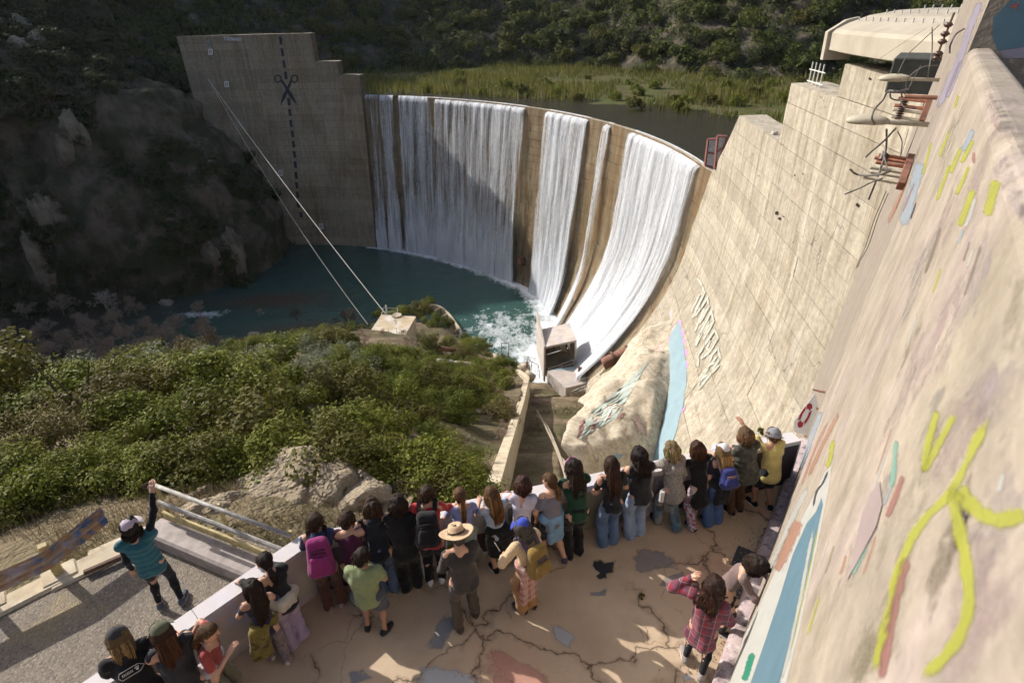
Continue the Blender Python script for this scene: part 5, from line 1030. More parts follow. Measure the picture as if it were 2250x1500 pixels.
# ---- survey sign standing out of the wall
sg = empty('survey_sign', tuple(atplane(1772,950, GD*10.4, GD)), label='white board with red ring standing out from the right wall', cat='sign'); oS_ = np.array(sg.location)
def sp(px, py, d=0): return atplane(px, py, GD*(10.4-d), GD)-oS_
Z9 = lambda x, y: (1650+x/4.285, 850+y/4.285)
b_ = [sp(*Z9(*p)) for p in ((600,60),(640,230),(560,470),(405,420),(403,325))]; V = b_+[v+GD*.03 for v in b_]
obj('board', V, [tuple(range(5)), tuple(range(5,10))[::-1]]+[(k,5+k,5+(k+1)%5,(k+1)%5) for k in range(5)], mat_plain('sign_white', (.74,.73,.70), .5, .4, .06, 6, 0), sg)
M_sred = mat_paint('sign_red', (.36,.03,.05), .12, scale=20); ax1 = np.array([52,-100])*1.0; ax2 = np.array([34,22])*1.0; cc = np.array([508,268])
for q in range(4):
    V = []; n = 7
    for k in range(n):
        a = math.pi/2*q+math.pi/4+.1+(math.pi/2-.2)*k/(n-1)
        for sc in (1.12,.62): e = cc+ax1*math.cos(a)*sc+ax2*math.sin(a)*sc; V.append(sp(*Z9(*e), .006))
    obj('ring_segment', V, [(2*k,2*k+1,2*k+3,2*k+2) for k in range(n-1)], M_sred, sg)
for x0,y0,x1,y1 in ((580,22,702,50),(612,195,650,208),(500,458,530,462)): MB().tube([sp(*Z9(x1,y1)),sp(*Z9((x0+x1)/2,(y0+y1)/2+3)),sp(*Z9(x0,y0))], [.025,.022,.014], 7).build('rusty_peg', M_rust, sg)
# ================================================================ people
def sdf_mesh(prims, k=.03, vox=.016, wr=0.0, wf=14.0, seed=0, dirs=(1,1,1)):
    """one continuous surface from tapered capsules (a, b, ra, rb[, flatten]) blended by smooth minimum, meshed with surface nets"""
    A = np.array([p[0] for p in prims], float); Bq = np.array([p[1] for p in prims], float); ra = np.array([p[2] for p in prims]); rb = np.array([p[3] for p in prims])
    R = np.maximum(ra, rb)[:,None]+k+vox*2; lo = np.minimum(A, Bq)-R; hi = np.maximum(A, Bq)+R; o = lo.min(0); n = np.ceil((hi.max(0)-o)/vox).astype(int)+2
    D = np.full(n, .2, np.float32)
    for i in range(len(prims)):
        i0 = np.maximum(((lo[i]-o)/vox).astype(int), 0); i1 = np.minimum(((hi[i]-o)/vox).astype(int)+2, n)
        g = np.stack(np.meshgrid(*[o[j]+vox*np.arange(i0[j], i1[j]) for j in range(3)], indexing='ij'), -1)
        ba = Bq[i]-A[i]; L2 = ba@ba+1e-9; pa = g-A[i]; h = np.clip((pa@ba)/L2, 0, 1); q = pa-h[...,None]*ba
        if len(prims[i]) > 4: q = q*np.asarray(prims[i][4])
        d = np.linalg.norm(q, axis=-1)-(ra[i]+(rb[i]-ra[i])*h)
        s_ = D[i0[0]:i1[0], i0[1]:i1[1], i0[2]:i1[2]]; hh = np.maximum(k-np.abs(s_-d), 0)/k; s_[...] = np.minimum(s_, d)-hh*hh*k*.25
    if wr:
        ax = [o[j]+vox*np.arange(n[j]) for j in range(3)]; g = np.stack(np.meshgrid(*ax, indexing='ij'), -1)*np.asarray(dirs); m = np.abs(D) < .05
        w = np.zeros(m.sum()); P = g[m]; w = vnoise(P*wf+seed*3.7)+.6*ridged(P*wf*.55+seed*1.9, 2); D[m] += (wr*w).astype(np.float32)
    ins = D < 0; c = np.zeros(n-1, int)
    for dx in (0,1):
        for dy in (0,1):
            for dz in (0,1): c += ins[dx:n[0]-1+dx, dy:n[1]-1+dy, dz:n[2]-1+dz]
    act = (c > 0) & (c < 8); idx = -np.ones(act.shape, int); cells = np.argwhere(act); idx[act] = np.arange(len(cells)); acc = np.zeros((len(cells),3)); cnt = np.zeros(len(cells))
    for ax in range(3):
        e = np.eye(3, dtype=int)[ax]
        for u in (0,1):
            for v in (0,1):
                f = np.zeros(3, int); oth = [j for j in range(3) if j != ax]; f[oth[0]] = u; f[oth[1]] = v
                p0 = cells+f; p1 = p0+e; d0 = D[tuple(p0.T)]; d1 = D[tuple(p1.T)]; m = (d0 < 0) != (d1 < 0); t = d0[m]/(d0[m]-d1[m]); acc[m] += p0[m]+t[:,None]*e; cnt[m] += 1
    V = o+vox*acc/np.maximum(cnt,1)[:,None]; Fc = []
    for ax in range(3):
        e = np.eye(3, dtype=int)[ax]; oth = [(ax+1)%3, (ax+2)%3]; sl0 = [slice(1,n[j]-1) for j in range(3)]; sl0[ax] = slice(0,n[ax]-1); sl1 = list(sl0); sl1[ax] = slice(1,n[ax])
        a0, a1 = ins[tuple(sl0)], ins[tuple(sl1)]; cr = np.argwhere(a0 != a1)
        if not len(cr): continue
        flip = a0[tuple(cr.T)]; base = cr.copy()
        for j in oth: base[:,j] += 1
        q = []
        for (u, v) in ((0,0),(-1,0),(-1,-1),(0,-1)):
            b = base.copy(); b[:,oth[0]] += u; b[:,oth[1]] += v; q.append(idx[tuple(b.T)])
        q = np.stack(q, 1); q[~flip] = q[~flip][:, ::-1]; Fc.append(q)
    return V, np.vstack(Fc)
def mat_cloth(c, kind='plain', c2=None, scale=40):
    key = 'cloth_%s_%s_%s' % (kind, '%.3f%.3f%.3f' % c, '' if c2 is None else '%.2f%.2f%.2f' % c2)
    if key in MATS: return MATS[key]
    g = N('cloth_'+kind); co = g.co('Object'); n1 = g.noise(co, 5, 4)
    base = g.ramp(n1, [(.25,tuple(v*.8 for v in c)),(.75,tuple(min(1,v*1.12) for v in c))])
    if kind == 'denim': base = g.mix(g.math('MULTIPLY', g.ramp(g.noise(co, 3, 3), stop(.42,.68)), .5), base, tuple(min(1,v*1.6+.03) for v in c))
    if kind == 'print': base = g.mix(g.ramp(g.noise(co, scale, 2, .5), stop(.5,.56)), base, c2)
    if kind == 'camo':
        base = g.mix(g.ramp(g.noise(co, 14, 3), stop(.48,.54)), base, c2); base = g.mix(g.ramp(g.noise(g.co('Object',(1,1,1),(3,5,1)), 12, 3), stop(.54,.60)), base, tuple(v*.35 for v in c))
    if kind == 'plaid':
        for axs, w, cc, am in (((9,0,0),.5,(.05,.04,.05),.75),((0,0,9),.5,(.05,.04,.05),.75),((9,0,0),.94,(.55,.5,.5),.8),((0,0,9),.94,(.55,.5,.5),.8),((18,0,0),.86,(.06,.08,.2),.7),((0,0,18),.86,(.06,.08,.2),.7)):
            sx = g.n('ShaderNodeSeparateXYZ'); g.l(g.co('Object', axs), sx.inputs[0]); f = g.math('FRACT', sx.outputs[0 if axs[0] else 2]); base = g.mix(g.math('MULTIPLY', g.math('GREATER_THAN', f, w), am*(.55 if c2 is None else .4)), base, cc if c2 is None else c2)
    if kind == 'patch':
        v = g.n('ShaderNodeTexVoronoi', distance='CHEBYCHEV'); v.inputs['Scale'].default_value = 9; v.inputs['Randomness'].default_value = .25; g.l(co, v.inputs['Vector']); sp_ = g.n('ShaderNodeSeparateColor'); g.l(v.outputs['Color'], sp_.inputs[0])
        base = g.mix(.85, base, g.ramp(sp_.outputs[0], [(0,(.05,.09,.13)),(.3,(.09,.16,.22)),(.55,(.30,.28,.24)),(.8,(.04,.05,.06)),(1,(.13,.20,.26))]))
    if kind == 'quilt':
        sx = g.n('ShaderNodeSeparateXYZ'); g.l(g.co('Object',(0,0,13)), sx.inputs[0]); f = g.math('PINGPONG', sx.outputs[2], .5); g.bump(f, .8, .03); base = g.mix(g.math('MULTIPLY', g.ramp(f, [(0,(1,1,1)),(.10,(0,0,0))]), .3), base, tuple(v*.4 for v in c))
        if c2: base = g.mix(g.ramp(g.noise(co, 16, 3), stop(.5,.55)), base, c2)
    g.set(base, .85, .2)
    if kind == 'knit':
        v = g.n('ShaderNodeTexVoronoi'); v.inputs['Scale'].default_value = 75; g.l(co, v.inputs['Vector']); g.bump(v.outputs['Distance'], 1.0, .02); g.set(g.mix(g.ramp(v.outputs['Distance'], stop(.35,.6)), base, tuple(v_*.45 for v_ in c)))
    elif kind != 'quilt': g.bump(g.noise(co, 17, 5, .6), .6, .02)
    if 'Sheen Weight' in g.b.inputs: g.b.inputs['Sheen Weight'].default_value = .15
    MATS[key] = g.m; return g.m
def mat_hair(c):
    key = 'hair%.3f%.3f%.3f' % c
    if key in MATS: return MATS[key]
    g = N('hair'); n1 = g.noise(g.co('Object',(60,60,9)), 1, 4, .6); at = g.n('ShaderNodeAttribute'); at.attribute_name = 'Col'; sp = g.n('ShaderNodeSeparateColor'); g.l(at.outputs['Color'], sp.inputs[0]); n1 = g.math('ADD', g.math('MULTIPLY', n1, .55), g.math('MULTIPLY', sp.outputs[0], .42)); g.set(g.ramp(n1, [(.28,tuple(v*.32 for v in c)),(.72,tuple(min(1,v*1.4) for v in c))]), .62, .22); g.bump(n1, 1.0, .02); MATS[key] = g.m; return g.m
def mat_skin(c):
    key = 'skin%.3f' % c[0]
    if key in MATS: return MATS[key]
    g = N('skin'); g.set(g.ramp(g.noise(g.co('Object'), 9, 3), [(.3,tuple(v*.88 for v in c)),(.7,c)]), .5, .35); g.b.inputs['Subsurface Weight'].default_value = .08; g.b.inputs['Subsurface Radius'].default_value = (.02,.008,.004); MATS[key] = g.m; return g.m
SK = mat_skin((.52,.30,.21)); SK2 = mat_skin((.40,.22,.145)); M_eye = mat_plain('eye_dark', (.03,.02,.015), .2, .5, 0, 5, 0); M_lip = mat_plain('lips', (.36,.12,.10), .5, .3, 0, 5, 0)
def v3(*a): return np.array(a, float)
def ik(s, t, la, lb, pole):
    d = t-s; D = np.linalg.norm(d)
    if D > (la+lb)*.995: t = s+d/D*(la+lb)*.995; d = t-s; D = np.linalg.norm(d)
    u = d/D; x = np.clip((la*la-lb*lb+D*D)/(2*D), -la, la); h = math.sqrt(max(la*la-x*x, 1e-6)); p = pole-u*pole.dot(u); p /= np.linalg.norm(p)+1e-9; return s+u*x+p*h, t
def rot(v, ax, a): return np.array(Matrix.Rotation(a, 3, Vector(ax))@Vector(v))
def tubes(name, paths, mat, par, n=4):
    V = []; Fc = []; cl = []; rr_ = random.Random(len(paths))
    for P, r in paths:
        v, f = tube_vf(P, r, n, False); b = len(V); V += v; Fc += [tuple(i+b for i in q) for q in f]; cl += [rr_.random()]*len(v)
    return obj(name, V, Fc, mat, par, True, None, np.array(cl))
def strap_between(pts, w, t, mat, name, par):
    P = catmull(pts, 6); T = np.gradient(P, axis=0); T /= np.linalg.norm(T,axis=1)[:,None]; V = []
    for p, tt in zip(P, T):
        s_ = np.cross(tt, v3(0,-1,.3)); s_ /= np.linalg.norm(s_)+1e-9; nn = np.cross(s_, tt); V += [p-s_*w/2, p+s_*w/2, p+s_*w/2+nn*t, p-s_*w/2+nn*t]
    m = len(P); Fc = [(4*i+j,4*i+(j+1)%4,4*i+4+(j+1)%4,4*i+4+j) for i in range(m-1) for j in range(4)]+[(3,2,1,0),(4*m-4,4*m-3,4*m-2,4*m-1)]
    return obj(name, V, Fc, mat, par, False)
WALL_ROT = math.atan2(.245, .969)
def person(label, xy, h, face=0.0, lean=14, bend=0, twist=0, head=(10,0), arms=('wall','wall'), feet=None, top=('tee',(.3,.3,.3)), top_kind=('plain',None), loose=.016, hem=.0, bottom=('pants',(.05,.06,.1)), bot_kind=('plain',None), flare=0, shoes=(.03,.03,.03), sole=(.5,.5,.48), hair=('short',(.06,.04,.025)), hat=None, pack=None, skin=None, build=1.0, extras=None, wall_d=None):
    """face: turn in radians from looking straight over the parapet; arms: pose words or (hand, pole) in local metres"""
    skin = skin or SK; S = h/1.6; sd = hash(label) % 97; sd = sum(map(ord, label)) % 97
    root = empty('person', (xy[0], xy[1], 0), WALL_ROT+face, label=label, cat='person', group='visitors on the platform')
    L = math.radians(lean); Bn = math.radians(bend); up = v3(math.sin(Bn), math.sin(L), math.cos(L)*math.cos(Bn)); up /= np.linalg.norm(up); rt = v3(math.cos(math.radians(twist)), math.sin(math.radians(twist)), 0); rt = rt-up*rt.dot(up); rt /= np.linalg.norm(rt); fw = np.cross(up, rt)
    P = v3(0, -.10*math.sin(L)*h*.6, .525*h); waist = P+up*.085*h; chest = P+up*.20*h; nb = P+up*.295*h+fw*(-.005)
    sh = [P+up*.270*h+rt*s*.094*h*build for s in (-1,1)]; hip = [P+v3(s*.055*h*build, 0, -.02*h) for s in (-1,1)]
    hp, hy = math.radians(head[0]), math.radians(head[1]); hu = rot(up*.5+v3(0,0,.5), rt, -hp); hu /= np.linalg.norm(hu); hf = rot(fw, v3(0,0,1), -hy); hf = hf-hu*hf.dot(hu); hf /= np.linalg.norm(hf); hr = np.cross(hf, hu)
    hs = .5+.5*S**.4; HC = nb+hu*.135*hs*1.02+hf*.018
    Hd = lambda x, y, z: HC+hr*x*hs+hf*y*hs+hu*z*hs
    feet = feet or ((-.085,0.0,0),(.085,.02,0)); ank = [v3(f[0], f[1], .075*S+f[2]) for f in feet]; knee = []
    for i in (0,1): kn, a_ = ik(hip[i], ank[i], .245*h, .235*h, v3(0,1,0)); ank[i] = a_; knee.append(kn)
    la, lb = .168*h, .150*h; elb = []; wri = []
    for i, s in enumerate((-1,1)):
        a = arms[i]
        if a == 'wall':                              # forearm lying on the parapet top
            d = wall_d if wall_d is not None else .34; t = v3(s*.07*S, d+.12, .965); pole = v3(s*.55, .1, -.9)
        elif a == 'wall_out': d = wall_d if wall_d is not None else .34; t = v3(s*.26*S, d+.12, .945); pole = v3(s, -.1, -.2)
        elif a == 'down': t = sh[i]+v3(s*.05, .04, -.31*h); pole = v3(s*.2,-1,0)
        elif a == 'belly': t = P+fw*.17*S+up*.09*h+rt*s*.02; pole = v3(s,-.3,-.3)
        elif a == 'chest': t = chest+fw*.22*S+rt*s*.04-up*.01; pole = v3(s,-.1,-.8)
        elif a == 'hip': t = P+rt*s*.16*S+v3(0,.02,.04*h); pole = v3(s,-.6,0)
        else: t, pole = a
        e, t = ik(sh[i], np.asarray(t,float), la, lb, np.asarray(pole,float)); elb.append(e); wri.append(t)
    # ---- body: one continuous surface
    b = build; sc = S*b
    body = [(P, waist, .092*sc, .080*sc,(.85,1,1)), (waist, chest, .080*sc, .094*sc,(.8,1,1)), (chest, nb-up*.03, .092*sc, .055*S,(.75,1,1)), (nb-up*.03, HC-hu*.06*hs, .048*S, .046*S), (P+rt*-.06*sc, P+rt*.06*sc, .085*sc, .085*sc), (sh[0]-up*.01, sh[1]-up*.01, .052*S, .052*S),
            (Hd(0,-.012,.028), Hd(0,.012,.02), .080*hs, .078*hs), (Hd(0,.02,-.02), Hd(0,.05,-.072), .058*hs, .034*hs), (Hd(0,.088,.0), Hd(0,.105,-.028), .008*hs, .012*hs), (Hd(-.078,-.004,-.01), Hd(-.082,-.012,.02), .012*hs, .016*hs), (Hd(.078,-.004,-.01), Hd(.082,-.012,.02), .012*hs, .016*hs)]
    for i in (0,1):
        body += [(sh[i], elb[i], .046*S, .036*S), (elb[i], wri[i], .037*S, .025*S), (hip[i], knee[i], .078*sc, .052*S), (knee[i], knee[i]+(ank[i]-knee[i])*.35, .05*S, .05*S), (knee[i]+(ank[i]-knee[i])*.35, ank[i], .05*S, .032*S), (ank[i], ank[i]+v3(0,.09*S,-.03*S), .035*S, .03*S)]
    fing = []
    for i, s in enumerate((-1,1)):
        d = wri[i]-elb[i]; d /= np.linalg.norm(d); side = np.cross(d, v3(0,0,1)); side = side/np.linalg.norm(side) if np.linalg.norm(side) > .2 else rt.copy(); nrm = np.cross(side, d); nrm = nrm if nrm[2] < 0 else -nrm; rest = arms[i] in ('wall','wall_out')
        pk = wri[i]+d*.075*S; body += [(wri[i]+side*.012*S, pk+side*.022*S, .018*S, .017*S), (wri[i]-side*.012*S, pk-side*.022*S, .018*S, .017*S)]
        for k, (o_, l_) in enumerate(((-.03,.062),(-.010,.074),(.010,.070),(.03,.055))):
            p0 = pk+side*o_*S; c = .25 if rest else .55; p1 = p0+(d+nrm*c*.4)*l_*S*.5; p2 = p1+(d+nrm*c*1.5)*l_*S*.45; fing.append(([p0-d*.012, p1, p2], [.0095*S,.009*S,.0065*S]))
        tb = wri[i]+d*.025*S-side*s*.026*S; fing.append(([tb, tb-side*s*.022*S+d*.022*S+nrm*.008, tb-side*s*.026*S+d*.05*S+nrm*.016], [.012*S,.0105*S,.008*S]))
    Vb, Fb = sdf_mesh(body, .03, .0155); Vb = [tuple(v) for v in Vb]; Fb = [tuple(f) for f in Fb]
    for Pp, r in fing: v, f = tube_vf(Pp, r, 6); o0 = len(Vb); Vb += v; Fb += [tuple(i+o0 for i in q) for q in f]
    obj('body', Vb, Fb, skin, root, True)
    for s in (-1,1): c = Hd(s*.032,.078,.008); MB().add(*tube_vf([c-hf*.006,c,c+hf*.006],[.007,.0115,.007],8)).build('eye', M_eye, root, True)
    MB().add(*tube_vf([Hd(-.02,.078,-.058),Hd(0,.084,-.06),Hd(.02,.078,-.058)],[.004,.0075,.004],6)).build('mouth', M_lip, root, True)
    # ---- clothes
    ty, tc = top; lo_ = loose; hemz = P-up*(.015+hem)*h
    if ty != 'none':
        tp = [(hemz, waist, .096*sc+lo_*1.0, .086*sc+lo_*.9,(.84,1,1)), (waist, chest, .086*sc+lo_*.9, .098*sc+lo_*.8,(.8,1,1)), (chest, nb-up*.045, .096*sc+lo_*.8, .048*S+lo_*.5,(.75,1,1)), (hemz+rt*-.05*sc, hemz+rt*.05*sc, .082*sc+lo_, .082*sc+lo_), (sh[0]-up*.012, sh[1]-up*.012, .048*S+lo_*.5, .048*S+lo_*.5)]
        for i in (0,1):
            if ty in ('tee','short'): tp += [(sh[i], sh[i]+(elb[i]-sh[i])*.62, .046*S+lo_*.45, .044*S+lo_*.7)]
            elif ty in ('long','hoodie','jacket'): tp += [(sh[i], elb[i], .046*S+lo_*.5, .039*S+lo_*.6), (elb[i], elb[i]+(wri[i]-elb[i])*.93, .039*S+lo_*.6, .030*S+lo_*.45)]
            elif ty == 'vest': tp += [(sh[i]-up*.02, sh[i]-up*.02+rt*(i*2-1)*.012, .060*S+lo_*.7, .056*S+lo_*.7)]
        if ty == 'hoodie': tp += [(nb-fw*.075*S-rt*.05*S-up*.01, nb-fw*.075*S+rt*.05*S-up*.01, .045*S, .045*S), (nb-fw*.085*S-up*.01, nb-fw*.095*S-up*.09, .055*S, .03*S)]
        V, Fq = sdf_mesh(tp, .03, .0145, .0110+lo_*.16, 9, sd, (1.3,1.3,.6)); obj('top', V, Fq, mat_cloth(tc, *top_kind), root, True)
        if ty == 'vest' and extras and 'sleeves' in extras:
            tp = [];
            for i in (0,1): tp += [(sh[i], elb[i], .054*S, .046*S), (elb[i], elb[i]+(wri[i]-elb[i])*.93, .046*S, .034*S)]
            V, Fq = sdf_mesh(tp, .03, .0155, .006, 16, sd); obj('sleeves', V, Fq, mat_cloth(extras['sleeves']), root, True)
    bt, bc = bottom; pr_ = [(P-up*.0, P+v3(0,0,.035*h), .098*sc, .090*sc,(.88,1,1)), (P+rt*-.05*sc-v3(0,0,.02), P+rt*.05*sc-v3(0,0,.02), .084*sc, .084*sc)]
    for i in (0,1):
        if bt == 'pants': pr_ += [(hip[i], knee[i], .078*sc+flare*.2, .058*S+flare*.6), (knee[i], ank[i]-v3(0,0,.025*S), .058*S+flare*.6, .046*S+flare)]
        elif bt == 'leggings': pr_ += [(hip[i], knee[i], .082*sc, .055*S), (knee[i], knee[i]+(ank[i]-knee[i])*.35, .053*S, .053*S), (knee[i]+(ank[i]-knee[i])*.35, ank[i], .053*S, .038*S)]
        elif bt == 'shorts': pr_ += [(hip[i], hip[i]+(knee[i]-hip[i])*.86, .092*sc+flare*.3, .080*S+flare)]
        elif bt == 'skirt': pr_ += [(hip[i], hip[i]+(knee[i]-hip[i])*.7, .095*sc, .10*S+flare)]
    if bt == 'skirt' or bt == 'longskirt':
        zz_ = .22 if bt == 'skirt' else .42; c0 = (hip[0]+hip[1])/2; pr_ += [(c0, c0-v3(0,0,zz_*h), .11*sc, .13*sc+flare), (c0+rt*-.06, c0+rt*-.08-v3(0,0,zz_*h), .08*sc, .09*sc+flare), (c0+rt*.06, c0+rt*.08-v3(0,0,zz_*h), .08*sc, .09*sc+flare)]
    V, Fq = sdf_mesh(pr_, .028, .0155, .0105 if bt != 'leggings' else .003, 12, sd+5, (1,1,1.1)); obj('trousers' if bt in ('pants','leggings') else bt.replace('long',''), V, Fq, mat_cloth(bc, *bot_kind), root, True)
    for i, s in enumerate((-1,1)):
        f0 = v3(ank[i][0], ank[i][1], ank[i][2]-.075*S); an = (feet[i][3] if len(feet[i]) > 3 else s*-.16); dr = v3(math.sin(-an), math.cos(an), 0)
        V, Fq = sdf_mesh([(f0+v3(0,0,.07*S)-dr*.01, f0+v3(0,0,.045*S)-dr*.03, .044*S, .042*S), (f0+v3(0,0,.04*S)-dr*.03, f0+v3(0,0,.034*S)+dr*.13*S, .042*S, .034*S), (f0+dr*.06*S+v3(0,0,.042*S), f0+dr*.125*S+v3(0,0,.034*S), .043*S, .038*S)], .02, .014)
        V[:,2] = np.maximum(V[:,2], .012+f0[2]); so = obj('shoe', V, Fq, mat_cloth(shoes), root, True)
        side = v3(dr[1],-dr[0],0); ol = []
        for k in range(18):
            a = k*2*math.pi/18; y_ = math.cos(a); x_ = math.sin(a); ol.append(f0+dr*(.05+.118*y_)*S+side*x_*(.047+.004*y_)*S)
        V = [p+v3(0,0,.002) for p in ol]+[p+v3(0,0,.024) for p in ol]; obj('sole', V, [tuple(range(18))[::-1], tuple(range(18,36))]+[(k,(k+1)%18,18+(k+1)%18,18+k) for k in range(18)], mat_plain('sole%.2f'%sole[0], sole, .7, .3, .1, 20, 0), so)
    # ---- hair
    hk, hc = hair[0], hair[1]; length = hair[2] if len(hair) > 2 else .0; hm = mat_hair(hc); rg = np.random.default_rng(sd); cap = hat in ('cap','beanie','hat') or (isinstance(hat, tuple) and hat[0] in ('cap','beanie','hat'))
    vol = {'short':.010,'curly':.026,'bob':.018,'long':.013,'longcurly':.026,'pony':.006}[hk]
    hp_ = [(Hd(0,-.020,.034), Hd(0,.006,.040), (.084+vol)*hs, (.080+vol*.9)*hs), (Hd(0,-.045,.0), Hd(0,-.05,-.045), (.070+vol)*hs, (.055+vol)*hs)]
    back = HC-hf*.085*hs; dn = -(up*.75+v3(0,0,.25)); dn /= np.linalg.norm(dn); bo = -fw*.035
    if hk in ('curly','bob'): hp_ += [(Hd(s*.062,-.03,.01), Hd(s*.062,-.028,-.07-(.03 if hk == 'bob' else 0)), (.036+vol)*hs, (.034+vol)*hs) for s in (-1,1)]+[(Hd(0,-.06,-.03), Hd(0,-.065,-.10-(.04 if hk == 'bob' else 0)), (.058+vol*.7)*hs, (.05+vol*.5)*hs)]
    tail = None
    if hk in ('long','longcurly'):
        c0 = Hd(0,-.07,-.03); c1 = c0+dn*length*.5+bo*1.2; c2 = c0+dn*length+bo*1.0; w = .06 if hk == 'long' else .075
        for o_ in (-1,0,1): hp_ += [(c0+hr*o_*.04, c1+hr*o_*w*.9, .05*hs+vol*.5, .046*hs+vol*.5), (c1+hr*o_*w*.9, c2+hr*o_*w*.55, .044*hs+vol*.5, .022)]
        hp_ += [(Hd(s*.07,-.015,.0), Hd(s*.075,-.02,-.10), .032*hs+vol*.5, .035*hs) for s in (-1,1)]; tail = (c0,c1,c2,w)
    if hk == 'pony':
        tz = hair[3] if len(hair) > 3 else -.02; c0 = Hd(0,-.098,tz); c1 = c0-hf*.045+dn*length*.45; c2 = c0-hf*.02+dn*length; hp_ += [(c0, c1, .024, .036), (c1, c2, .036, .012)]; tail = (c0,c1,c2,.022)
    V, Fq = sdf_mesh(hp_, .03, .0145, (.008 if hk in ('short','long') else .005) if hk in ('short','long','pony') else .014, 30, sd+11, (1,1,.35) if 'curl' not in hk else (1,1,1)); 
    # keep the face and ears clear
    loc_ = (V-HC); fx, fy_, fz = loc_@hr, loc_@hf, loc_@hu; push = (fy_ > .028*hs) & (fz < .045*hs) & (np.abs(fx) < .09*hs); V[push] -= (hf*.055*hs)*((fy_[push]-.028*hs)/.06).clip(0,1)[:,None]
    ho = obj('hair', V, Fq, hm, root, True); st_ = []; ns = {'short':240,'curly':240,'bob':220,'long':240,'longcurly':280,'pony':190}[hk]
    for q in range(ns):
        az = rg.uniform(-math.pi*.80, math.pi*.80); d0 = rot(-hf, hu, az); r0 = .086*hs+vol*hs; jit = lambda a: rg.normal(0, a, 3)
        if tail is not None and hk != 'pony' and rg.random() < .75:
            c0, c1, c2, w = tail; x = rg.uniform(-1.2,1.2); y_ = -fw*rg.uniform(.035,.062); pth = [Hd(x*.02,-.03,.105+vol), c0+hr*x*.062+y_*1.0, c1+hr*x*w*1.15+y_, c2+hr*x*w*.9+y_*.6+dn*rg.uniform(-.06,.05)]
            if cap: pth = pth[1:]
        elif hk == 'pony':
            if rg.random() < .5 or cap: c0, c1, c2, w = tail; a = rg.uniform(0,6.28); o_ = hr*math.cos(a)+hf*math.sin(a); pth = [c0+o_*.015, c1+o_*.036, c2+o_*.02+dn*rg.uniform(-.05,.06)]
            else: pth = [Hd(rg.uniform(-.06,.06),.03,.10), HC+rot(-hf,hu,az*.7)*r0*.98+hu*.03, tail[0]+jit(.008)]
        elif hk == 'short': z0 = rg.uniform(-.03,.085); rr = r0*math.sqrt(max(.1,1-(z0/.11)**2)); p0 = Hd(0,-.018,.03)+d0*rr*.97+hu*(z0-.02); pth = [p0, p0+(d0*.3-hu+jit(.5))*.018, p0+(d0*.15-hu*1.2+jit(.6))*.034]
        else:
            z1 = -.08-(.05 if hk == 'bob' else .01); pth = [Hd(0,-.01,.10+vol)+d0*.02, Hd(0,-.02,.03)+d0*r0*1.0, Hd(0,-.02,z1*.5)+d0*r0*.99+jit(.008), Hd(0,-.02,z1)+d0*r0*rg.uniform(.85,1.05)+jit(.012)]
            if cap: pth = pth[2:]
        C_ = catmull(pth, 4); cu = .012 if 'curl' in hk else .003; t_ = np.linspace(0,1,len(C_)); ph_ = rg.uniform(0,6.28); C_ = C_+(hr[None]*np.sin(t_*14+ph_)[:,None]+hf[None]*np.cos(t_*12+ph_)[:,None])*cu*t_[:,None]
        st_.append((C_, np.linspace(.0068,.0022,len(C_))*(1.15 if hk != 'short' else 1)))
    tubes('strands', st_, hm, ho, 3)
    if hk == 'pony': MB().add(*tube_vf([tail[0]-dn*.008, tail[0]+dn*.012], .027, 10)).build('hair_tie', M_ins, ho)
    # ---- headgear
    if hat:
        kd, hcol = hat[0], hat[1]; hcm = mat_cloth(hcol); hcm2 = mat_cloth(hat[2]) if len(hat) > 2 else hcm; R_ = .098*hs+vol*.25
        def dome(zt, zb, n=16, m=8, rr=R_, sq=1.0):
            V = []
            for i in range(m+1):
                a = (i/m)*math.pi/2; z = zb+(zt-zb)*math.cos(a); r = rr*math.sin(a)**.75
                for k in range(n): t = k*2*math.pi/n; V.append(Hd(0,-.014,0)+hr*r*math.cos(t)*.93+hf*r*math.sin(t)*1.08+hu*(z*hs-.012*math.sin(t)))
            return V, [(i*n+k,i*n+(k+1)%n,(i+1)*n+(k+1)%n,(i+1)*n+k) for i in range(m) for k in range(n)]
        if kd == 'cap':
            co_ = obj('cap', *dome(.128,.035), hcm, root, True); V = []; n = 11
            bf = hf if len(hat) < 4 else -hf
            for k in range(n):
                a = (k/(n-1)-.5)*2.1; d_ = bf*math.cos(a)+hr*math.sin(a)
                for q, rr in enumerate((.09,.14,.175)): V.append(Hd(0,-.012,.038-.004*q)+d_*rr*hs*np.interp(abs(a),[0,1.05],[1,.86 if q else 1])-hu*.018*(abs(a)/1.05)**2*q)
            m = len(V); V += [v-hu*.006 for v in V]; gf = [tuple(f) for f in grid_faces(n,3)]; obj('brim', V, gf+[tuple(i+m for i in f[::-1]) for f in gf], hcm2, co_, True)
            MB().add(*tube_vf([Hd(0,-.014,.128),Hd(0,-.014,.135)], .008, 8)).build('button', hcm2, co_)
        elif kd == 'beanie':
            co_ = obj('beanie', *dome(.135,.012,rr=R_*1.04), hcm, root, True); V = []; n = 16
            for zz, rr in ((-.005,1.05),(-.002,1.12),(.035,1.13),(.04,1.05)):
                for k in range(n): t = k*2*math.pi/n; V.append(Hd(0,-.014,0)+(hr*math.cos(t)*.93+hf*math.sin(t)*1.08)*R_*rr+hu*(zz*hs-.012*math.sin(t)))
            obj('cuff', V, [(i*n+k,i*n+(k+1)%n,(i+1)*n+(k+1)%n,(i+1)*n+k) for i in range(3) for k in range(n)], hcm, co_, True)
        elif kd == 'hat':
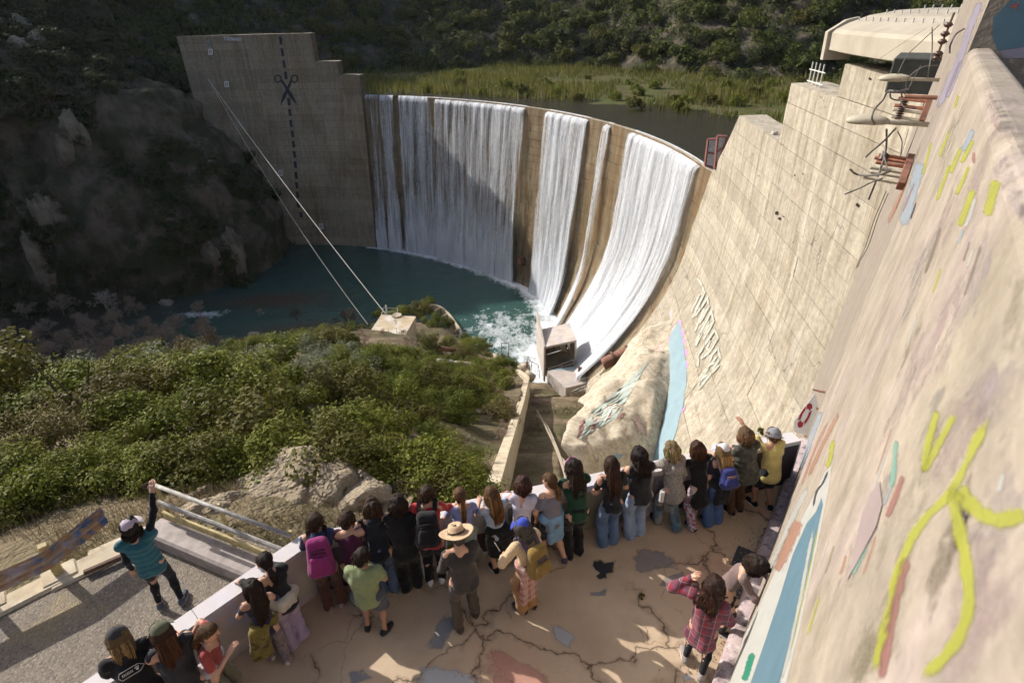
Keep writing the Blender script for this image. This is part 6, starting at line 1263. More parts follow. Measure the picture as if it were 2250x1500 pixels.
            V = []; n = 28; pr2 = [(.0,.118),(.03,.112),(.052,.128),(.078,.122),(.092,.09),(.100,.03),(.125,.016),(.175,.018),(.205,.034),(.208,.030),(.175,.011),(.10,.008)]
            for r, z in pr2:
                for k in range(n): t = k*2*math.pi/n; dent = -.022*math.exp(-((math.cos(t)*r/.03)**2))*(r < .06); V.append(Hd(0,-.005,0)+(hr*math.cos(t)*.94+hf*math.sin(t)*1.06)*r*hs*1.04+hu*(z+dent+.02+(.014*math.cos(2*t) if r > .15 else 0))*hs)
            co_ = obj('sun_hat', V, [(i*n+k,i*n+(k+1)%n,(i+1)*n+(k+1)%n,(i+1)*n+k) for i in range(len(pr2)-1) for k in range(n)], hcm, root, True); V = []
            for z, r in ((.045,.1035),(.068,.100)):
                for k in range(n): t = k*2*math.pi/n; V.append(Hd(0,-.005,0)+(hr*math.cos(t)*.94+hf*math.sin(t)*1.06)*r*hs*1.05+hu*(z+.008)*hs)
            obj('hat_band', V, [(k,(k+1)%n,n+(k+1)%n,n+k) for k in range(n)], hcm2, co_, True)
        elif kd == 'headband':
            MB().add(*tube_vf([Hd(.1*math.cos(a),.03,.03+.1*math.sin(a)) for a in np.linspace(0,math.pi,12)], .012, 6)).build('headband', hcm, root, True)
    # ---- backpack
    if pack:
        pc, ph, pw = pack[0], pack[1], pack[2]; bm = mat_cloth(pc); dk = mat_cloth(tuple(v*.12+.008 for v in pc)) if len(pack) < 4 else mat_cloth(pack[3]); bk = -fw; c0 = P+up*.165*h+bk*(.125*sc+lo_)
        ppr = []
        for x in (-.6,0,.6):
            for y_ in (.05,.10): ppr.append((c0+rt*x*pw*.5+up*(-.4*ph)+bk*y_*.9, c0+rt*x*pw*.42+up*.42*ph+bk*y_*.7, .075*S, .055*S))
        V, Fq = sdf_mesh(ppr, .04, .0155, .004, 12, sd); bp_ = obj('backpack', V, Fq, bm, root, True)
        V, Fq = sdf_mesh([(c0+rt*x*pw*.3-up*.28*ph+bk*.15*S, c0+rt*x*pw*.26+up*.02*ph+bk*.145*S, .05*S, .04*S) for x in (-1,0,1)], .04, .0145, .003, 14, sd); obj('front_pocket', V, Fq, bm, bp_, True)
        for zz in (.08,.2,.3): MB().tube([c0+rt*x*pw*.32+up*(zz-.05*abs(x)**2)*ph+bk*(.158-.02*abs(x))*S for x in np.linspace(-1,1,9)], .008, 5).build('zip_line', dk, bp_)
        for s in (-1,1):
            so_ = sh[0 if s < 0 else 1]*.62+nb*.38; strap_between([c0+rt*s*.08+up*.34*ph, so_+bk*.07+up*.02, so_+up*(.075*S+lo_*.6), so_+fw*.085+up*.01, P+up*.13*h+rt*s*.11+fw*.10], .055, .016, dk, 'strap', bp_)
    if extras:
        J = dict(P=P, up=up, rt=rt, fw=fw, waist=waist, chest=chest, nb=nb, sh=sh, hip=hip, knee=knee, ank=ank, wri=wri, elb=elb, HC=HC, hu=hu, hf=hf, hr=hr, S=S, h=h, sd=sd)
        if 'wrap' in extras:                       # garment tied round the waist
            col_ = extras['wrap']; zz_ = extras.get('wrap_len', .26); kd_ = extras.get('wrap_kind', ('plain', None)); xs = extras.get('wrap_side', 0); c0 = P+up*.05*h
            V, Fq = sdf_mesh([(c0-rt*.10*sc, c0+rt*.10*sc, .095*sc, .095*sc)]+[(c0-fw*.09+rt*x*.07*sc+rt*xs*.05, c0-fw*.10+rt*(x*.085*sc+xs*.08)-v3(0,0,zz_*h), .055, .05) for x in (-1,0,1)], .04, .0155, .011, 12, sd); obj('tied_garment', V, Fq, mat_cloth(col_, *kd_), root, True)
        if 'fn' in extras: extras['fn'](root, J)
    return root
BRN = srgb('#4a3322'); DBR = srgb('#33241b'); LBR = srgb('#7a5836'); BLD = srgb('#9a7c50'); BLK = srgb('#2a211d'); AUB = srgb('#54341f'); GRY = srgb('#6b655c')
def C_(h):
    c = srgb(h); m = .3*c[0]+.55*c[1]+.15*c[2]; return tuple((.82*v+.18*m)*.9 for v in c)
OUT = np.array([-.244,.970]); LP = PI_[2]
def wd(x, y): return max(.16, -((x-LP[0])*OUT[0]+(y-LP[1])*OUT[1]))
OUT2 = np.array([-.743,.669]); LP2 = PI_[1]
def wd2(x, y): return max(.16, -((x-LP2[0])*OUT2[0]+(y-LP2[1])*OUT2[1]))
LF = .59
def logo(root, J):   # outlined badge with a paw on the back of the hoodie
    c = J['chest']-J['fw']*.165-J['up']*.02; t = lambda x, z: c+J['rt']*x+J['up']*z+(-J['fw'])*(.0)
    m = mat_plain('print_white', (.62,.60,.56), .7, .2, .05, 9, 0); pl = [(-.12,.0),(-.10,.04),(.06,.04),(.11,.0),(.06,-.04),(-.10,-.04),(-.12,.0)]
    tubes('printed_outline', [([t(*p) for p in pl], .004)], m, root, 4)
    for x in np.linspace(-.085,.0,7): tubes('printed_letter', [([t(x,-.013),t(x+.004,.013)], .0038)], m, root, 4)
    for x, z, r in ((.045,-.006,.012),(.03,.012,.006),(.043,.018,.006),(.057,.013,.006)): MB().add(*tube_vf([t(x,z)-J['fw']*.004, t(x,z)+J['fw']*.004], r, 8)).build('printed_paw', m, root)
def phone(root, J):
    p = J['wri'][1]+v3(-.03,.10,.05); MB().box(p, (.15,.012,.075), .3, .005).build('phone', M_ins, root)
def camera_strap(root, J):
    p = J['wri'][0]+v3(.06,-.02,-.04); MB().box(p, (.09,.07,.07), .4, .02).build('camera', M_ins, root)
def pen(root, J):
    p = J['wri'][0]+v3(-.02,.06,.04); MB().tube([p, p+v3(-.03,.06,.12)], .006, 6).build('pen', mat_plain('pen_white', (.6,.6,.6), .4, .4, 0, 5, 0), root)
def bottle_r(root, J):
    p = J['P']+J['rt']*-.2+v3(0,-.02,-.16); MB().add(*tube_vf([p, p+v3(0,0,.13), p+v3(0,0,.14), p+v3(0,0,.19)], [.036,.036,.04,.036], 12)).build('bottle', mat_plain('bottle_white', (.6,.58,.55), .4, .4, .05, 5, 0), root)
def knit_collar(root, J):
    V, Fq = sdf_mesh([(J['nb']-J['rt']*.07-J['fw']*.03, J['nb']+J['rt']*.07-J['fw']*.03, .045, .045)], .03, .0155, .006, 18, 3); obj('scarf', V, Fq, mat_cloth(C_('#4a2f2a')), root, True)
    HC, hr, hf, hu = J['HC'], J['hr'], J['hf'], J['hu']; rg = np.random.default_rng(5); ps = []
    for k in range(46):
        x = rg.uniform(-.1,.1); p0 = HC+hr*x-hf*.085+hu*rg.uniform(-.01,.04); ps.append((catmull([p0, p0-hf*.02-hu*.05, p0-hf*.01-hu*.10+hr*rg.normal(0,.015)], 4), np.linspace(.007,.003,9)))
    tubes('green_dyed_hair', ps, mat_hair(C_('#5c7a2e')), root, 3)
def side_stripes(root, J):
    for i in (0,1):
        s = (-1,1)[i]; tubes('side_stripe', [([J['hip'][i]+v3(s*.11,0,-.03), J['knee'][i]+v3(s*.085,0,0), J['ank'][i]+v3(s*.07,0,.03)], .008)], mat_plain('stripe_white', (.6,.6,.6), .7, .2, .05, 9, 0), root, 5)
person('person in black hoodie with white back print and grey cap', (-3.90,3.36), 1.66, LF-.12, 24, arms=('wall','wall'), wall_d=.33, top=('hoodie',C_('#1c1b1d')), loose=.03, bottom=('pants',C_('#26324a')), bot_kind=('denim',None), hair=('long',BLD,.20), hat=('cap',C_('#3a393a'),C_('#5a5853')), build=1.12, extras={'fn':logo})
person('person in olive cap and dark grey vest with long hair', (-3.50,3.43), 1.64, LF-.1, 20, arms=('wall','wall'), wall_d=.42, top=('tee',C_('#2f2f33')), loose=.028, bottom=('pants',C_('#2a2a2e')), hair=('long',AUB,.36), hat=('cap',C_('#5c6045')), build=1.08)
person('ponytailed child in red shirt with grey shirt round the waist', (-3.30,3.62), 1.46, -1.75, 8, head=(8,-10), arms=((v3(-.12,-.25,1.02),v3(-1,-.4,.3)),'chest'), top=('tee',C_('#a33a33')), loose=.018, bottom=('pants',C_('#6a6552')), flare=.02, hair=('pony',LBR,.22,-.03), extras={'wrap':C_('#b4b3bb'),'wrap_len':.20})
person('child with long dark hair in navy top and speckled trousers', (-2.93,4.08), 1.40, LF-.35, 16, head=(6,-35), arms=('chest','chest'), feet=((-.06,.10,.05),(.10,-.02,0)), top=('short',C_('#232a41')), loose=.014, bottom=('pants',C_('#8a7a7c')), bot_kind=('print',(.10,.06,.08),60), flare=.03, shoes=C_('#b9aba0'), hair=('long',DBR,.38), extras={'wrap':C_('#7c6a1c'),'wrap_len':.3,'wrap_side':-1.4,'wrap_kind':('camo',(.12,.10,.02))})
person('person in black and white sweatshirt and wide lilac trousers', (-2.79,4.36), 1.52, LF, 22, head=(14,10), arms=('wall_out','wall'), wall_d=wd2(-2.79,4.36), top=('jacket',C_('#1b1c20')), loose=.022, bottom=('pants',C_('#a58fb0')), flare=.045, shoes=C_('#5a3a78'), hair=('pony',DBR,.2,-.06), extras={'wrap':C_('#b9ae9c'),'wrap_len':.06})
person('person in teal quilted vest pointing towards the gorge from the road', (-4.68,4.93), 1.60, .22, 6, bend=-4, head=(2,18), arms=('down',(v3(.30,.36,1.78),v3(1,0,-.2))), feet=((-.12,.02,0,.1),(.14,-.03,0,-.3)), top=('vest',C_('#1f6470')), top_kind=('quilt',None), loose=.034, hem=.03, bottom=('leggings',C_('#17181c')), shoes=C_('#4c5560'), sole=(.4,.4,.4), hair=('bob',BLK), hat=('cap',C_('#b7a7b4'),C_('#c3b4be')), extras={'sleeves':C_('#14161c'),'fn':phone})
person('child in blue hoodie carrying a magenta backpack', (-2.44,4.84), 1.60, .05, 18, head=(8,25), arms=('wall','wall'), wall_d=wd(-2.44,4.84), top=('hoodie',C_('#2b3a63')), loose=.026, bottom=('pants',C_('#5a3527')), flare=.025, shoes=C_('#8a8070'), hair=('short',BRN), pack=(C_('#8e1468'),.44,.28,C_('#1e1420')))
person('child in maroon sweatshirt with short brown hair', (-2.09,4.90), 1.56, -.12, 16, head=(8,20), arms=('wall','wall'), wall_d=wd(-2.09,4.9), top=('long',C_('#56173c')), loose=.024, bottom=('pants',C_('#1c2027')), shoes=C_('#222428'), sole=(.55,.55,.55), hair=('short',BRN))
person('stocky child in sage green tee and grey shorts', (-1.83,4.48), 1.45, -.25, 4, head=(10,15), arms=('belly','belly'), feet=((-.11,.03,0,.2),(.12,-.03,0,-.55)), top=('tee',C_('#84925f')), loose=.045, hem=.03, bottom=('shorts',C_('#4b5360')), flare=.025, shoes=C_('#25272b'), sole=(.05,.05,.05), hair=('short',DBR), skin=SK2, build=1.28)
person('child in navy hoodie and blue jeans with brown hair', (-1.77,5.03), 1.64, .02, 18, head=(10,0), arms=('wall','wall'), wall_d=wd(-1.77,5.03), top=('hoodie',C_('#191e2a')), loose=.03, bottom=('pants',C_('#43597c')), bot_kind=('denim',None), flare=.035, shoes=C_('#2a2b30'), hair=('bob',BRN))
person('child in loose black jacket with dark tousled hair', (-1.45,5.08), 1.62, .08, 17, head=(14,12), arms=('wall','wall'), wall_d=wd(-1.45,5.08), top=('jacket',C_('#19191c')), loose=.045, hem=.02, bottom=('pants',C_('#17171a')), flare=.03, shoes=C_('#2c2c2e'), sole=(.6,.58,.52), hair=('curly',DBR))
person('child in bright red shirt with black backpack and striped trousers', (-1.13,5.18), 1.70, -.15, 16, head=(6,18), arms=('wall','wall_out'), wall_d=wd(-1.13,5.18), top=('tee',C_('#bf1826')), loose=.024, bottom=('pants',C_('#15161a')), flare=.015, shoes=C_('#d6d5d2'), sole=(.75,.75,.73), hair=('short',BRN), pack=(C_('#1a1a1e'),.40,.26), extras={'fn':side_stripes})
person('ponytailed child in periwinkle top and sage wrap', (-.70,5.31), 1.50, -.05, 18, head=(4,-5), arms=('wall','wall'), wall_d=wd(-.70,5.31), top=('tee',C_('#8f9bd6')), loose=.022, bottom=('shorts',C_('#a9b6cf')), shoes=C_('#b9b3aa'), hair=('pony',LBR,.34,.0), extras={'wrap':C_('#95a892'),'wrap_len':.12})
person('person in tan wide brimmed hat and charcoal shirt', (-.66,4.55), 1.68, .12, 7, head=(24,-6), arms=('belly','belly'), feet=((-.13,-.05,0,.15),(.13,.08,0,-.25)), top=('long',C_('#3c3835')), loose=.034, hem=.02, bottom=('pants',C_('#574a3d')), flare=.022, shoes=C_('#4a3f35'), sole=(.1,.08,.06), hair=('short',GRY), hat=('hat',C_('#c7a57c'),C_('#4a3b2c')), build=1.08)
person('child with long hair in pale blue top and black skirt', (-.27,5.37), 1.46, .22, 14, head=(8,-10), arms=('wall','wall_out'), wall_d=wd(-.27,5.37), feet=((-.06,-.02,0),(.09,.10,0)), top=('tee',C_('#a9bed6')), loose=.018, bottom=('skirt',C_('#1c1b1f')), flare=.0, shoes=C_('#17171b'), sole=(.7,.7,.68), hair=('long',LBR,.34), extras={'wrap':C_('#1a191d'),'wrap_len':.1,'wrap_side':1})
person('curly haired child in white tee leaning on one arm', (.08,5.44), 1.54, -.35, 14, head=(20,-30), arms=('wall_out','down'), wall_d=wd(.08,5.44), top=('tee',C_('#c9c4d8')), loose=.02, bottom=('shorts',C_('#17181d')), flare=.02, shoes=C_('#8d8a86'), hair=('curly',C_('#5d3327')))
person('ponytailed child in grey tee clasping hands with blue jacket tied round waist', (.47,5.48), 1.58, .30, 10, bend=6, head=(14,-25), arms=('belly','belly'), feet=((-.06,.05,0),(.16,-.12,0,-.6)), top=('tee',C_('#77747f')), loose=.026, bottom=('shorts',C_('#191a1f')), flare=.02, shoes=C_('#4d3f57'), sole=(.72,.72,.70), hair=('pony',LBR,.26,-.04), extras={'wrap':C_('#6f9dc4'),'wrap_len':.24})
person('person in royal blue cap with mustard backpack and plaid wrap', (.12,4.72), 1.64, .42, 5, head=(16,12), arms=((v3(-.20,.20,1.02),v3(-1,-.3,-.2)),'belly'), feet=((-.07,.02,0,.3),(.08,0,0,-.1)), top=('long',C_('#d0b184')), loose=.028, bottom=('pants',C_('#b07b3c')), flare=.03, shoes=C_('#3c2a26'), sole=(.06,.05,.05), hair=('bob',GRY), hat=('cap',C_('#2a45b8')), pack=(C_('#86691a'),.36,.24,C_('#5d4c66')), extras={'wrap':C_('#a8604e'),'wrap_len':.33,'wrap_side':-.9,'wrap_kind':('plaid',(.52,.42,.38)),'fn':pen})
person('tall person in dark green sweatshirt and flared black trousers', (.82,5.56), 1.74, .06, 16, head=(8,-8), arms=('wall','wall'), wall_d=wd(.82,5.56), top=('long',C_('#12402a')), loose=.024, bottom=('pants',C_('#121215')), flare=.025, shoes=C_('#18181a'), sole=(.04,.04,.04), hair=('longcurly',DBR,.34), hat=('headband',C_('#c86fa8')))
person('person with very long straight brown hair in black tee and blue jeans', (1.34,5.75), 1.60, -.04, 13, head=(8,0), arms=('belly','belly'), top=('tee',C_('#202024')), loose=.024, bottom=('pants',C_('#4e6a92')), bot_kind=('denim',None), flare=.045, shoes=C_('#5b6472'), hair=('long',C_('#4b2e1c'),.44))
person('person with dark wavy hair in charcoal tee and pale jeans', (1.76,5.90), 1.62, .02, 14, head=(8,0), arms=('wall','wall'), wall_d=wd(1.76,5.9), top=('tee',C_('#29282b')), loose=.03, bottom=('pants',C_('#8296b6')), bot_kind=('denim',None), flare=.05, shoes=C_('#1e1e21'), hair=('longcurly',C_('#2f1d17'),.30), build=1.12)
person('person in cream knit sweater with green dyed blond hair', (2.27,6.03), 1.58, .04, 18, head=(12,5), arms=('wall_out','down'), wall_d=wd(2.27,6.03), feet=((-.09,.12,.02),(.10,-.10,.03)), top=('long',C_('#c3b8ad')), top_kind=('knit',None), loose=.04, hem=.05, bottom=('pants',C_('#4d6070')), bot_kind=('patch',None), flare=.035, shoes=C_('#1c1b1b'), sole=(.03,.03,.03), hair=('bob',C_('#b79a62')), extras={'fn':lambda r, J: (knit_collar(r, J), bottle_r(r, J))})
person('child in long black dress over floral trousers', (2.66,6.12), 1.50, .10, 16, head=(8,0), arms=('wall','wall_out'), wall_d=wd(2.66,6.12), feet=((-.07,-.14,.02),(.08,.08,0)), top=('tee',C_('#141416')), loose=.026, hem=.16, bottom=('pants',C_('#b9bac0')), bot_kind=('print',(.30,.06,.10),26), flare=.03, shoes=C_('#1a1a1b'), hair=('bob',AUB))
person('blond child in white cap with small blue backpack', (2.98,6.10), 1.48, -.05, 13, head=(4,0), arms=('down','wall'), wall_d=wd(2.98,6.1), top=('tee',C_('#1d2030')), loose=.02, bottom=('pants',C_('#3f5f92')), bot_kind=('denim',None), flare=.05, shoes=C_('#222226'), hair=('long',BLD,.36), hat=('cap',C_('#d6cfd9'),C_('#b6c6dc')), pack=(C_('#2a3275'),.22,.22,C_('#9a7a74')), extras={'wrap':C_('#191a1f'),'wrap_len':.22})
person('person in camouflage puffer jacket with curly sandy hair', (3.40,6.29), 1.58, .06, 16, head=(10,0), arms=('wall','wall'), wall_d=wd(3.4,6.29), top=('jacket',C_('#4e4e42')), top_kind=('quilt',(.045,.045,.035)), loose=.05, bottom=('pants',C_('#5d3a20')), flare=.02, shoes=C_('#16161a'), sole=(.75,.75,.73), hair=('curly',C_('#8a6238')), build=1.1)
person('child in grey beanie and yellow tee pointing over the parapet', (3.84,6.42), 1.48, .06, 12, head=(4,12), arms=((v3(-.30,.62,1.42),v3(-1,0,-.4)),'down'), feet=((-.09,.05,0),(.10,-.10,0,-.7)), top=('tee',C_('#cdbb62')), loose=.045, hem=.06, bottom=('shorts',C_('#1d1f27')), flare=.03, shoes=C_('#141519'), sole=(.75,.75,.73), hair=('short',LBR), hat=('beanie',C_('#80858d')), skin=SK2)
person('child in mauve cardigan stooping at the foot of the right wall', (2.55,4.42), 1.48, -2.36, 20, head=(34,0), arms=((v3(-.16,.42,.92),v3(-1,0,-.6)),(v3(.20,.46,.80),v3(1,0,-.6))), feet=((-.08,-.04,0),(.09,.02,0)), top=('long',C_('#7d6763')), loose=.024, hem=.03, bottom=('pants',C_('#1c1c20')), shoes=C_('#1b1b1d'), hair=('curly',DBR))
person('child in red plaid flannel shirt and black leggings touching hair', (2.06,3.88), 1.58, -.85, 6, head=(10,10), arms=((v3(-.26,.10,1.36),v3(-1,-.3,-.5)),'belly'), feet=((-.13,.06,0,.5),(.10,-.05,0,-.1)), top=('long',C_('#8e1f2b')), top_kind=('plaid',None), loose=.05, hem=.09, bottom=('leggings',C_('#15171d')), shoes=C_('#9a8f8a'), sole=(.62,.58,.52), hair=('longcurly',C_('#4a2819'),.30), extras={'fn':camera_strap})
# ================================================================ vegetation
def mat_leaf(name, c1, c2, c3, rough=.62, spec=.10, trans=.22):
    g = N(name); at = g.n('ShaderNodeAttribute'); at.attribute_name = 'Col'; sep = g.n('ShaderNodeSeparateColor'); g.l(at.outputs['Color'], sep.inputs[0])
    oi = g.n('ShaderNodeObjectInfo'); v = g.math('ADD', g.math('MULTIPLY', sep.outputs[0], .75), g.math('MULTIPLY', oi.outputs['Random'], .35))
    col = g.ramp(v, [(.08,c1),(.5,c2),(.98,c3)]); g.set(col, rough, spec)
    tr = g.n('ShaderNodeBsdfTranslucent'); g.l(g.mix(.5, col, (.10,.12,.01), 'ADD'), tr.inputs[0]); ms = g.n('ShaderNodeMixShader'); ms.inputs[0].default_value = trans
    g.l(g.b.outputs[0], ms.inputs[1]); g.l(tr.outputs[0], ms.inputs[2]); g.l(ms.outputs[0], g.out.inputs[0]); return g.m
L_green = mat_leaf('leaf_green', (.026,.040,.006), (.086,.108,.014), (.20,.205,.038), .62, .10)
L_olive = mat_leaf('leaf_olive', (.040,.042,.010), (.085,.085,.020), (.15,.13,.035))
L_sage = mat_leaf('leaf_sage', (.07,.085,.05), (.13,.145,.085), (.20,.20,.13), .7, .2)
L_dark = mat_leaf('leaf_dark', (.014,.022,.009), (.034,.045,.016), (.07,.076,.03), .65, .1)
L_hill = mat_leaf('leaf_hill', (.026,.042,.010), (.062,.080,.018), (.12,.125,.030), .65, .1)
L_rust = mat_leaf('leaf_rust', (.10,.045,.012), (.20,.10,.02), (.30,.17,.03), .6, .2)
L_reed = mat_leaf('reed_blades', (.075,.06,.022), (.10,.105,.022), (.17,.155,.04), .6, .25)
L_dry = mat_leaf('dry_grass', (.10,.075,.045), (.20,.155,.10), (.32,.26,.17), .8, .15, .15)
M_bark = mat_plain('bark_brown', (.10,.075,.05), .95, .1, .3, 12, .4); M_pbark = mat_plain('bark_pale', (.42,.37,.31), .9, .15, .2, 12, .3); M_twig = mat_plain('twig_grey', (.36,.28,.21), .9, .1, .25, 10, 0)
def leaf_quads(C, Dn, Ln, Wd, rg):
    """one bent diamond per leaf: C centres, Dn normals"""
    n = len(C); t = rg.normal(size=(n,3)); t -= Dn*(t*Dn).sum(1)[:,None]; t /= np.linalg.norm(t,axis=1)[:,None]; s = np.cross(Dn, t)
    V = np.stack([C-t*Ln[:,None]*.5, C+s*Wd[:,None]*.5-Dn*Ln[:,None]*.06, C+t*Ln[:,None]*.5-Dn*Ln[:,None]*.12, C-s*Wd[:,None]*.5-Dn*Ln[:,None]*.06], 1).reshape(-1,3)
    return V, np.arange(4*n).reshape(n,4)
def shrub_mesh(name, seed, nleaf, R, H, lsz, mat, nclump=16, up=.6, tight=.33, low=.1):
    rg = np.random.default_rng(seed); a = rg.uniform(0,2*math.pi,nclump); rr = np.sqrt(rg.uniform(0,1,nclump))*.72; zz = low+(.95-low)*rg.uniform(.15,1,nclump)*np.sqrt(1-.65*rr**2)
    cc = np.stack([rr*np.cos(a)*R, rr*np.sin(a)*R, zz*H*.85], 1); w = rg.uniform(.6,1.35,nclump); k = rg.choice(nclump, nleaf, p=w/w.sum())
    d = rg.normal(size=(nleaf,3)); d /= np.linalg.norm(d,axis=1)[:,None]; rad = rg.uniform(.25,1,nleaf)**.5; C = cc[k]+d*(rad*tight*R*w[k])[:,None]*np.array([1,1,.8]); C[:,2] = np.maximum(C[:,2], .03*H)
    Dn = d*.7+np.array([0,0,up])+rg.normal(0,.45,(nleaf,3)); Dn /= np.linalg.norm(Dn,axis=1)[:,None]; Ln = lsz*rg.uniform(.7,1.35,nleaf)
    V, Fq = leaf_quads(C, Dn, Ln, Ln*rg.uniform(.38,.6,nleaf), rg); col = np.repeat(np.clip(rg.uniform(0,1,nleaf)*.55+.45*w[k]/1.4*rg.uniform(.7,1.1,nleaf), 0, 1), 4)
    return mesh(name, V, Fq, mat, False, None, col)
def stem_mesh(name, seed, R, H, mat, n=7):
    rg = np.random.default_rng(seed); mb = MB()
    for k in range(n):
        a = rg.uniform(0,6.28); r = rg.uniform(.3,.75)*R; e = np.array([r*math.cos(a), r*math.sin(a), H*rg.uniform(.5,.85)]); mb.tube(catmull([(0,0,-.4),e*np.array([.3,.3,.45])+rg.normal(0,.08*R,3),e],3), np.linspace(.05,.012,7)*H*.5, 5)
    return mesh(name, mb.V, mb.F, mat)
def branch_mesh(name, seed, H, mat, spread=.55, lv=4, first=4, thick=.035, twigs=3, droop=0, rmin=.012):
    rg = np.random.default_rng(seed); V = []; Fc = []
    def grow(p, d, L, r, k):
        nonlocal V, Fc
        q = p+d*L*.5+rg.normal(0,.05*L,3); e = p+d*L; v, f = tube_vf([p,q,e],[max(r,rmin),max(r*.8,rmin),max(r*.6,rmin*.7)],4 if k > 1 else 3,False); b = len(V); V += v; Fc += [tuple(i+b for i in x) for x in f]
        if k == 0: return
        for _ in range(twigs if k < lv else first):
            nd = d+rg.normal(0,spread,3)+np.array([0,0,.12-droop]); nd /= np.linalg.norm(nd); grow(p+d*L*rg.uniform(.45,1), nd, L*rg.uniform(.55,.8), r*.58, k-1)
    grow(np.array([0,0,-.3]), np.array([rg.normal(0,.08),rg.normal(0,.08),1.0]), H*.30, thick*H*.35, lv)
    return mesh(name, V, Fc, mat)
L_tan = mat_leaf('leaf_tan_green', (.05,.045,.015), (.10,.085,.03), (.19,.15,.06))
LAUR = [shrub_mesh('foliage', 100+i, (5200,6200,4200,5600,3800,6000)[i], 2.0, (2.5,2.2,2.9,2.4,2.7,2.0)[i], (.15,.12,.18,.13,.16,.12)[i], (L_green,L_green,L_olive,L_green,L_green,L_tan)[i], (20,26,14,22,12,28)[i], .6, (.33,.28,.38,.30,.36,.26)[i]) for i in range(6)]
SAGE = [shrub_mesh('foliage', 120+i, 2600, 1.3, 1.2, .11, L_sage, 14, .9) for i in range(3)]
STEM = [stem_mesh('stem', 140+i, 2.0, 2.5, M_bark) for i in range(3)]
BRUSH = [branch_mesh('twigs', 150+i, 2.2, M_twig, .65, 4, 8, .02, 3, 0, .012) for i in range(3)]
def put_shrub(name, me, p, s, rz, lab, cat, grp, stem=None, sz=1.0):
    o = link(name, me, None, tuple(p), rz, label=lab, cat=cat, group=grp); o.scale = (s, s, s*sz)
    if stem is not None: link('stem', stem, o)
    return o
rg = np.random.default_rng(11)
# --- thicket on the near bank
hutc = np.array([hc[0], hc[1]]); pts_ = []; cell = {}
def ok_far(x, y, d):
    for (a, b, e) in pts_:
        if (a-x)**2+(b-y)**2 < (d*.5+e*.5)**2: return False
    return True
edgeV = np.array([p for p in EDGE])
for t in range(9000):
    y = 8.6+94*rg.random()**.8; x = rg.uniform(-1.05*y-8, 6); k = 1.9+.022*y
    if x > wallx(y)-.6: continue
    if y < 13 and x > -2.6: pass
    if y > np.interp(x, *YE)-2.5: continue
    if np.hypot(*(np.array([x,y])-hutc)) < 5.2: continue
    if abs(x+38) < 5.5 and abs(y-87) < 3.2: continue                      # bare sandy patch
    if y < 9.6 and -6 < x < -1.4: continue
    if ok_far(x, y, k):
        pts_.append((x, y, k))
        if len(pts_) > 420: break
for i, (x, y, k) in enumerate(pts_):
    z = float(gz(x,y)); f = vnoise(np.array([x*.07,y*.07,5.])); sg = f > .32 and y > 24
    if sg: put_shrub('sage_shrub', SAGE[i%3], (x,y,z-.1), rg.uniform(.9,1.5), rg.uniform(0,6.28), 'pale grey green sage bush in the thicket below the platform', 'shrub', 'sage bushes on the near bank')
    elif f < -.40 and y > 26: put_shrub('dry_brush', BRUSH[i%3], (x,y,z-.1), rg.uniform(.8,1.2), rg.uniform(0,6.28), 'leafless grey brush among the green bushes of the near bank', 'brush', 'dry brush on the near bank')
    else: put_shrub('laurel_shrub', LAUR[i%6], (x,y,z-.25), rg.uniform(.6,1.3)*(1 if y > 14 else .7)*(1 if y < 70 else .8), rg.uniform(0,6.28), 'leafy green bush in the sunlit thicket below the platform', 'shrub', 'green bushes on the near bank', STEM[i%3] if y < 60 else None)
for i, (px_, py_, s) in enumerate(((30,1150,.34),(80,1120,.4),(150,1105,.42),(225,1100,.42),(295,1070,.45),(370,1055,.5),(450,1060,.5),(540,1050,.52),(620,1045,.55),(700,1042,.5),(110,1075,.5),(200,1060,.5),(760,1050,.55),(835,1055,.5),(905,1065,.5),(940,1075,.5),(20,1085,.5),(975,1085,.45))):
    p = atz(px_, py_, -.9); put_shrub('laurel_shrub', LAUR[(i*5+2)%6], (p[0],p[1],-1.2 if p[1] < 9 else -1.9), s, i*1.9, 'low leafy bush at the lip of the bank beside the boulders', 'shrub', 'low bushes at the lip of the bank')
# bushes round the hut
for i, (px_, py_, s) in enumerate(((880,690,1.25),(925,690,1.35),(950,720,1.35),(905,740,1.1),(960,755,.95),(835,690,.8),(822,720,.8),(985,710,.7),(940,665,.8))):
    p = atz(px_, py_, -49); put_shrub('hut_shrub', LAUR[(i*2)%6], (p[0],p[1],-49.9), s*1.15, i*1.1, 'bushy green shrub crowding the control hut by the pool', 'shrub', 'bushes around the control hut', STEM[i%3])
for i, (px_, py_, s) in enumerate(((950,795,.75),(1000,805,.7),(1045,822,.7),(905,795,.8),(930,822,.85),(985,835,.8),(865,800,.75),(1030,845,.8),(1065,860,.75),(880,778,.55),(1010,780,.5),(960,775,.5),(1055,800,.45),(840,790,.7),(1080,880,.8),(1000,860,.9),(770,775,.6),(800,785,.6),(830,800,.65),(740,790,.6),(870,785,.5),(915,778,.5),(945,788,.55),(975,792,.5),(1000,788,.5),(790,800,.65),(1030,800,.5))):
    p = on_ground(px_, py_); put_shrub('laurel_shrub', LAUR[(i*5+1)%6], (p[0],p[1],p[2]-.2), s, i*2.1, 'leafy green bush in the sunlit thicket below the platform', 'shrub', 'green bushes on the near bank')
for i, (px_, py_) in enumerate(((700,745),(740,752),(770,745),(725,770),(780,765),(650,760),(680,775),(755,785),(810,770))):
    p = on_ground(px_, py_); put_shrub('dry_brush', BRUSH[i%3], (p[0],p[1],p[2]-.2), 1.1, i, 'grey leafless brush on the bank left of the control hut', 'brush', 'dry brush left of the control hut')
k_ = 0
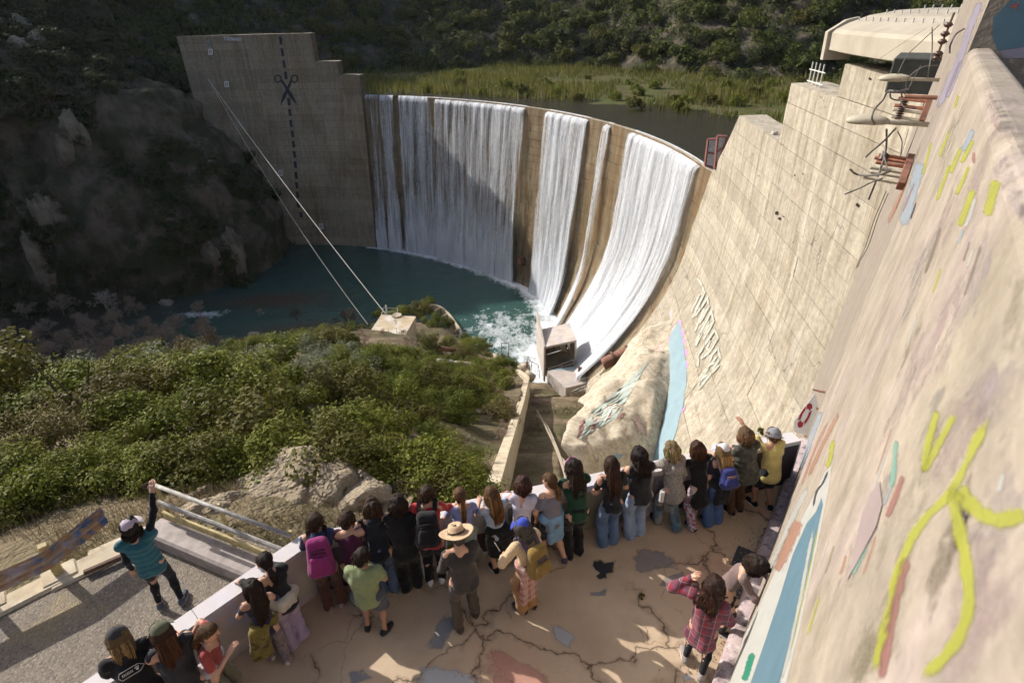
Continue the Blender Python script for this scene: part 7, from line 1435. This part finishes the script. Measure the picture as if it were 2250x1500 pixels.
for t in range(400):
    px_, py_ = rg.uniform(690,1125), rg.uniform(768,905)
    if 785 < px_ < 935 and py_ < 785: continue
    p = on_ground(px_, py_)
    if p[0] > float(wallx(p[1]))-1.0 or p[2] < POOL+2 or not ok_far(p[0], p[1], 1.3): continue
    pts_.append((p[0],p[1],1.3)); put_shrub('laurel_shrub', LAUR[k_%6], (p[0],p[1],p[2]-.3), rg.uniform(.8,1.2), k_*1.3, 'leafy green bush in the sunlit thicket below the platform', 'shrub', 'green bushes on the near bank'); k_ += 1
    if k_ > 60: break
# --- leafless trees along the river
BARE = [branch_mesh('branches', 170+i, 7.5, M_twig, .55, 5, 6, .045, 4, 0, .017) for i in range(4)]; PALE = branch_mesh('branches', 181, 9.5, M_pbark, .6, 5, 5, .04, 3, 0, .035); THIN = branch_mesh('branches', 186, 8.5, M_bark, .4, 5, 4, .022, 3, 0, .02)
def bare(px_, py_, z, me, s, lab, name='bare_tree', leaves=None):
    p = atz(px_, py_, z); o = link(name, me, None, (p[0],p[1],z), rg.uniform(0,6.28), label=lab, cat='tree', group='leafless trees by the river'); o.scale = (s*1.15,s*1.15,s)
    if leaves is not None: l = link('foliage', leaves, o); l.location = (0,0,1.5)
    return o
for i, (px_, py_) in enumerate(((20,800),(75,775),(120,800),(165,770),(205,800),(250,790),(285,760),(330,790),(375,770),(30,740),(110,735),(180,725),(265,720),(330,735),(60,700),(390,800),(140,690),(420,780),(50,820),(230,815),(300,810),(10,760),(350,750),(95,760),(215,745),(300,690),(395,735),(455,740))):
    bare(px_, py_, -51.4, BARE[i%4], rg.uniform(.75,1.1), 'grey leafless tree in the shaded river bottom at the left')
bare(236,690,-51.8,PALE,1.05,'tall pale leafless tree standing out against the dark canyon wall')
RUSTY = shrub_mesh('foliage', 190, 1300, 1.6, 4.0, .14, L_rust, 16, .3, .3); RUST2 = shrub_mesh('foliage', 191, 2600, 1.6, 1.9, .15, L_rust, 14)
bare(472,770,-50.5,BARE[1],.95,'small tree with scattered red brown leaves left of the orange bush','brown_leaf_tree',RUSTY)
bare(768,735,-50.5,THIN,1.2,'slender leafless tree beside the cable left of the hut'); bare(655,715,-51.4,THIN,.8,'thin leafless sapling at the river edge right of the orange bush'); bare(440,690,-51.8,BARE[2],.7,'grey leafless tree at the foot of the far canyon wall')
p = atz(533,760,-51.4); put_shrub('orange_bush', RUST2, (p[0],p[1],-51.8), 1.5, .4, 'rusty orange bush on the shaded river bank', 'shrub', None)
for i, (px_, py_) in enumerate(((600,740),(660,735),(720,720),(690,745),(570,690),(640,765))):
    p = atz(px_, py_, -51.3); put_shrub('dry_brush', BRUSH[i%3], (p[0],p[1],-51.4), rg.uniform(1.0,1.5), i, 'reddish leafless brush along the water edge', 'brush', 'brush along the water edge')
# --- river rocks
for i, (px_, py_, s, lab) in enumerate(((366,664,1.3,'round pale boulder in the river below the canyon wall'),(556,735,.9,'bright rock on the bank beside the orange bush'),(300,788,1.0,'pale rock at the river edge among the bare trees'),(318,800,.8,'smaller pale rock at the river edge among the bare trees'),(595,750,.8,'white rock at the end of the sandy bank'))):
    p = atz(px_, py_, POOL+.3); boulder('river_rock', (p[0],p[1],POOL+.1), (s*1.3,s,s*.8), 60+i, M_outcrop, lab, i, 'rock')
# --- canyon wall: shrubs and rock outcrops
CN = np.zeros((len(CLF),3)); a, b_, c_ = CLV[CLF[:,0]], CLV[CLF[:,1]], CLV[CLF[:,3]]; CN = np.cross(b_-a, c_-a); ar = np.linalg.norm(CN,axis=1); fc = CLV[CLF].mean(1)
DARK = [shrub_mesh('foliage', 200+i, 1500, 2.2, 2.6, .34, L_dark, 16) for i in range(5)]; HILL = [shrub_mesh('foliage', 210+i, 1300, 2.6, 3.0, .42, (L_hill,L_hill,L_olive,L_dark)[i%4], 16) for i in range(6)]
def visv(P, m=60):
    c = (np.asarray(P)-CAMP)@RC; x = CX+F*c[:,0]/c[:,2]; y = CY-F*c[:,1]/c[:,2]; return (c[:,2] > 0) & (x > -m) & (x < 2250+m) & (y > -2*m) & (y < 1500)
VIS = visv(fc)
def plant(sel, n, dmin, f, cap=300):
    idx = np.nonzero(sel)[0]; w = ar[idx]/ar[idx].sum(); got = []; 
    for i in rg.choice(idx, n*14, p=w):
        q = fc[i]
        if len(got) >= n: break
        if not VIS[i]: continue
        if got and ((np.array(got)-q)**2).sum(1).min() < dmin**2: continue
        got.append(q); f(len(got)-1, q)
    return got
isl = (fc[:,2] < 60) & (fc[:,1] < 178) & (fc[:,0] < -55); far = (fc[:,1] > 178) | (fc[:,0] > -20)
dens = lambda q: float(fbm(q*np.array([.05,.05,.05])+3, 3))
isl &= (fbm(fc*.055+3, 3) > -.35) & ~((fc[:,0] > -90) & (fc[:,1] > 125) & (fbm(fc*.09+8, 2) > -.1))
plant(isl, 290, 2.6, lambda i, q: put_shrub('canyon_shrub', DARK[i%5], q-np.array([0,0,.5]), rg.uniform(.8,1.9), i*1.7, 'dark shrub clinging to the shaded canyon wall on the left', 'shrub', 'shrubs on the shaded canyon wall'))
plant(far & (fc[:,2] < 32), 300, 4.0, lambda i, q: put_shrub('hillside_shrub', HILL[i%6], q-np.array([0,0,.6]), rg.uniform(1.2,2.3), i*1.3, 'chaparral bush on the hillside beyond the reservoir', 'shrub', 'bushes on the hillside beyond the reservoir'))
# the rest of the hillside cover, one mass
def mass(sel, n, mats, R, lsz, nl, name, lab, dz=.3):
    idx = np.nonzero(sel)[0]; w = ar[idx]/ar[idx].sum(); Vs = []; Cs = []; 
    for i in rg.choice(idx, n, p=w):
        q = fc[i]+rg.normal(0,.6,3); s = rg.uniform(.6,1.3)*R; d = rg.normal(size=(nl,3)); d /= np.linalg.norm(d,axis=1)[:,None]; C = q+d*s*np.array([1,1,.75])*rg.uniform(.5,1,nl)[:,None]**.5+np.array([0,0,s*dz]); Dn = d+np.array([0,0,.6])+rg.normal(0,.3,(nl,3)); Dn /= np.linalg.norm(Dn,axis=1)[:,None]; Ln = lsz*rg.uniform(.7,1.4,nl)
        V, Fq = leaf_quads(C, Dn, Ln, Ln*.55, rg); Vs.append(V); Cs.append(np.repeat(np.clip(rg.uniform(0,.6)+rg.uniform(0,.4,nl),0,1),4))
    V = np.vstack(Vs); obj(name, V, np.arange(len(V)).reshape(-1,4), mats, None, False, None, np.concatenate(Cs), kind='stuff', label=lab, cat='chaparral')
inview = visv(fc, 150)
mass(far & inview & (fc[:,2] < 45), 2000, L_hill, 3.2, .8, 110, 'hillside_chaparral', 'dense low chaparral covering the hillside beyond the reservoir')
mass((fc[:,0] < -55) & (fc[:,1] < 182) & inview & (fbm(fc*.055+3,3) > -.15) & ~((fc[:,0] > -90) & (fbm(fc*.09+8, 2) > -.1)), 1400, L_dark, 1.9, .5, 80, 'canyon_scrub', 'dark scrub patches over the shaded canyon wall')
M_outc2 = mat_rock('outcrop_brown', (.17,.14,.105), (.30,.255,.195), (.08,.07,.045), .4)
# rock outcrops placed where the photograph shows bare stone
def cast(px_, py_):
    d = ray(px_, py_); d = d/np.linalg.norm(d); h = cliff_bvh.ray_cast(Vector(CAMP), Vector(d)); return None if h[0] is None else np.array(h[0])
for i, (px_, py_, sx, sz_, lab) in enumerate(((50,60,1.6,2.0,'upper pale blocky outcrop in the top left corner'),(90,40,1.5,1.5,'second pale block of the top left outcrop'),(45,95,1.8,1.2,'lower pale block of the top left outcrop'),(80,85,1.6,1.4,'angular pale block right of the top left outcrop'),(105,500,1.9,5.5,'tall pale rock fin on the left canyon wall'),(95,590,1.7,6.0,'lower part of the tall pale rock fin on the left'),(125,470,1.6,3.0,'top shoulder of the tall pale rock fin'),(165,290,2.2,3.2,'brown rock face in the middle of the left canyon wall'),(150,340,2.0,3.0,'lower brown rock face in the middle of the left canyon wall'),(400,150,2.0,2.6,'bare rock slope beside the dam top left end'),(430,60,2.6,3.0,'bare pale rock slope above the dam top left end'),(455,358,1.4,.6,'small white ledge on the rock below the dam end'),(520,560,2.2,5.0,'smooth brown rock buttress at the water near the dam'),(470,570,1.8,4.0,'rough brown rock buttress left of the smooth one at the water'),)):
    q = cast(px_, py_)
    if q is not None: boulder('rock_outcrop', tuple(q), (sx,sx*.9,sz_), 300+i*3, M_outcrop if i < 4 else M_outc2, lab, i*.8, 'rock', res=30, rough=1.6)
# --- marsh: reeds as one mass, willow clumps as things
RT = rg.uniform(-8, 92, 46000); RRR = marsh_r(RT)+rg.uniform(0,1,46000)**.8*(128-np.clip(marsh_r(RT)-R0,0,60)); q_ = P_face(RT, RT*0, R0-RRR); rx, ry = q_[...,0], q_[...,1]
nzz = fbm(np.stack([rx*.06,ry*.06,rx*0],-1),3); keep = nzz > -.55; rx, ry, nzz = rx[keep], ry[keep], nzz[keep]; n = len(rx); hgt = rg.uniform(1.0,2.5,n)*(1+.5*np.clip(nzz,-.5,1)); wdt = rg.uniform(.10,.24,n); an = rg.uniform(0,math.pi,n); ln_ = rg.normal(0,.25,(n,2))
b0 = np.stack([rx-np.cos(an)*wdt, ry-np.sin(an)*wdt, np.full(n,NOTCH-.05)],1); b1 = np.stack([rx+np.cos(an)*wdt, ry+np.sin(an)*wdt, np.full(n,NOTCH-.05)],1); tp = np.stack([rx+ln_[:,0],ry+ln_[:,1],NOTCH+hgt],1)
V = np.stack([b0,b1,tp],1).reshape(-1,3); cl = np.repeat(np.clip(.5+.45*nzz+rg.normal(0,.18,n),0,1),3); obj('marsh_reeds', V, np.arange(3*n).reshape(n,3), L_reed, None, False, None, cl, kind='stuff', label='tall green and brown reeds filling the silted reservoir', cat='reeds')
L_wil = mat_leaf('leaf_willow', (.07,.085,.012), (.12,.14,.02), (.20,.20,.035)); WIL = [shrub_mesh('foliage', 230+i, 1100, 1.7, 2.6, .30, L_wil if i < 2 else L_olive, 14, .2) for i in range(3)]
for i, (px_, py_) in enumerate(((880,185),(940,195),(1010,185),(1060,200),(1110,190),(1150,205),(1200,185),(1230,205),(1270,215),(1310,195),(1350,215),(1395,235),(1400,205),(1440,190),(1480,215),(1500,235),(1530,200),(1560,225),(1600,200),(1620,230),(1655,210),(1690,195),(1720,220),(1760,180),(1380,180),(1560,175),(1660,180),(1180,165),(1010,165),(1290,170))):
    p = atz(px_, py_+8, NOTCH); put_shrub('willow_clump', WIL[i%3], (p[0],p[1],NOTCH-.2), rg.uniform(.8,1.5), i, 'yellow green willow clump in the reservoir marsh', 'shrub', 'willow clumps in the marsh')
# --- dry grass on the verge and in the gully, weeds at the parapet
def grass(name, XY, H, mat, lab, w=.012, lean=.25):
    n = len(XY); X, Y, Z = np.array(XY).T; h = H*rg.uniform(.4,1.2,n); an = rg.uniform(0,math.pi,n); l_ = rg.normal(0,lean,(n,2))*h[:,None]
    b0 = np.stack([X-np.cos(an)*w,Y-np.sin(an)*w,Z-.03],1); b1 = np.stack([X+np.cos(an)*w,Y+np.sin(an)*w,Z-.03],1); tp = np.stack([X+l_[:,0],Y+l_[:,1],Z+h],1)
    obj(name, np.stack([b0,b1,tp],1).reshape(-1,3), np.arange(3*n).reshape(n,3), mat, None, False, None, np.repeat(rg.uniform(0,1,n),3), kind='stuff', label=lab, cat='grass')
G = []
for k in range(22000):
    x = rg.uniform(-18,-2.4); e = float(np.interp(x, [p[0] for p in EDGE], [p[1] for p in EDGE])); y = e+.12+abs(rg.normal(0,1.9))
    if y < 9.6 and vnoise(np.array([x*1.3,y*1.3,2.])) > -.35: G.append((x, y, float(-.03-min(1,max(0,(y-e)/(8.8-e)))**1.3*1.1)))
grass('verge_grass', G, .24, L_dry, 'dry straw coloured grass along the road verge', .006)
G = []
for k in range(5200):
    y = 66-abs(rg.normal(0,11)); x = float(wallx(y))+.6+rg.uniform(0,6.5)
    if y < 22 or vnoise(np.array([x*.5,y*.5,9.])) < -.15: continue
    z = float(full_z(np.array(x),np.array(y))[0]); G.append((x,y,z+.02))
grass('gully_grass', G, .34, mat_leaf('gully_weeds', (.13,.095,.06), (.20,.15,.10), (.29,.225,.15), .8, .1, .1), 'brown dead weeds in the gully below the retaining wall', .03)
G = []
for k in range(4500):
    x = rg.uniform(-46,-22); y = 92+rg.normal(0,3.4)+(x+34)*.1; G.append((x,y,float(gz(x,y))))
grass('bank_grass', G, 1.3, L_dry, 'pale dry grass strip on the river bank left of the hut', .05)
TUFT = shrub_mesh('foliage', 240, 500, .25, .3, .07, L_olive, 8, .3)
for i, (px_, py_, lab) in enumerate(((1672,950,'small weed growing from the dam face behind the beanie wearer'),(1665,985,'lower weed growing from the dam face near the parapet end'))):
    q = px2face(px_, py_, .05); put_shrub('face_weed', TUFT, q, 1.6, i, lab, 'weed', None)
p = atz(1410,1312,0); put_shrub('crack_weed', TUFT, (p[0],p[1],0), .22, 0, 'tiny weed growing from a crack in the platform floor', 'weed', None)
# ================================================================ thin moist air in the canyon
hz = bpy.data.materials.new('haze'); hz.use_nodes = True; t = hz.node_tree; t.nodes.remove(t.nodes['Principled BSDF'])
pv = t.nodes.new('ShaderNodeVolumePrincipled'); pv.inputs['Color'].default_value = (.86,.91,1.0,1); pv.inputs['Density'].default_value = .00005; pv.inputs['Anisotropy'].default_value = .2
t.links.new(pv.outputs[0], t.nodes['Material Output'].inputs['Volume'])
MB().box((-20,140,45),(1100,900,220)).build('haze', hz, kind='stuff', label='thin pale haze filling the canyon', cat='haze')
